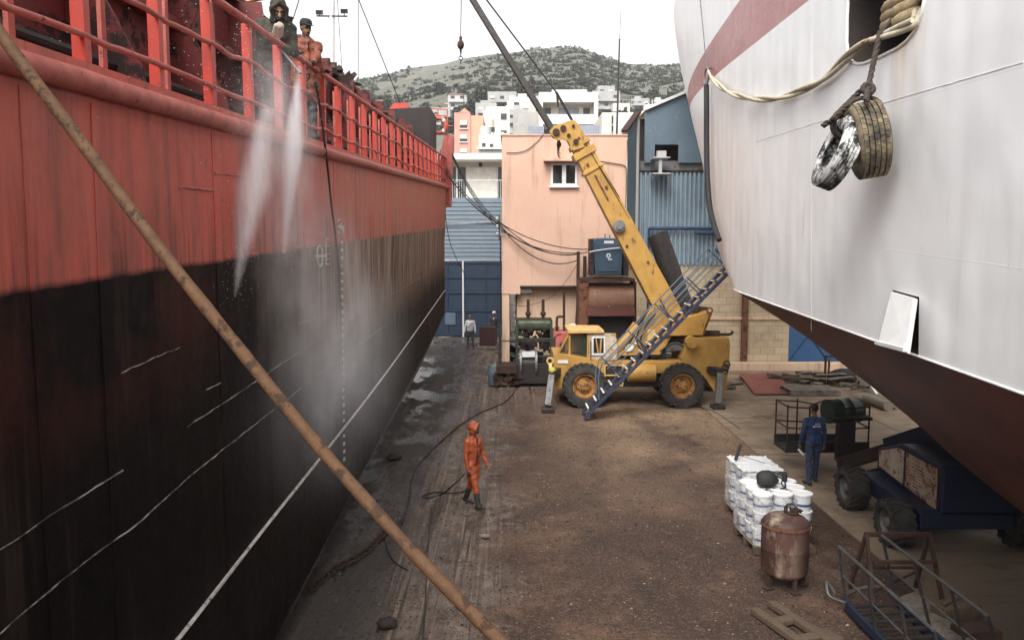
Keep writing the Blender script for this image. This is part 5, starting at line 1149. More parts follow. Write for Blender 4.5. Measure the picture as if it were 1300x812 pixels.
q = MB(); q.torus((c.x, 30.0, .78), .25, .025, None, 18, 6); q.build('rim', 'steel_grey', t)
# red tank with pipe
t = wthing('red_tank', (P(711, 470, 30).x, 30.6, 0), 'faded red tank with bent pipe between winch and crane cab', 'tank')
c = P(711, 450, 30.4); q = MB(); q.b2((P(701.5, 450, 30).x, 30.0, 0), (P(724, 450, 30).x, 30.9, P(711, 421, 30).z)).build('body', 'pink_rail', t, bevel=.03)
q = MB(); q.tube(catmull([P(707, 420, 30.3), P(707, 405, 30.3), P(709, 402, 30.3), P(716, 402, 30.3)], 5), .05, 8); q.torus(P(707, 416, 30.25), .07, .035, None, 10, 6); q.cyl(P(716, 421, 30.3), P(716, 371, 30.3), .05, n=8); q.build('pipe', 'rust_dark', t, smooth=60)
# green generator, rusty boiler, blue cabinet stacked
bx_(728, 412, 806, 480, 29.9, 31.3).x = None
t = wthing('generator', (P(768, 470, 30.3).x, 30.6, 0), 'large dull green machine base behind the crane, carrying the rusty boiler', 'machine')
zg = P(768, 436, 29.9).z
MB().b2((P(726, 450, 30).x, 29.9, 0), (P(806, 450, 30).x, 31.2, P(768, 432, 29.9).z)).build('body', 'green_paint', t, bevel=.02)
q = MB(); c = P(733, 420, 30.3); q.cyl(P(722, 424, 30.2), P(742, 424, 30.2), .14, n=12); q.torus(P(727, 417, 29.9), .16, .05, rx(R(90)), 14, 6); q.box(P(736, 418, 30.0), (.25, .25, .3)); q.build('pump', 'render_white', t, smooth=50)
q = MB(); c = P(787, 438, 29.86); q.cyl(c, c + Vector((0, .1, 0)), .25, n=18); q.torus(c, .25, .03, rx(R(90)), 18, 6); q.build('fan', 'hold_black', t)
t = wthing('boiler', (P(772, 420, 30.3).x, 30.6, zg), 'rusty horizontal boiler drum in a dark steel stand under the blue cabinet', 'boiler')
a = P(746, 380, 30.2); b = P(804, 380, 30.2); MB().cyl((a.x, 30.55, a.z), (b.x, 30.55, b.z), .62, n=26).build('drum', pm('scaling rust drum', (.23, .12, .075), (.15, .07, .045), 3, .7, c3=(.45, .40, .36), t3=.60, s3=3), t, smooth=40)
bx_(745, 391, 806, 401, 29.75, 31.2).build('shelf', pm('red brown steel', (.13, .04, .03), (.085, .03, .022), 3, .7), t)
bx_(748, 401.2, 803, 433, 30.3, 31.2).build('firebox', 'hold_black', t)
bx_(735.5, 357, 747, 433, 29.9, 31.0).build('side_frame', 'rust', t); bx_(803.5, 357, 808, 433, 30.3, 31.2).build('side_frame', 'rust_dark', t)
bx_(738, 353.5, 806, 357, 29.85, 31.2).build('top_plate', 'rust_dark', t)
t = wthing('cabinet', (P(771, 352, 30).x, 30.4, P(771, 353, 30).z), 'dark blue steel cabinet with white emblem standing on the rusty boiler', 'cabinet')
M['cab_blue'] = pm('deep blue enamel', (.045, .085, .125), (.038, .072, .105), 3, .45, c3=(.08, .08, .08), t3=.62)
q = MB(); q.pxp([(756, 349), (753, 306), (757, 302), (788, 302), (791, 306), (789, 349)], 29.9, 31.0); bd_ = q.build('body', 'cab_blue', t, bevel=.04)
bx_(758, 308, 786, 345, 29.86, 29.897).build('door', 'cab_blue', t, bevel=.02)
bx_(750, 303, 754, 350, 30.0, 31.0).build('hinge_rail', 'hold_black', t); bx_(791, 316, 798, 350, 30.2, 31.2).build('side_box', 'hold_black', t, bevel=.02)
q = MB(); c = P(772.5, 324.5, 29.85); q.torus(c, .065, .028, rx(R(90)), 18, 6); q.box(c + Vector((.06, 0, -.14)), (.15, .012, .05)); q.box(c + Vector((.01, 0, -.085)), (.05, .012, .07), ry(.6)); q.build('emblem', 'white_paint', t)
bx_(767, 305.5, 779, 309, 29.845, 29.857).build('label_plate', 'white_paint', t)
q = MB(); q.cyl(P(768, 302, 30.3), P(768, 297, 30.3), .02, n=6).cyl(P(774, 302, 30.3), P(774, 298, 30.3), .02, n=6); q.build('lifting_lug', 'dark_steel', t)
q = MB(); q.bar((P(734, 430, 30.6).x, 30.9, 0), (P(735, 320, 30.6).x, 30.9, P(735, 319, 30.9).z), .12, .12); q.bar((P(743, 430, 30.6).x, 31.2, 0), (P(742.5, 326, 31.2).x, 31.2, P(742, 325, 31.2).z), .2, .12); q.bar((P(728, 430, 30.6).x, 30.95, 0), P(734, 358, 30.95), .05, .05)
tag(q.build('cable_post', 'rust_dark'), 'two rusty steel posts taking the overhead cables beside the blue cabinet', 'post')

# ================================================================ SCRAP ALONG THE BACK WALL
def lone(mb, name, mat, label, cat, group=None, **k):
    o = mb.build(name, mat, **k); return tag(o, label, cat, group)
a, b, c, d_ = G(938, 480), G(987, 480), G(1007, 502), G(958, 502)
q = MB(); q.prism([v + Vector((0, 0, .02 + (.16 if i < 2 else .03))) for i, v in enumerate((a, b, c, d_))], (0, 0, .03)); q.cyl(a + Vector((.05, .1, 0)), b + Vector((-.05, .1, 0)), .08, n=8)
M['plate_red'] = pm('red oxide plate', (.26, .085, .062), (.20, .07, .05), 2, .75, c3=(.07, .04, .03), t3=.63, s3=3); lone(q, 'steel_plate', 'plate_red', 'flat red oxide steel plate lying on the concrete right of the crane', 'plate')
PAL = [(1003, 493, 1057, 504)]
q = MB(); a = G(1003, 503); L = 1.75
for k in range(8): q.box((a.x + .12 + k * .22, a.y + .55, .20), (.19, 1.1, .03))
for yy in (.05, .55, 1.05): q.box((a.x + .9, a.y + yy, .10), (1.8, .1, .15))
lone(q, 'pallet', 'wood_grey', 'low grey wooden pallet lying in front of the scrap pile by the wall', 'pallet')
n_sc = 0
for i in range(46):
    px = rnd.uniform(925, 1098); py = rnd.uniform(481, 494) if px < 1045 else rnd.uniform(478, 505)
    if 934 < px < 992 and py > 478: px = rnd.uniform(1000, 1098)
    if 995 < px < 1062 and py > 490: py = rnd.uniform(481, 488)
    p_ = G(px, py); L = rnd.uniform(.4, 1.5); q = MB(); kx = rnd.random(); zz = rnd.uniform(.05, .28) if px > 1040 else rnd.uniform(.04, .14)
    rot = rz(rnd.uniform(-.9, .9)) @ ry(rnd.uniform(-.22, .22)); zz += L * .11
    kind = i % 4
    if kind == 0: q.box((p_.x, p_.y, zz), (L, rnd.uniform(.1, .2), .04), rot); lone(q, 'board', 'wood_grey', 'loose grey board in the scrap pile along the block wall', 'board', 'boards in the scrap pile')
    elif kind == 1: q.box((p_.x, p_.y, zz), (L, .12, .08), rot); lone(q, 'timber', 'wood', 'short brown timber in the scrap pile along the block wall', 'timber', 'timbers in the scrap pile')
    elif kind == 2:
        v_ = rot @ Vector((L / 2, 0, 0)); q.cyl(Vector((p_.x, p_.y, zz)) - v_, Vector((p_.x, p_.y, zz)) + v_, rnd.uniform(.03, .07), n=8); lone(q, 'scrap_pipe', 'rust_dark', 'rusty pipe offcut in the scrap pile along the block wall', 'pipe', 'pipes in the scrap pile')
    else:
        for m in range(4): q.box((p_.x + rnd.uniform(-.2, .2), p_.y + rnd.uniform(-.15, .15), .03 + rnd.random() * .12), (rnd.uniform(.1, .35), rnd.uniform(.1, .25), rnd.uniform(.04, .14)), Matrix.Rotation(rnd.random() * 3, 3, 'Z') @ rx(rnd.uniform(-.4, .4)))
        lone(q, 'rubble', 'wood_grey', 'clump of broken blocks in the scrap pile along the block wall', 'rubble', 'rubble clumps in the scrap pile')
q = MB(); a = G(1047, 488); q.bar((a.x, a.y, 0), (a.x, a.y, 1.15), .07, .07).bar((a.x + .12, a.y, 0), (a.x + .14, a.y, .95), .06, .06).bar((a.x, a.y, 1.1), (a.x + 1.7, a.y + .1, 1.1), .06, .05); q.bar((a.x + 1.7, a.y + .1, 0), (a.x + 1.7, a.y + .1, 1.15), .07, .07); lone(q, 'trestle', 'rust_dark', 'dark steel trestle standing in the scrap by the blue door', 'trestle')
for (x0, y0, x1, y1, r_, lab) in ((1100, 506, 1128, 517, .17, 'pale grey round log lying nearest the white hull, left of its twin'), (1116, 505, 1140, 515, .15, 'pale grey round log lying tight against the right side of its twin')):
    a = G(x0, y0 + 5); b = G(x1, y1 + 5); a.z = b.z = r_; q = MB(); q.tube([a.lerp(b, i / 6) + Vector((0, 0, .01 * fbm(i, r_))) for i in range(7)], [r_ * (1 + .04 * fbm(i * .6, r_ * 9)) for i in range(7)], 14); lone(q, 'log', pm('pale log', (.30, .26, .20), (.2, .17, .13), 8, .9, st=(1, 6, 6), bump=.5), lab, 'log', 'logs by the hull', smooth=45)
q = MB(); a = G(1086, 489); b = G(1112, 504); q.prism([(a.x, a.y, .05), (b.x, b.y, .02), (b.x, b.y, .12), (a.x, a.y, .75)], (.12, .1, 0)); lone(q, 'white_board', 'white_paint', 'long whitish board leaning edgeways beside the grey logs', 'board')
q = MB(); c = G(1071, 485); q.ell((c.x, c.y, .25), (.6, .4, .3), 14, 9); lone(q, 'black_tarp', 'black', 'crumpled black sheeting heaped in the scrap pile by the blue door', 'tarp', smooth=60)
for (px, py, r_) in ((712, 488, .05), (870, 508, .04)):
    pass

M['navy'] = pm('blackish navy paint', (.010, .016, .040), (.016, .022, .045), 4, .5, c3=(.03, .025, .022), t3=.6)
# ================================================================ BOOM LIFT under the white ship
lift = wthing('boom_lift', (8.2, 15, 0), 'dark blue self propelled boom lift with rusty engine panels under the white ship', 'boom lift')
for (x_, y_, s) in ((6.98, 15.75, -1), (6.88, 13.75, -1), (9.1, 15.75, 1), (9.1, 13.75, 1)): wheel(lift, (x_, y_, .43), (s, 0, 0), .43, .42, 'rim_grey', 16)
MB().b2((7.2, 13.5, .38), (8.9, 16.0, .72)).build('chassis', 'navy', lift, bevel=.03)
MB().b2((6.9, 15.6, .36), (9.1, 15.9, .52)).b2((6.9, 13.6, .36), (9.1, 13.9, .52)).build('axle', 'dark_steel', lift, bevel=.02)
a0 = P(1129, 609, 15.95); b0 = P(1196, 659, 13.75); a1 = P(1130, 583, 15.95); b1 = P(1199, 590, 13.75)
xl_ = 7.55
q = MB(); q.prism([(xl_, 15.95, .78), (xl_, 13.5, .62), (xl_, 13.5, 1.55), (xl_, 15.0, 1.55), (xl_, 15.95, 1.22)], (1.75, 0, 0)); q.build('turntable', 'navy', lift, bevel=.04)
M['panel_rust'] = pm('peeling cream panel', (.55, .47, .38), (.40, .30, .22), 3, .7, c3=(.22, .09, .045), t3=.535, s3=5)
q = MB(); q.prism([(xl_ - .03, 15.80, .88), (xl_ - .03, 14.82, .80), (xl_ - .03, 14.82, 1.45), (xl_ - .03, 15.05, 1.46), (xl_ - .03, 15.80, 1.20)], (.027, 0, 0)); p1 = q.build('engine_panel', 'panel_rust', lift, bevel=.01)
tag(p1, 'cream engine panel with light rust')
q = MB(); q.prism([(xl_ - .03, 14.72, .80), (xl_ - .03, 13.62, .70), (xl_ - .03, 13.62, 1.45), (xl_ - .03, 14.72, 1.45)], (.027, 0, 0)); p2 = q.build('engine_panel', pm('rusty cream panel', (.42, .33, .25), (.30, .20, .14), 4, .75, c3=(.16, .06, .032), t3=.50, s3=6), lift, bevel=.01); tag(p2, 'cream engine panel with heavy rust streaks')
q = MB()
for i in range(9): q.b2((xl_ - .045, 13.75, .86 + i * .06), (xl_ - .031, 14.55, .875 + i * .06))
q.build('louvre', 'panel_rust', p2)
bq = P(1068, 590, 17.9); br_ = Vector((8.5, 14.4, 2.05)); tp_ = Vector((bq.x, 17.9, bq.z + .02))
mid_ = br_.lerp(tp_, .55)
MB().bar(br_, mid_, .36, .46).build('boom', 'navy', lift, bevel=.02); MB().bar(mid_ - (tp_ - br_).normalized() * .02, tp_, .24, .27).build('boom_section', 'dark_steel', lift, bevel=.015)
MB().bar(br_ + Vector((0, 0, -.42)), tp_ + Vector((.35, -.2, -.22)), .14, .13).build('lower_arm', 'dark_steel', lift, bevel=.01)
MB().cyl((7.35, 14.6, .55), (7.7, 13.9, .75), .045, n=8).build('ram', 'steel_grey', lift)
MB().b2((8.05, 14.1, 1.5), (8.95, 14.8, 2.0)).build('boom_mount', 'navy', lift, bevel=.03)
q = MB(); q.tube(catmull([tp_ + Vector((.1, -.05, .05)), tp_ + Vector((-.3, .1, -.5)), tp_ + Vector((-.55, .2, -.35)), tp_ + Vector((-.45, .35, .15))], 6), .03, 6); q.tube(catmull([tp_ + Vector((1.2, -1, .3)), tp_ + Vector((1.0, -.9, .55)), tp_ + Vector((.8, -.6, .1))], 5), .02, 6); q.build('hydraulic_hose', 'black', lift, smooth=60)
# platform basket
bc = P(1058, 562, 18.5); pz = .48; xb0, xb1, yb0, yb1 = P(992, 560, 18.6).x, P(1097, 560, 18.6).x, 18.3, 19.15
plat = MB(); plat.b2((xb0, yb0, pz), (xb1, yb1, pz + .08)).b2((xb0, yb0, pz + .08), (xb1, yb0 + .03, pz + .26)).b2((xb0, yb1 - .03, pz + .08), (xb1, yb1, pz + .26)); pf = plat.build('platform', 'dark_steel', lift, bevel=.01)
rl = MB()
for x_ in (xb0 + .03, xb0 + .55, xb1 - .75, xb1 - .03):
    for y_ in (yb0 + .02, yb1 - .02): rl.cyl((x_, y_, pz), (x_, y_, pz + 1.12 + .03 * rnd.random()), .02, n=6)
for hh in (.6, 1.1):
    for y_ in (yb0 + .02, yb1 - .02): rl.cyl((xb0 + .03, y_, pz + hh), (xb0 + .60, y_, pz + hh - .03), .018, n=6); rl.cyl((xb1 - .75, y_, pz + hh - .05), (xb1 - .03, y_, pz + hh), .018, n=6)
    rl.tube([(xb0 + .6, yb1 - .02, pz + hh - .03), (xb0 + .95, yb1 - .02, pz + hh - .10), (xb1 - .75, yb1 - .02, pz + hh)], .018, 6)
    for x_ in (xb0 + .03, xb1 - .03): rl.cyl((x_, yb0, pz + hh), (x_, yb1, pz + hh), .018, n=6)
rl.build('platform_rail', 'rust_dark', lift)
q = MB(); q.b2((xb1 - .85, yb0 - .25, pz - .15), (xb1 - .45, yb0 - .03, pz + .8)).b2((xb1 - .95, yb0 - .22, pz + .82), (xb1 - .05, yb0 + .2, pz + .9)); q.build('control_box', 'hold_black', lift, bevel=.02)
q = MB(); q.bar((xb1 - .65, yb0 - .15, pz - .05), tp_, .2, .2); q.build('platform_mount', 'hold_black', lift)
c = P(1070, 521, 18.6); t = wthing('oil_drum', (c.x, c.y, c.z - .25), 'dark green steel drum lying on its side in the lift basket', 'drum')
q = MB(); ax_ = Vector((.93, .25, 0)).normalized(); q.lathe([(.001, -.43), (.27, -.43), (.285, -.40), (.28, -.15), (.292, -.13), (.28, -.11), (.28, .11), (.292, .13), (.28, .15), (.285, .40), (.27, .43), (.001, .43)], 24, axis_m(c, ax_), cap=False); q.build('body', pm('dark green drum', (.030, .052, .040), (.02, .035, .028), 4, .45), t, smooth=35)
q = MB()
for s in (-.41, .41): q.torus(c + ax_ * s, .283, .012, axis_m((0, 0, 0), ax_).to_3x3(), 24, 5)
q.build('rim', 'green_paint', t)

# ================================================================ BUCKETS ON PALLETS, TANK
M['bucket'] = pm('white plastic bucket', (.74, .74, .74), (.68, .68, .69), 3, .4, c3=(.45, .43, .42), t3=.66, bump=0)
M['bucket_band'] = pm('blue printed band', (.05, .09, .26), rough=.4, bump=0); M['bucket_lid'] = pm('white lid', (.78, .78, .77), (.70, .70, .70), 3, .4, bump=0)
def mk_bucket():
    r = thing('bucket', (0, 0, 0), None, None); OFF[r.name] = Vector((0, 0, 0))
    MB().lathe([(.001, 0), (.140, 0), (.145, .012), (.162, .29), (.168, .292), (.168, .31), (.160, .312)], 24, cap=False).build('body', 'bucket', r, smooth=35)
    MB().lathe([(.158, .313), (.176, .313), (.178, .345), (.170, .352), (.150, .352), (.148, .340), (.001, .340)], 24, cap=False).build('lid', 'bucket_lid', r, smooth=35)
    MB().lathe([(.1515, .10), (.1545, .10), (.1575, .15), (.1545, .15)], 24, cap=False).build('band', 'bucket_band', r, smooth=35)
    MB().tube([(.174 * math.cos(a), .174 * math.sin(a), .30 - .13 * math.sin(max(0, min(1, (a + 2.4) / 1.7)) * math.pi)) for a in [-2.4 + 1.7 * i / 12 for i in range(13)]], .004, 5).build('handle', 'steel_grey', r)
    return r
bucket0 = mk_bucket(); first = [True]
def place_bucket(x, y, z, rz_, lab, grp):
    if first[0]:
        first[0] = False; o = bucket0; o.location = (x, y, z); o.rotation_euler = (0, 0, rz_); tag(o, lab, 'bucket', grp)
    else: o = copy_tree(bucket0, (x, y, z), rz_, lab, grp); o['category'] = 'bucket'
    o.scale = (1, 1, .865)
    return o
def pallet(cx, cy, rot, nx, ny, nz, hole, pname, plab, glab, pal_mat='wood'):
    R_ = Matrix.Rotation(rot, 3, 'Z'); W = lambda x, y, z: Vector((cx, cy, 0)) + R_ @ Vector((x, y, z))
    q = MB(); wx, wy = nx * .356 + .03, ny * .356 + .03
    for k in range(6): q.box(W(-wx / 2 + (k + .5) * wx / 6, 0, .125), (wx / 6 * .8, wy, .022), R_)
    for yy in (-wy / 2 + .06, 0, wy / 2 - .06): q.box(W(0, yy, .07), (wx, .1, .085), R_); q.box(W(0, yy, .013), (wx, .1, .02), R_)
    tag(q.build('pallet', pal_mat), plab, 'pallet', 'pallets under the buckets')
    for k in range(nz):
        for i in range(nx):
            for j in range(ny):
                if (i, j, k) in hole: continue
                if 0 < i < nx - 1 and 0 < j < ny - 1 and k < nz - 1: continue
                if j == ny - 1 and 0 < i and k < nz - 1 and i < nx - 1: continue
                x_ = (i - (nx - 1) / 2) * .356; y_ = (j - (ny - 1) / 2) * .356; p_ = W(x_ + rnd.uniform(-.006, .006), y_ + rnd.uniform(-.006, .006), .137 + k * .306)
                layer = ('bottom', 'middle', 'top')[k]
                place_bucket(p_.x, p_.y, p_.z, rot + rnd.choice((0, 0, .5, -.6, 3.1)), 'white lidded bucket in the %s layer of the %s stack' % (layer, glab), 'white buckets in the %s layer of the %s stack' % (layer, glab))
    return W, wx, wy
f0 = G(938, 706); b0_ = G(926, 672)
holeF = {(2, 0, 3), (2, 0, 2)} if False else set()
WF, fx, fy_ = pallet(f0.x + .80, f0.y + .62, R(3), 3, 3, 3, holeF, 'front', 'wooden pallet under the front bucket stack nearest the rusty tank', 'front')
WB, bx2, by2 = pallet(b0_.x + .80, b0_.y + .66, R(2), 3, 3, 3, {(2, 0, 2), (2, 1, 2), (2, 2, 2)}, 'rear', 'wooden pallet under the rear bucket stack', 'rear')
n = NT('wrinkled stretch film'); wv = n.noise(5, 'Object', (1, 1, 2.2), 6, .75, 1.5); n.col((.82, .82, .83)); n.set(.12, 0, .6)
n.put(n.ramp(n.noise(3, 'Object', (1, 1, 1.6), 6, .7), .40, .68, .10, .62), n.b.inputs['Alpha']); n.bump(wv, 1.0, .04); M['film'] = n.m
def film(W, wx, wy, z0, z1, x0, x1, lab, arr):
    q = MB(); nx_, nz_ = 60, 26; a = wx / 2 + .012; b = wy / 2 + .012; grid = []
    per = []
    for (ax0, ay0, ax1, ay1) in ((x0, -b, x1, -b), (x1, -b, x1, b), (x1, b, x0, b), (x0, b, x0, -b)):
        m = 14
        for i in range(m): per.append((ax0 + (ax1 - ax0) * i / m, ay0 + (ay1 - ay0) * i / m))
    for kz in range(nz_ + 1):
        zz = z0 + (z1 - z0) * kz / nz_; row = []
        for i, (x_, y_) in enumerate(per):
            d = .012 * fbm(x_ * 7 + 3, y_ * 7, zz * 5) ; l = math.hypot(x_, y_); row.append(q.vert(W(x_ * (1 + d / l) , y_ * (1 + d / l), zz)))
        grid.append(row)
    for r0, r1 in zip(grid, grid[1:]):
        for i in range(len(per)): q.face((r0[i], r0[(i + 1) % len(per)], r1[(i + 1) % len(per)], r1[i]))
    tag(q.build('stretch_wrap', 'film', smooth=180), lab, 'plastic wrap')
film(WF, fx, fy_, .16, .99, -fx / 2 - .012, fx / 2 - .36, 'crinkled clear plastic wrap round the left part of the front bucket stack', None)
film(WB, bx2, by2, .16, 1.02, -bx2 / 2 - .012, bx2 / 2 - .30, 'crinkled clear plastic wrap round the rear bucket stack', None)
q = MB(); zz = .137 + 3 * .306 + .005
nv = 26
ids = [[q.vert(WB(-bx2 / 2 + bx2 * i / nv, -by2 / 2 + by2 * j / nv, zz + .03 + .05 * abs(fbm(i * .35, j * .35, 3)) - (.34 if i > 19 else 0))) for i in range(nv + 1)] for j in range(nv + 1)]
for j in range(nv):
    for i in range(nv): q.face((ids[j][i], ids[j][i + 1], ids[j + 1][i + 1], ids[j + 1][i]))
n = NT('white plastic sheet'); n.col((.74, .74, .74)); n.set(.3, 0, .5); n.put(.85, n.b.inputs['Alpha']); n.bump(n.noise(6, 'Object', detail=5), .8, .05); M['sheet'] = n.m
tag(q.build('plastic_sheet', 'sheet', smooth=180), 'crumpled white plastic sheet draped over the rear bucket stack', 'plastic sheet')
# black bag, can, dark stick
zt3 = .137 + 3 * .306
c = WF(-.16, -.02, zt3); t = wthing('black_bag', c, 'black shoulder bag resting on the left of the front bucket stack', 'bag')
q = MB(); q.ell(c + Vector((0, 0, .14)), (.20, .15, .17), 18, 12); q.v = [p + Vector((.02 * fbm(p.x * 9, p.y * 9, p.z * 9), 0, .02 * fbm(p.z * 9, p.x * 8, 1))) for p in q.v]; q.v = [Vector((p.x, p.y, max(p.z, c.z + .002))) for p in q.v]; q.build('body', pm('black nylon', (.018, .019, .02), (.03, .03, .03), 10, .7, bump=.4), t, smooth=60)
q = MB(); q.tube(catmull([c + Vector((.12, -.08, .24)), c + Vector((.26, -.12, .16)), c + Vector((.30, -.10, .03)), c + Vector((.2, -.14, .012))], 6), .014, 6); q.tube(catmull([c + Vector((.14, .06, .25)), c + Vector((.28, .02, .2)), c + Vector((.27, .0, .05)), c + Vector((.33, -.06, .012))], 6), .012, 6); q.build('strap', 'black', t, smooth=60)
q = MB(); c = WF(.30, .30, zt3); q.lathe([(.001, 0), (.045, 0), (.045, .14), (.03, .155), (.03, .17), (.001, .17)], 14, Matrix.Translation(c), cap=False); tag(q.build('black_can', 'black', smooth=40), 'small black can standing on a lid of the front bucket stack', 'can')
q = MB(); c = WB(-.47, .2, zt3 + .06); q.bar(c, c + Vector((.12, .1, .30)), .05, .04); q.cyl(c + Vector((.06, .05, .1)), c + Vector((.6, -.25, -.02)), .006, n=5); tag(q.build('brush', 'black'), 'dark brush handle sticking up from the rear bucket stack', 'brush')
c = G(1003, 750); t = wthing('rusty_tank', (4.32, 12.0, 0), 'rusty brown pressure tank on three short legs beside the white buckets', 'tank')
n = NT('rusty tank paint'); v1 = n.noise(2.0, 'Object', (1, 1, .35), 7, .7); bl = n.noise(1.6, 'Object', detail=7, rough=.7); xx, yy, zz = n.sep(n.coord('Object'))
cc_ = n.mix(n.ramp(bl, .38, .6), (.085, .038, .028), (.048, .025, .019)); cc_ = n.mix(n.math('MULTIPLY', n.ramp(v1, .46, .60), n.ramp(xx, .22, -.25)), cc_, (.36, .28, .21)); cc_ = n.mix(n.ramp(n.noise(9, 'Object', detail=6), .6, .7, 0, .7), cc_, (.045, .025, .018))
n.col(cc_); n.set(.62, .1, .4); n.bump(bl, .3, .02); M['tank_rust'] = n.m
tx, ty = 4.33, 12.1; rt = .365; zb_ = .13; zt_k = zb_ + 1.05
prof = [(.002, zb_)] + [(rt * math.sin(a), zb_ + .16 - .16 * math.cos(a)) for a in [i * math.pi / 16 for i in range(1, 9)]] + [(rt, zb_ + .5), (rt * 1.004, zb_ + .505), (rt, zb_ + .51), (rt, zt_k - .17)] + [(rt * math.cos(a), zt_k - .17 + .17 * math.sin(a)) for a in [i * math.pi / 16 for i in range(1, 8)]] + [(.002, zt_k)]
MB().lathe(prof, 40, Matrix.Translation((tx, ty, 0)), cap=False).build('body', 'tank_rust', t, smooth=50)
MB().lathe([(rt + .002, zt_k - .20), (rt + .012, zt_k - .20), (rt + .012, zt_k - .16), (rt + .002, zt_k - .16)], 40, Matrix.Translation((tx, ty, 0)), cap=False).build('weld_band', 'rust', t, smooth=40)
for k, a in enumerate((-2.7, -1.35, .1)):
    p_ = Vector((tx + .30 * math.cos(a), ty + .30 * math.sin(a), 0)); q = MB(); q.box(p_ + Vector((0, 0, .13)), (.07, .05, .26), rz(a)).box(p_ + Vector((.02 * math.cos(a), .02 * math.sin(a), .012)), (.15, .13, .022), rz(a)); q.build('leg', 'rust_dark', t)
q = MB(); c = Vector((tx + .12, ty - .05, zt_k - .02)); q.cyl(c, c + Vector((0, 0, .1)), .06, n=12).cyl(c + Vector((-.12, .06, 0)), c + Vector((-.12, .06, .12)), .03, n=8)
for k in range(6): q.tube(catmull([c + Vector((rnd.uniform(-.1, .1), rnd.uniform(-.1, .1), rnd.uniform(.02, .12))) for _ in range(4)], 5), .014, 5)
q.torus(c + Vector((-.06, 0, .1)), .09, .012, rx(.8), 14, 5); q.build('valve', 'rust_dark', t, smooth=50)
# ================================================================ LOWER RIGHT: trestle, loose gangway, timbers
t = wthing('steel_trestle', (5.5, 11.4, 0), 'rusty steel trestle stand before the boom lift wheel', 'trestle')
a1_, b1_ = P(1100, 678, 11.6), P(1180, 673, 11.6); zt4 = a1_.z
aX, bX = a1_.x, b1_.x
q = MB()
q.bar((aX - .02, 11.6, zt4), (bX + .02, 11.6, zt4), .06, .06).bar((aX, 11.35, zt4 - .33), (bX, 11.35, zt4 - .33), .05, .05).bar((aX - .05, 11.95, .35), (bX + .05, 11.95, .35), .04, .04).bar((aX - .04, 11.2, .30), (bX + .04, 11.9, .33), .03, .03); q.build('cross_bar', 'rust_dark', t)
for X_ in (aX, bX):
    for yy in (11.15, 12.0): q = MB(); q.bar((X_, 11.6, zt4 + .02), (X_ + (.04 if X_ == bX else -.04), yy, 0.005), .05, .05); q.build('leg', 'rust_dark', t)
M['dark_bar'] = pm('dull grey bar', (.11, .11, .11), (.07, .07, .07), 5, .5, .3, c3=RUST, t3=.6)
t = wthing('loose_gangway', (5.3, 9.6, 0), 'dark steel gangway section with handrails lying on the ground, lower right', 'gangway')
def gz2(x_, y_, z_): return G(x_, y_, z_)
u0 = gz2(1075, 768, .12); u1 = gz2(1140, 765, .12); dv = (gz2(1140, 812, .85) - gz2(1055, 728, .85)).normalized(); L = 2.6
for s_ in (u0, u1): q = MB(); q.bar(s_, s_ + dv * L, .06, .12); q.build('side_beam', 'navy', t)
for k in range(11):
    q = MB(); p_ = u0 + dv * (L * (k + .4) / 11); p2_ = u1 + dv * (L * (k + .4) / 11); q.bar(p_ + Vector((0, 0, .02)), p2_ + Vector((0, 0, .02)), .07, .035); q.build('rung', 'dark_steel', t)
ha = [gz2(1055, 728, .85), gz2(1112, 707, .95)]
for s_, h_ in ((u0, Vector((-.05, .25, .8))), (u1, Vector((-.12, .35, .9)))):
    q = MB(); q.cyl(s_ + h_, s_ + h_ + dv * L, .022, n=6).cyl(s_ + h_ * .5 + Vector((0, .1, 0)), s_ + h_ * .5 + dv * L, .014, n=6); q.build('handrail', 'dark_bar', t)
    for k in (0, .35, .7, 1.0): q = MB(); q.bar(s_ + dv * L * k, s_ + h_ + dv * L * k, .03, .03); q.build('rail_post', 'dark_steel', t)
q = MB(); q.tube(catmull([u0 + Vector((0, .1, .1)), u0.lerp(u1, .3) + Vector((0, .16, .16)), u0.lerp(u1, .7) + Vector((0, .18, .18)), u1 + Vector((0, .05, .1))], 5), .03, 8); q.tube(catmull([u0 + Vector((-.02, .0, .04)), u0 + Vector((-.22, .1, .1)), u0 + Vector((-.20, .25, .25)), u0 + Vector((-.1, .2, .1))], 5), .022, 6); q.build('end_hoop', 'dark_bar', t, smooth=60)
q = MB(); a = G(1152, 762); b = G(1215, 830); q.prism([(a.x - .12, a.y, .03), (a.x + .15, a.y + .05, .10), (b.x + .22, b.y, .14), (b.x - .15, b.y, .05)], (0, 0, .03)); lone(q, 'plywood', 'wood_grey', 'grey plywood strip lying along the right side of the loose gangway', 'board')
q = MB(); c = G(1212, 788); q.box((c.x, c.y, .14), (.62, .30, .28), rz(.25)); q.box((c.x - .05, c.y + .02, .30), (.5, .06, .05), rz(.6)); lone(q, 'timber_block', 'wood', 'thick brown timber block right of the loose gangway', 'timber', bevel=.015)
q = MB(); c = G(1238, 815); q.box((c.x, c.y, .11), (.55, .30, .22), rz(.1)); lone(q, 'keel_block', 'rust_dark', 'reddish brown block at the bottom edge, lower right of the thick timber', 'block', bevel=.015)
t0_ = G(957, 778); q = MB(); dv2 = Vector((.42, -1.2, 0)).normalized(); pv = Vector((dv2.y, -dv2.x, 0)) * -1
q.box(t0_ + dv2 * .85 + Vector((0, 0, .05)), (.13, 1.7, .09), rz(math.atan2(dv2.y, dv2.x) - math.pi / 2)); q.box(t0_ + pv * .38 + dv2 * .75 + Vector((0, 0, .05)), (.13, 1.7, .09), rz(math.atan2(dv2.y, dv2.x) - math.pi / 2)); 
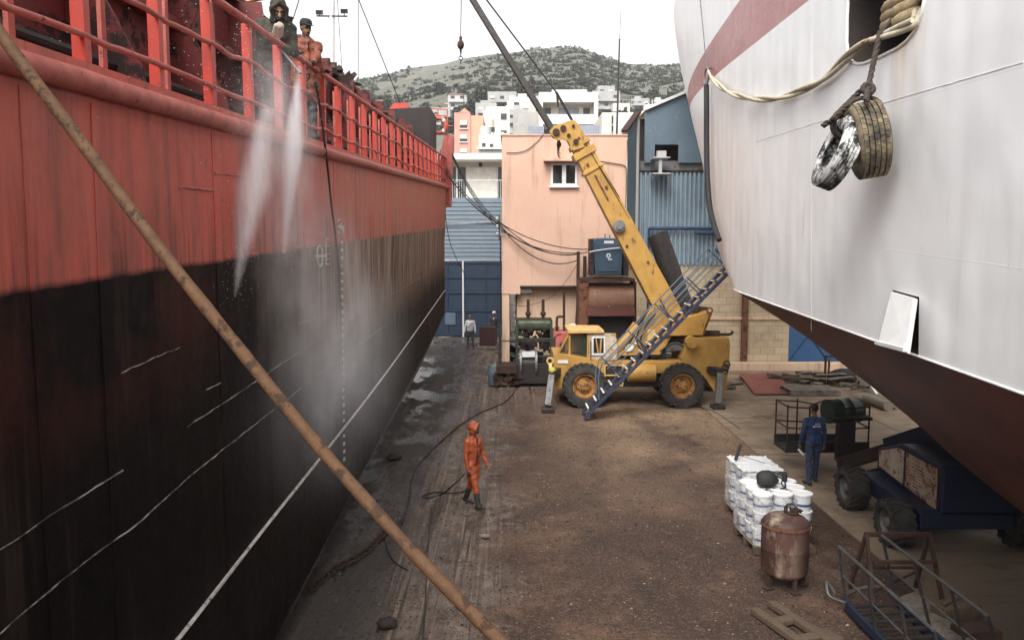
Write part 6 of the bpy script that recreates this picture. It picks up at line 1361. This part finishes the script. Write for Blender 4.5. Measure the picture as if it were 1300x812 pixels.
for k in (.42, .95): q.box(t0_ + pv * .19 + dv2 * k + Vector((0, 0, .05)), (.26, .16, .08), rz(math.atan2(dv2.y, dv2.x) - math.pi / 2))
lone(q, 'timber_skid', 'wood', 'ladder like brown timber frame lying in front of the rusty tank', 'timber frame', bevel=.012)
q = MB(); c = G(1045, 806); q.box((c.x, c.y, .03), (.55, .16, .05), rz(-.9)); lone(q, 'plank', 'wood', 'short brown plank at the bottom edge right of the timber frame', 'plank')
# chain along the hull and bits on the ground
q = MB(); cp = catmull([G(398, 748), G(425, 725), G(450, 712), G(468, 700), G(478, 688), G(492, 676)], 5)
for i, p_ in enumerate(cp):
    d_ = (cp[min(i + 1, len(cp) - 1)] - cp[max(i - 1, 0)]); a = math.atan2(d_.y, d_.x); q.torus((p_.x, p_.y, .035 + .01 * (i % 2)), .052, .019, rz(a) @ rx(R(75) if i % 2 else R(10)), 12, 6, sx=1.75)
lone(q, 'anchor_chain', 'rust_dark', 'rusty heavy chain lying on the ground along the red ship', 'chain')
for (px, py, s_, lab) in ((490, 795, .16, 'dark stone at the bottom left of the yard near the rope'), (616, 682, .09, 'small pale stone on the dirt before the man in orange'), (500, 583, .2, 'dark flat lump beside the ship hull in the wet strip')):
    c = G(px, py); q = MB(); q.ell((c.x, c.y, s_ * .35), (s_, s_ * .7, s_ * .5), 10, 7); q.v = [p + Vector((.25 * s_ * fbm(p.x * 6, p.y * 6, p.z * 6), 0, .2 * s_ * fbm(p.y * 6, p.x * 6, 2))) for p in q.v]; lone(q, 'stone', 'hold_black' if 'dark' in lab else 'wood_grey', lab, 'stone')
# ================================================================ PEOPLE
import numpy as np
TMP = bpy.data.scenes.new('workbench')
def person(label, loc, rz_, mats, H=1.78, lean=0., legs=((0, 0), (0, 0)), hands=(None, None), arms=((.05, .12, .25), (.05, .12, .25)), head=(0, 0), hood=None, hunch=0., coat=0., belly=1., boots=None, jacket=1, trousers=2, skin=0, extra=None, beard=False, spread=.02, fold=.007, group=None, bulk=1., collar=False):
    """joint skeleton -> tapered limbs -> one continuous skin; mats: skin, jacket, trousers, boots, dark, glove"""
    k = H / 1.78; pr = []
    C_ = lambda a, ra, b, rb, m, fl=1.: pr.append(('c', Vector(a), ra * (bulk if m == jacket and ra > .03 else 1), Vector(b), rb * (bulk if m == jacket and ra > .03 else 1), m, fl))
    E_ = lambda c, r, m, rot=None: pr.append(('e', Vector(c), r, m, rot or Matrix.Identity(3)))
    pel = Vector((0, 0, .95)); low = 9; feet = []
    for s, (a, kb) in zip((-1, 1), legs):
        hip = pel + Vector((s * .095, 0, -.03)); kn = hip + .44 * Vector((s * spread, math.sin(a), -math.cos(a))); an = kn + .42 * Vector((s * spread * .5, math.sin(a - kb), -math.cos(a - kb)))
        C_(hip, .098, kn, .068, trousers); C_(kn, .068, an, .054, trousers if boots is None else 3)
        if boots is not None: C_(kn, .068, kn.lerp(an, .35), .066, trousers)
        fa = max(-.5, min(.5, (a - kb) * .7)); toe = an + Vector((s * .03, .17 * math.cos(fa), -.045 + .17 * math.sin(fa))); C_(an + Vector((0, -.05, -.045)), .042, toe, .036, 3); low = min(low, an.z - .088, toe.z - .036)
    u = Vector((0, math.sin(lean), math.cos(lean))); f = Vector((0, math.cos(lean), -math.sin(lean)))
    C_(pel + Vector((-.055, 0, -.01)), .112, pel + Vector((.055, 0, -.01)), .112, trousers)
    wa = pel + u * .18; chst = pel + u * .40 + f * hunch * .3; nk = pel + u * .53 + f * hunch
    for sx_ in (-.05, .05): C_(pel + u * .02 + Vector((sx_, 0, 0)), .115 * belly, wa + Vector((sx_, .01, 0)), .112 * belly, jacket); C_(wa + Vector((sx_, .01, 0)), .112 * belly, chst + Vector((sx_ * 1.6, 0, 0)), .122, jacket)
    C_(wa + Vector((0, .03, 0)), .115 * belly, chst + Vector((0, .03, -.02)), .12, jacket)
    if coat: C_(pel + Vector((-.06, 0, -coat)), .118, wa + Vector((-.05, 0, 0)), .115, jacket); C_(pel + Vector((.06, 0, -coat)), .118, wa + Vector((.05, 0, 0)), .115, jacket)
    sh = [chst + u * .06 + Vector((s * .185, 0, 0)) for s in (-1, 1)]
    C_(sh[0], .072, sh[1], .072, jacket); C_(sh[0].lerp(sh[1], .25) + u * .01, .07, nk - u * .02, .06, jacket); C_(sh[0].lerp(sh[1], .75) + u * .01, .07, nk - u * .02, .06, jacket)
    hy, hp_ = head; hm_ = Matrix.Rotation(hy, 3, 'Z') @ Matrix.Rotation(-hp_, 3, 'X'); hc = nk + u * .06 + f * .035 * (1 + 2 * hunch) + Vector((0, 0, .115))
    W_ = lambda x, y, z: hc + hm_ @ Vector((x, y, z))
    C_(nk - u * .04, .058, W_(0, -.01, -.07), .052, skin)
    E_(W_(0, -.012, .028), (.078, .098, .100), skin, hm_); E_(W_(0, .022, -.045), (.060, .070, .075), skin, hm_); E_(W_(0, .052, -.085), (.035, .035, .028), 6 if beard else skin, hm_)
    C_(W_(0, .088, .008), .010, W_(0, .108, -.028), .015, skin)
    for s in (-1, 1):
        E_(W_(s * .031, .083, .012), (.013, .010, .008), 4, hm_); E_(W_(s * .080, -.005, -.005), (.010, .020, .030), skin, hm_); C_(W_(s * .018, .092, .030), .008, W_(s * .048, .082, .030), .007, 6)
    E_(W_(0, .091, -.056), (.024, .010, .006), 5, hm_)
    if hood: E_(W_(0, -.035, .035), (.105, .112, .120), hood, hm_); E_(W_(0, -.03, -.06), (.095, .09, .09), hood, hm_); C_(W_(-.085, .045, -.02), .022, W_(-.04, .075, .105), .022, hood); C_(W_(.085, .045, -.02), .022, W_(.04, .075, .105), .022, hood); C_(W_(-.04, .075, .105), .022, W_(.04, .075, .105), .022, hood)
    elif len(mats) > 6: E_(W_(0, -.026, .040), (.084, .094, .100), 6, hm_)
    for i, s in enumerate((-1, 1)):
        S0 = sh[i]; U, F = .30, .26
        if hands[i] is not None:
            tgt = (Vector(hands[i]) - Vector((0, 0, 0))) / k - Vector((0, 0, -low)) * 0; tgt = Vector((tgt.x, tgt.y, tgt.z + low)) if False else tgt + Vector((0, 0, low))
            d = tgt - S0; D = min(d.length, U + F - .004); d = d.normalized(); a = math.acos(max(-1, min(1, (U * U + D * D - F * F) / (2 * U * D)))); pole = Vector((s * .7, -.5, -.6)); pole = (pole - d * pole.dot(d)).normalized()
            el = S0 + (d * math.cos(a) + pole * math.sin(a)) * U; wr = S0 + d * D
        else:
            p, o, e = arms[i]; el = S0 + U * Vector((s * math.sin(o), math.sin(p), -math.cos(p))).normalized(); wr = el + F * Vector((s * math.sin(o) * .3, math.sin(p + e), -math.cos(p + e))).normalized()
        C_(S0, .066, el, .050, jacket); C_(el, .050, wr, .040, jacket); fd = (wr - el).normalized(); gm = 5 if len(mats) > 7 else skin
        n_ = Vector((-s, 0, 0)); n_ = (n_ - fd * n_.dot(fd)); n_ = n_.normalized() if n_.length > .1 else Vector((0, 0, -1)); b_ = fd.cross(n_)
        pc = wr + fd * .055; C_(wr + fd * .01, .026, pc + b_ * .014, .028, gm); C_(wr + fd * .01, .026, pc - b_ * .014, .028, gm)
        for q_, (oo, ll) in enumerate(((-.030, .062), (-.010, .072), (.010, .070), (.030, .055))):
            r0 = pc + fd * .022 + b_ * oo; r1 = r0 + (fd * .85 + n_ * .5).normalized() * ll * .55; r2 = r1 + (fd * .25 + n_ * .95).normalized() * ll * .55; C_(r0, .0115, r1, .0105, gm); C_(r1, .0105, r2, .009, gm)
        th0 = wr + fd * .03 + b_ * .03; th1 = th0 + (b_ * .7 + fd * .6 + n_ * .3).normalized() * .04; C_(th0, .014, th1, .012, gm); C_(th1, .012, th1 + (fd * .8 + n_ * .5).normalized() * .03, .010, gm)
    if collar:
        for i in range(10): a_ = i * 2 * math.pi / 10; b_ = a_ + .63; C_(nk + Vector((.075 * math.cos(a_), .01 + .075 * math.sin(a_), .0)), .029, nk + Vector((.075 * math.cos(b_), .01 + .075 * math.sin(b_), .0)), .029, trousers)
    if extra: extra(C_, E_, dict(W=W_, hm=hm_, pel=pel, u=u, f=f, nk=nk, sh=sh, chst=chst, wa=wa))
    mb = MB()
    for p in pr:
        if p[0] == 'c':
            _, a, ra, b, rb, m, fl = p; d = b - a; L = d.length
            if L < 1e-5: mb.ell(a, (ra, ra, ra), 14, 10); continue
            prof = [(max(.0005, ra * math.cos(t)), -ra * math.sin(t)) for t in [math.pi / 2 * (1 - i / 5) for i in range(6)]] + [(max(.0005, rb * math.cos(t)), L + rb * math.sin(t)) for t in [math.pi / 2 * i / 5 for i in range(6)]]
            mb.lathe(prof, 14, axis_m(a, d))
        else: mb.ell(p[1], p[2], 16, 12, p[4])
    mb.v = [Vector((v.x, v.y, v.z - low)) * k for v in mb.v]
    o = mb.build('person', mats, at=(0, 0, 0)); md = o.modifiers.new('r', 'REMESH'); md.mode = 'VOXEL'; md.voxel_size = .0095; sm = o.modifiers.new('s', 'SMOOTH'); sm.factor = .5; sm.iterations = 4
    col.objects.unlink(o); TMP.collection.objects.link(o); 
    with bpy.context.temp_override(scene=TMP, view_layer=TMP.view_layers[0]):
        dg = bpy.context.evaluated_depsgraph_get(); me = bpy.data.meshes.new_from_object(o.evaluated_get(dg))
    o.modifiers.clear(); TMP.collection.objects.unlink(o); col.objects.link(o); old = o.data; o.data = me; bpy.data.meshes.remove(old)
    nv = len(me.vertices); co = np.empty(nv * 3); me.vertices.foreach_get('co', co); co = co.reshape(-1, 3); nf = len(me.polygons); ce = np.empty(nf * 3); me.polygons.foreach_get('center', ce); ce = ce.reshape(-1, 3) / k; ce[:, 2] += low
    best = np.full(nf, 9.); idx = np.zeros(nf, dtype=np.int32)
    for p in pr:
        if p[0] == 'c':
            a = np.array(p[1]); b = np.array(p[3]); d = b - a; L2 = d @ d + 1e-9; t = np.clip(((ce - a) @ d) / L2, 0, 1); dist = np.linalg.norm(ce - (a + t[:, None] * d), axis=1) - (p[2] + (p[4] - p[2]) * t); m = p[5]
        else:
            q = (ce - np.array(p[1])) @ np.array(p[4]); r = np.array(p[2]); ln = np.linalg.norm(q / r, axis=1); dist = (ln - 1) * r.min(); m = p[3]
        sel = np.abs(dist) < best if False else dist < best; best[sel] = dist[sel]; idx[sel] = m
    me.materials.clear()
    for m in mats: me.materials.append(M[m] if isinstance(m, str) else m)
    me.polygons.foreach_set('material_index', idx)
    vm = np.zeros(nv); 
    for p_, m in zip(me.polygons, idx):
        if m in (1, 2): 
            for v in p_.vertices: vm[v] = 1
    nr = np.empty(nv * 3); me.vertices.foreach_get('normal', nr); nr = nr.reshape(-1, 3)
    for q in range(nv):
        if vm[q]: a, b, c = co[q]; co[q] += nr[q] * (fold * fbm(a * 9, b * 9, c * 5.5, 3) + fold * .5 * math.sin(c * 42 + 4 * fbm(a * 4, b * 4, c * 2)))
    me.vertices.foreach_set('co', co.ravel()); me.update()
    me.shade_smooth(); o.location = loc; o.rotation_euler = (0, 0, rz_); tag(o, label, 'person', group)
    return o, (lambda x, y, z: Vector((W_(x, y, z).x, W_(x, y, z).y, W_(x, y, z).z - low)) * k), hm_, k
def child(mb, name, mat, par, **kw):
    o = mb.build(name, mat, at=(0, 0, 0), **kw); o.parent = par; return o
def cap_on(par, W_, hm_, k, mat, brim=True):
    q = MB(); q.lathe([(.096 * k, 0), (.096 * k, .03 * k), (.085 * k, .07 * k), (.055 * k, .095 * k), (.001, .102 * k)], 18, Matrix.Translation(W_(0, -.012, .055)) @ hm_.to_4x4(), cap=False)
    if brim: q.ell(W_(0, .105, .062), (.072 * k, .075 * k, .008 * k), 14, 6, hm_ @ rx(-.15))
    return child(q, 'cap', mat, par, smooth=50)
M['skin'] = pm('weathered skin', (.36, .19, .12), (.30, .15, .10), 12, .55, bump=.05); M['skin_d'] = pm('sunburnt skin', (.20, .10, .065), (.16, .08, .05), 12, .55, bump=.05)
M['eye'] = pm('dark eye', (.02, .015, .012), rough=.3, bump=0); M['lip'] = pm('lip', (.25, .10, .08), rough=.5, bump=0); M['hair'] = pm('dark hair', (.03, .024, .02), rough=.7)
M['hair_grey'] = pm('grey hair', (.20, .19, .18), rough=.8)
M['parka'] = pm('dark olive parka', (.050, .050, .034), (.036, .036, .026), 5, .75, c3=(.07, .068, .055), t3=.6, bump=.3); M['trou_d'] = pm('dark wet trousers', (.030, .031, .035), (.045, .046, .05), 5, .6, bump=.3)
M['boot'] = pm('rubber boot', (.020, .022, .016), (.035, .035, .025), 6, .5); M['glove'] = pm('black glove', (.022, .02, .02), rough=.7)
M['scarf'] = pm('pale scarf', (.50, .44, .36), (.36, .31, .25), 10, .9, bump=.5); M['mask'] = pm('black face mask', (.018, .018, .02), rough=.8)
M['orange_suit'] = pm('orange waterproof suit', (.37, .082, .031), (.27, .056, .023), 3, .38, c3=(.20, .04, .018), t3=.60, s3=5, bump=.4, bscale=12, bd=.03)
M['orange_coat'] = pm('faded orange coat', (.26, .072, .034), (.16, .046, .025), 4, .65, c3=(.05, .03, .024), t3=.54, s3=5, bump=.4, bscale=16, bd=.02)
M['overall'] = pm('navy overall', (.030, .060, .145), (.022, .044, .11), 4, .75, bump=.4, bscale=16, bd=.02); M['jeans'] = pm('blue work trousers', (.040, .062, .115), (.03, .046, .085), 4, .85, bump=.4, bscale=18, bd=.02)
M['grey_shirt'] = pm('pale grey sweater', (.50, .50, .52), (.42, .42, .44), 5, .9); M['dark_coat'] = pm('black coat', (.016, .016, .018), (.024, .024, .026), 5, .8); M['white_cloth'] = pm('white cloth', (.7, .69, .67), rough=.8, bump=0)
# man in the orange waterproof suit walking across the yard
def ex_orange(C_, E_, d):
    W_ = d['W']; E_(W_(0, .075, .012), (.060, .030, .024), 4, d['hm']); E_(W_(0, .080, -.055), (.045, .035, .035), 4, d['hm'])
    for i in range(9): C_(d['pel'] + d['u'] * (.05 + .055 * i) + Vector((.03, .128 + .012 * math.sin(i), 0)), .018, d['pel'] + d['u'] * (.08 + .055 * i) + Vector((.03, .132, 0)), .018, 4)
    C_(d['pel'] + Vector((-.07, 0, -.35)), .085, d['pel'] + Vector((-.07, 0, 0)), .11, 1); C_(d['pel'] + Vector((.07, 0, -.35)), .085, d['pel'] + Vector((.07, 0, 0)), .11, 1)
g = G(601, 643); fo = R(-128)
orange, Wo, hmo, ko = person('man in orange waterproof suit and goggles walking with a hose in hand', (g.x, g.y, 0), fo, ['skin_d', 'orange_suit', 'orange_suit', 'boot', 'mask', 'lip', 'hair'], H=1.76, legs=((-.28, .12), (.30, .10)), arms=((.12, .20, .30), (.0, .14, .2)), head=(.45, .1), hood=1, boots=1, extra=ex_orange, fold=.008, spread=.0)
# deckhand in the hooded parka bending over the railing
def ex_parka(C_, E_, d):
    W_ = d['W']; E_(W_(0, .058, -.058), (.066, .058, .056), 7, d['hm'])
    b0 = d['nk'] + d['f'] * .12 + d['u'] * .03; C_(b0, .055, d['chst'] + d['f'] * .145 - d['u'] * .06, .045, 8); C_(b0 + Vector((.05, 0, 0)), .035, d['chst'] + d['f'] * .15 + Vector((.05, 0, 0)), .03, 8)
    for s in (-1, 1): C_(W_(s * .095, .05, -.09), .026, W_(s * .098, .065, .06), .026, 1); C_(W_(s * .098, .065, .06), .026, W_(0, .085, .150), .030, 1)
    E_(W_(0, -.05, .06), (.115, .12, .125), 1, d['hm'])
Yp = 11.05
def loc_(v, a): c, s = math.cos(-a), math.sin(-a); return (v[0] * c - v[1] * s, v[0] * s + v[1] * c, v[2])
zd1 = deckz(Yp)
parka, Wp, hmp, kp = person('deckhand in dark olive hooded parka leaning over the red railing with a water lance', (-3.30, Yp, zd1), R(-148), ['skin', 'parka', 'trou_d', 'boot', 'eye', 'glove', 'hair', 'mask', 'scarf'], H=1.78, lean=.66, hunch=.08, bulk=1.36, legs=((.05, .1), (-.10, .05)), hands=(loc_((.30, -.42, 1.03), R(-148)), loc_((.36, .10, 1.08), R(-148))), head=(-.15, .40), hood=1, coat=.22, extra=ex_parka, belly=1.12, fold=.010)
# deckhand in orange coat and cap
Yp2 = 12.5; zd2 = deckz(Yp2)
def ex_coat(C_, E_, d):
    um = Matrix((Vector((1, 0, 0)), d['f'], d['u'])).transposed(); E_(d['pel'] + d['u'] * .24 + d['f'] * .02, (.235, .168, .36), 1, um); E_(d['chst'] + d['u'] * .02 + d['f'] * .0, (.25, .15, .15), 1, um)
    for i in range(8): C_(d['chst'] + d['f'] * (.172 - .006 * i) + d['u'] * (.10 - .07 * i), .014, d['chst'] + d['f'] * (.172 - .003 * i) + d['u'] * (.04 - .07 * i), .014, 4)
    E_(d['nk'] + Vector((0, -.10, -.02)), (.12, .06, .08), 1); C_(d['pel'] + Vector((-.10, .02, -.18)), .10, d['wa'] + Vector((-.09, .03, 0)), .11, 1); C_(d['pel'] + Vector((.10, .02, -.18)), .10, d['wa'] + Vector((.09, .03, 0)), .11, 1)
    C_(d['nk'] + Vector((0, .08, -.05)), .04, d['nk'] + Vector((.0, .13, -.12)), .034, 7)
coat, Wc, hmc, kc = person('deckhand in faded orange coat and dark cap standing at the red railing', (-3.20, Yp2, zd2), R(-150), ['skin_d', 'orange_coat', 'trou_d', 'boot', 'eye', 'glove', 'hair', 'scarf'], H=1.78, bulk=1.2, collar=True, lean=.10, legs=((.02, .02), (-.03, .04)), hands=(loc_((.22, -.42, 1.08), R(-150)), loc_((.26, .12, 1.10), R(-150))), head=(.20, .22), coat=.22, extra=ex_coat, fold=.016)
cap_on(coat, Wc, hmc, kc, 'dark_coat')
# water lance held by the parka man
l0 = Vector((-3.02, Yp - .50, zd1 + 1.0)); l1 = Vector((-2.78, Yp - .60, zd1 + .72))
t = wthing('water_lance', l0, 'thin steel water lance held over the rail by the deckhand in the parka', 'lance')
MB().cyl(l0, l1, .014, n=8).cyl(l1, l1 + (l1 - l0).normalized() * .08, .02, n=8).build('barrel', 'steel_grey', t); MB().bar(l0 + Vector((-.02, 0, -.1)), l0, .03, .04).build('grip', 'black', t)
# man in navy overall seen from behind
g = G(1031, 614)
def ex_blue(C_, E_, d): pass
blue, Wb, hmb, kb = person('man in navy blue work jacket walking away towards the lift basket', (g.x, g.y, .008), R(8), ['skin_d', 'overall', 'jeans', 'boot', 'eye', 'lip', 'hair'], H=1.80, legs=((-.10, .02), (.20, .08)), arms=((.10, .22, .22), (-.08, .20, .2)), head=(.25, .12), belly=1.06, spread=.06, fold=.009)
def back_mark():
    q = MB(); me = blue.data
    def surf(x, z):
        best = 0
        for v in me.vertices:
            if abs(v.co.x - x) < .02 and abs(v.co.z - z) < .02: best = min(best, v.co.y)
        return best
    for z_, x0, x1, h_ in ((1.40, -.07, .07, .022), (1.345, -.11, .11, .035)):
        nn = 9
        for i in range(nn):
            if (i * 7 + int(z_ * 100)) % 5 == 0: continue
            a = x0 + (x1 - x0) * i / nn; b = x0 + (x1 - x0) * (i + .82) / nn; ya = surf((a + b) / 2, z_) - .006
            q.box(((a + b) / 2, ya, z_), (b - a, .008, h_ * (.8 + .3 * ((i * 3) % 2))), rx(.0))
    child(q, 'back_print', 'white_cloth', blue)
back_mark()
q = MB(); q.bar((g.x - .30, g.y + .12, .78), (g.x - .20, g.y + .05, .66), .05, .03); tag(q.build('white_tool', 'white_paint'), 'small white tool in the left hand of the man in navy', 'tool')
# two men by the gate
g = G(597, 441.5)
grey, Wg, hmg, kg = person('man in pale grey sweater and dark trousers standing before the gate', (g.x, g.y, 0), R(175), ['skin_d', 'grey_shirt', 'trou_d', 'boot', 'eye', 'lip', 'hair'], H=1.72, arms=((.05, .30, .15), (.05, .30, .15)), belly=1.22, legs=((0, 0), (0, 0)), spread=.08)
q = MB(); q.bar((-.16, .15, 1.35), (.16, .17, 1.08), .03, .012); child(q, 'shoulder_strap', 'dark_coat', grey)
g = G(627.5, 437)
def ex_dark(C_, E_, d): C_(d['chst'] + Vector((0, .10, .05)), .045, d['wa'] + Vector((0, .10, 0)), .03, 7)
dark, Wd, hmd, kd = person('man in dark coat, white shirt and pale cap half behind the corner pier', (g.x, g.y, 0), R(165), ['skin_d', 'dark_coat', 'trou_d', 'boot', 'eye', 'lip', 'hair', 'white_cloth'], H=1.76, coat=.15, extra=ex_dark)
cap_on(dark, Wd, hmd, kd, 'render_grey')
g = G(619, 441); t = wthing('fuel_cart', (g.x, g.y, 0), 'dark maroon metal box on a low pallet between the two men at the gate', 'box')
MB().b2((g.x - .42, g.y - .3, .14), (g.x + .42, g.y + .3, 1.12)).build('body', pm('maroon metal', (.045, .014, .014), (.03, .012, .012), 3, .6), t, bevel=.03)
MB().b2((g.x - .5, g.y - .4, .0), (g.x + .5, g.y + .4, .12)).build('base', 'wood_grey', t); MB().tube([(g.x - .3, g.y, 1.12), (g.x - .3, g.y, 1.25), (g.x + .3, g.y, 1.25), (g.x + .3, g.y, 1.12)], .02, 6).build('handle', 'dark_steel', t)
# ================================================================ HOSES AND CABLES
def ground_line(px, r, name, lab, mat='black', cat='hose', k=8, pre=None):
    pts = [G(*p) + Vector((0, 0, r * .8)) for p in px]
    if pre: pts = pre + pts
    q = MB(); q.tube(catmull(pts, k), r, 7); return tag(q.build(name, mat, smooth=60), lab, cat)
ground_line([(655, 488), (651, 500), (638, 512), (612, 523), (588, 537), (565, 556), (545, 575), (530, 592), (522, 612), (518, 640), (510, 665)], .019, 'yard_hose', 'long dark hose curving over the ground from the winch to the ship side', pre=[P(656, 466, 29.6), P(656, 478, 29.0)])
hand = Vector(g) * 0
gO = Vector(orange.location); hx = P(590, 601, gO.y - .1)
ground_line([(560, 628), (545, 632), (536, 630), (552, 625), (578, 626), (592, 622), (597, 612)], .017, 'hand_hose', 'thin dark hose looping from the hand of the man in orange to the ground', pre=[hx, hx + Vector((-.25, 0, -.25))])
ground_line([(486, 660), (490, 690), (500, 712), (518, 724)], .012, 'ground_wire', 'thin dark wire lying on the wet strip below the foreground rope', cat='wire')
ground_line([(548, 640), (543, 700), (540, 760), (536, 830)], .010, 'drag_line', 'thin line lying straight on the ground left of the man in orange', 'dark_steel', 'line')
ground_line([(812, 505), (835, 512), (870, 514), (905, 522), (940, 545)], .012, 'yard_cable', 'thin cable lying on the concrete beneath the crane rear wheel', cat='cable')
cab_lab = ['uppermost', 'second', 'third', 'fourth', 'fifth', 'lowest']
B0 = [P(571, 188, 35.4), P(572, 192, 35.4), P(573, 196, 35.4), P(563, 207, 35.2), P(562, 210, 35.2), P(561, 212, 35.2)]
B1 = [P(757, 316, 30.2), P(752, 318, 30.2), P(735, 321, 30.9), P(735, 322.5, 30.9), P(734, 330, 30.9), P(641, 287, 31.4)]
SG = [.8, 1.3, .7, 1.1, 1.6, .35]; DS = ['reaching the blue cabinet', 'with the deeper sag reaching the blue cabinet', 'reaching the top of the rusty post', 'just under the rusty post top', 'hanging lowest before the rusty post', 'ending at the orange wall corner']
for i, (a, b) in enumerate(zip(B0, B1)):
    mid = P(637, (282, 286, 290, 280, 284, 287)[i], 31.35) - Vector((.12, 0, 0)); mid = b if i == 5 else mid
    q = MB(); q.tube(sag(a, mid, .35, 14) + ([] if i == 5 else sag(mid, b, SG[i] * .42, 14)[1:]), .020 if i != 5 else .016, 5); tag(q.build('overhead_cable', 'black', smooth=60), 'black overhead cable from the red ship bow, ' + DS[i], 'cable', 'cables crossing the orange wall')
q = MB(); q.tube(catmull([P(748, 320, 29.9), P(757, 318, 29.8), P(775, 315.5, 29.75), P(792, 314, 29.8), P(803, 310, 29.9)], 6), .02, 6); tag(q.build('white_cable', 'white_paint', smooth=60), 'whitish cable stretched across the front of the blue cabinet', 'cable')
q = MB(); q.tube(catmull([P(733, 334, 30.9), P(722, 352, 31.0), P(700, 377, 31.4), P(668, 388, 31.5), P(645, 386, 31.5)], 6), .010, 5); tag(q.build('thin_wire', 'dark_steel'), 'thin wire drooping across the pale lower wall above the winch', 'wire')
c = P(632, 286, 31.4); t = wthing('insulator_bracket', (XL - .12, 31.4, c.z - .5), 'steel bracket with insulators on the left corner of the orange building', 'bracket')
q = MB(); q.bar((XL - .1, 31.4, c.z - .6), (XL - .1, 31.4, c.z + .4), .05, .05); q.build('post', 'dark_steel', t)
for dz_ in (-.4, -.1, .2): MB().lathe([(.03, 0), (.07, .03), (.04, .06), (.07, .09), (.03, .13)], 10, Matrix.Translation((XL - .18, 31.4, c.z + dz_))).build('insulator', 'render_grey', t, smooth=40)
q = MB(); q.cyl((XL - .06, 31.5, .2), (XL - .06, 31.5, c.z - .4), .03, n=6); q.build('conduit', 'dark_steel', t)

# ================================================================ WATER SPRAY
def vol_mat(name, dens, kind, L=1, r0=.1, rm=.15, r1=.02, ns=4., lo=.35, hi=.7, mn=.15, st=(1, 1, 1), power=1.):
    n = NT(name); n.t.nodes.remove(n.b); v = n.n('ShaderNodeVolumePrincipled'); n.l(v.outputs[0], n.out.inputs['Volume'])
    v.inputs['Color'].default_value = (.97, .97, .98, 1); v.inputs['Anisotropy'].default_value = .0
    x, y, z = n.sep(n.coord('Object'))
    if kind == 'jet':
        rr = n.math('SQRT', n.math('ADD', n.math('MULTIPLY', x, x), n.math('MULTIPLY', y, y)))
        t1 = n.ramp(z, 0, L * .45, r0, rm); t2 = n.ramp(z, L * .45, L, 0, r1 - rm); rad = n.math('ADD', t1, t2); f = n.math('POWER', n.ramp(n.math('DIVIDE', rr, rad), 1, .0), 1.8); f = n.math('MULTIPLY', f, n.ramp(z, 0, L * .25, .55, 1))
    else:
        rr = n.math('SQRT', n.math('ADD', n.math('ADD', n.math('MULTIPLY', x, x), n.math('MULTIPLY', y, y)), n.math('MULTIPLY', z, z))); f = n.math('POWER', n.ramp(rr, 1, 0), 1.9)
    d = n.math('MULTIPLY', n.math('MULTIPLY', f, n.ramp(n.noise(ns, 'World', st, 6, .72, .5), lo, hi, mn, 1.)), dens); n.l(d, v.inputs['Density']); return n.m
def jet(a, b, r0, rm, r1, dens, label):
    a = Vector(a); b = Vector(b); L = (b - a).length; q = MB(); q.lathe([(r0, -.02), (r0, 0), (rm, L * .45), (r1, L), (r1 * .5, L + .03)], 20)
    o = q.build('water_jet', vol_mat('water jet', dens, 'jet', L, r0, rm, r1, 13., .34, .66, .10, (1.3, 1.3, .30)), at=(0, 0, 0)); o.matrix_world = axis_m(a, b - a); tag(o, label, 'water jet', 'water jets'); return o
jet(l1 + Vector((.03, 0, .02)), XP(361, 318, -2.80), .05, .17, .04, 44, 'bright white water jet falling straight down from the lance, right of the other')
jet(XP(338, 140, -2.72), XP(299, 372, -2.82), .12, .24, .03, 18, 'fainter slanting water jet left of the bright one against the red paint')
def cloud(c, r, dens, label, ns=1.6):
    q = MB(); q.ell((0, 0, 0), (1, 1, 1), 20, 14); o = q.build('mist', vol_mat('mist', dens, 'cloud', ns=ns, lo=.42, hi=.66, mn=.0, st=(1.2, 1.2, .6)), at=(0, 0, 0)); o.location = c; o.scale = r; return tag(o, label, 'mist', kind='stuff')
cloud(XP(425, 430, -2.55), (.50, 3.6, 2.5), 1.35, 'pale spray mist drifting along the dark hull below the jets')
cloud(XP(375, 300, -2.65), (.40, 1.8, 2.0), 1.6, 'soft spray mist around the ends of the two water jets', 2.2)
cloud(XP(350, 150, -2.65), (.45, 1.6, 1.2), 1.9, 'pale spray mist around the railing in front of the parka deckhand', 2.6)
cloud(XP(445, 470, -2.2), (.9, 4.6, 1.8), .45, 'thin spray mist low along the hull farther off', 1.0)
q = MB()
for i in range(700):
    y_ = rnd.gauss(9.2, 1.5); x_ = -2.85 + rnd.uniform(-.25, .35); z_ = zf(y_) + rnd.gauss(.55, .45)
    r_ = rnd.uniform(.0016, .0046); q.ell((x_, y_, z_), (r_, r_, r_), 5, 4)
for i in range(900):
    a_, b_ = ((l1, XP(361, 330, -2.80)), (XP(338, 140, -2.72), XP(299, 380, -2.82)))[i % 2]; p_ = Vector(a_).lerp(Vector(b_), rnd.random() ** .8) + Vector((rnd.gauss(0, .09), rnd.gauss(0, .16), rnd.gauss(0, .12))); r_ = rnd.uniform(.001, .0028)
    if p_.x > -2.97: q.ell(p_, (r_, r_, r_ * rnd.uniform(1, 3)), 5, 4)
M['droplet'] = pm('water droplet', (.8, .8, .8), rough=.1, bump=0); tag(q.build('droplets', 'droplet', at=(0, 0, 0)), 'tiny white water drops flying around the red railing by the deckhands', 'water drops', kind='stuff')
bpy.data.scenes.remove(TMP)
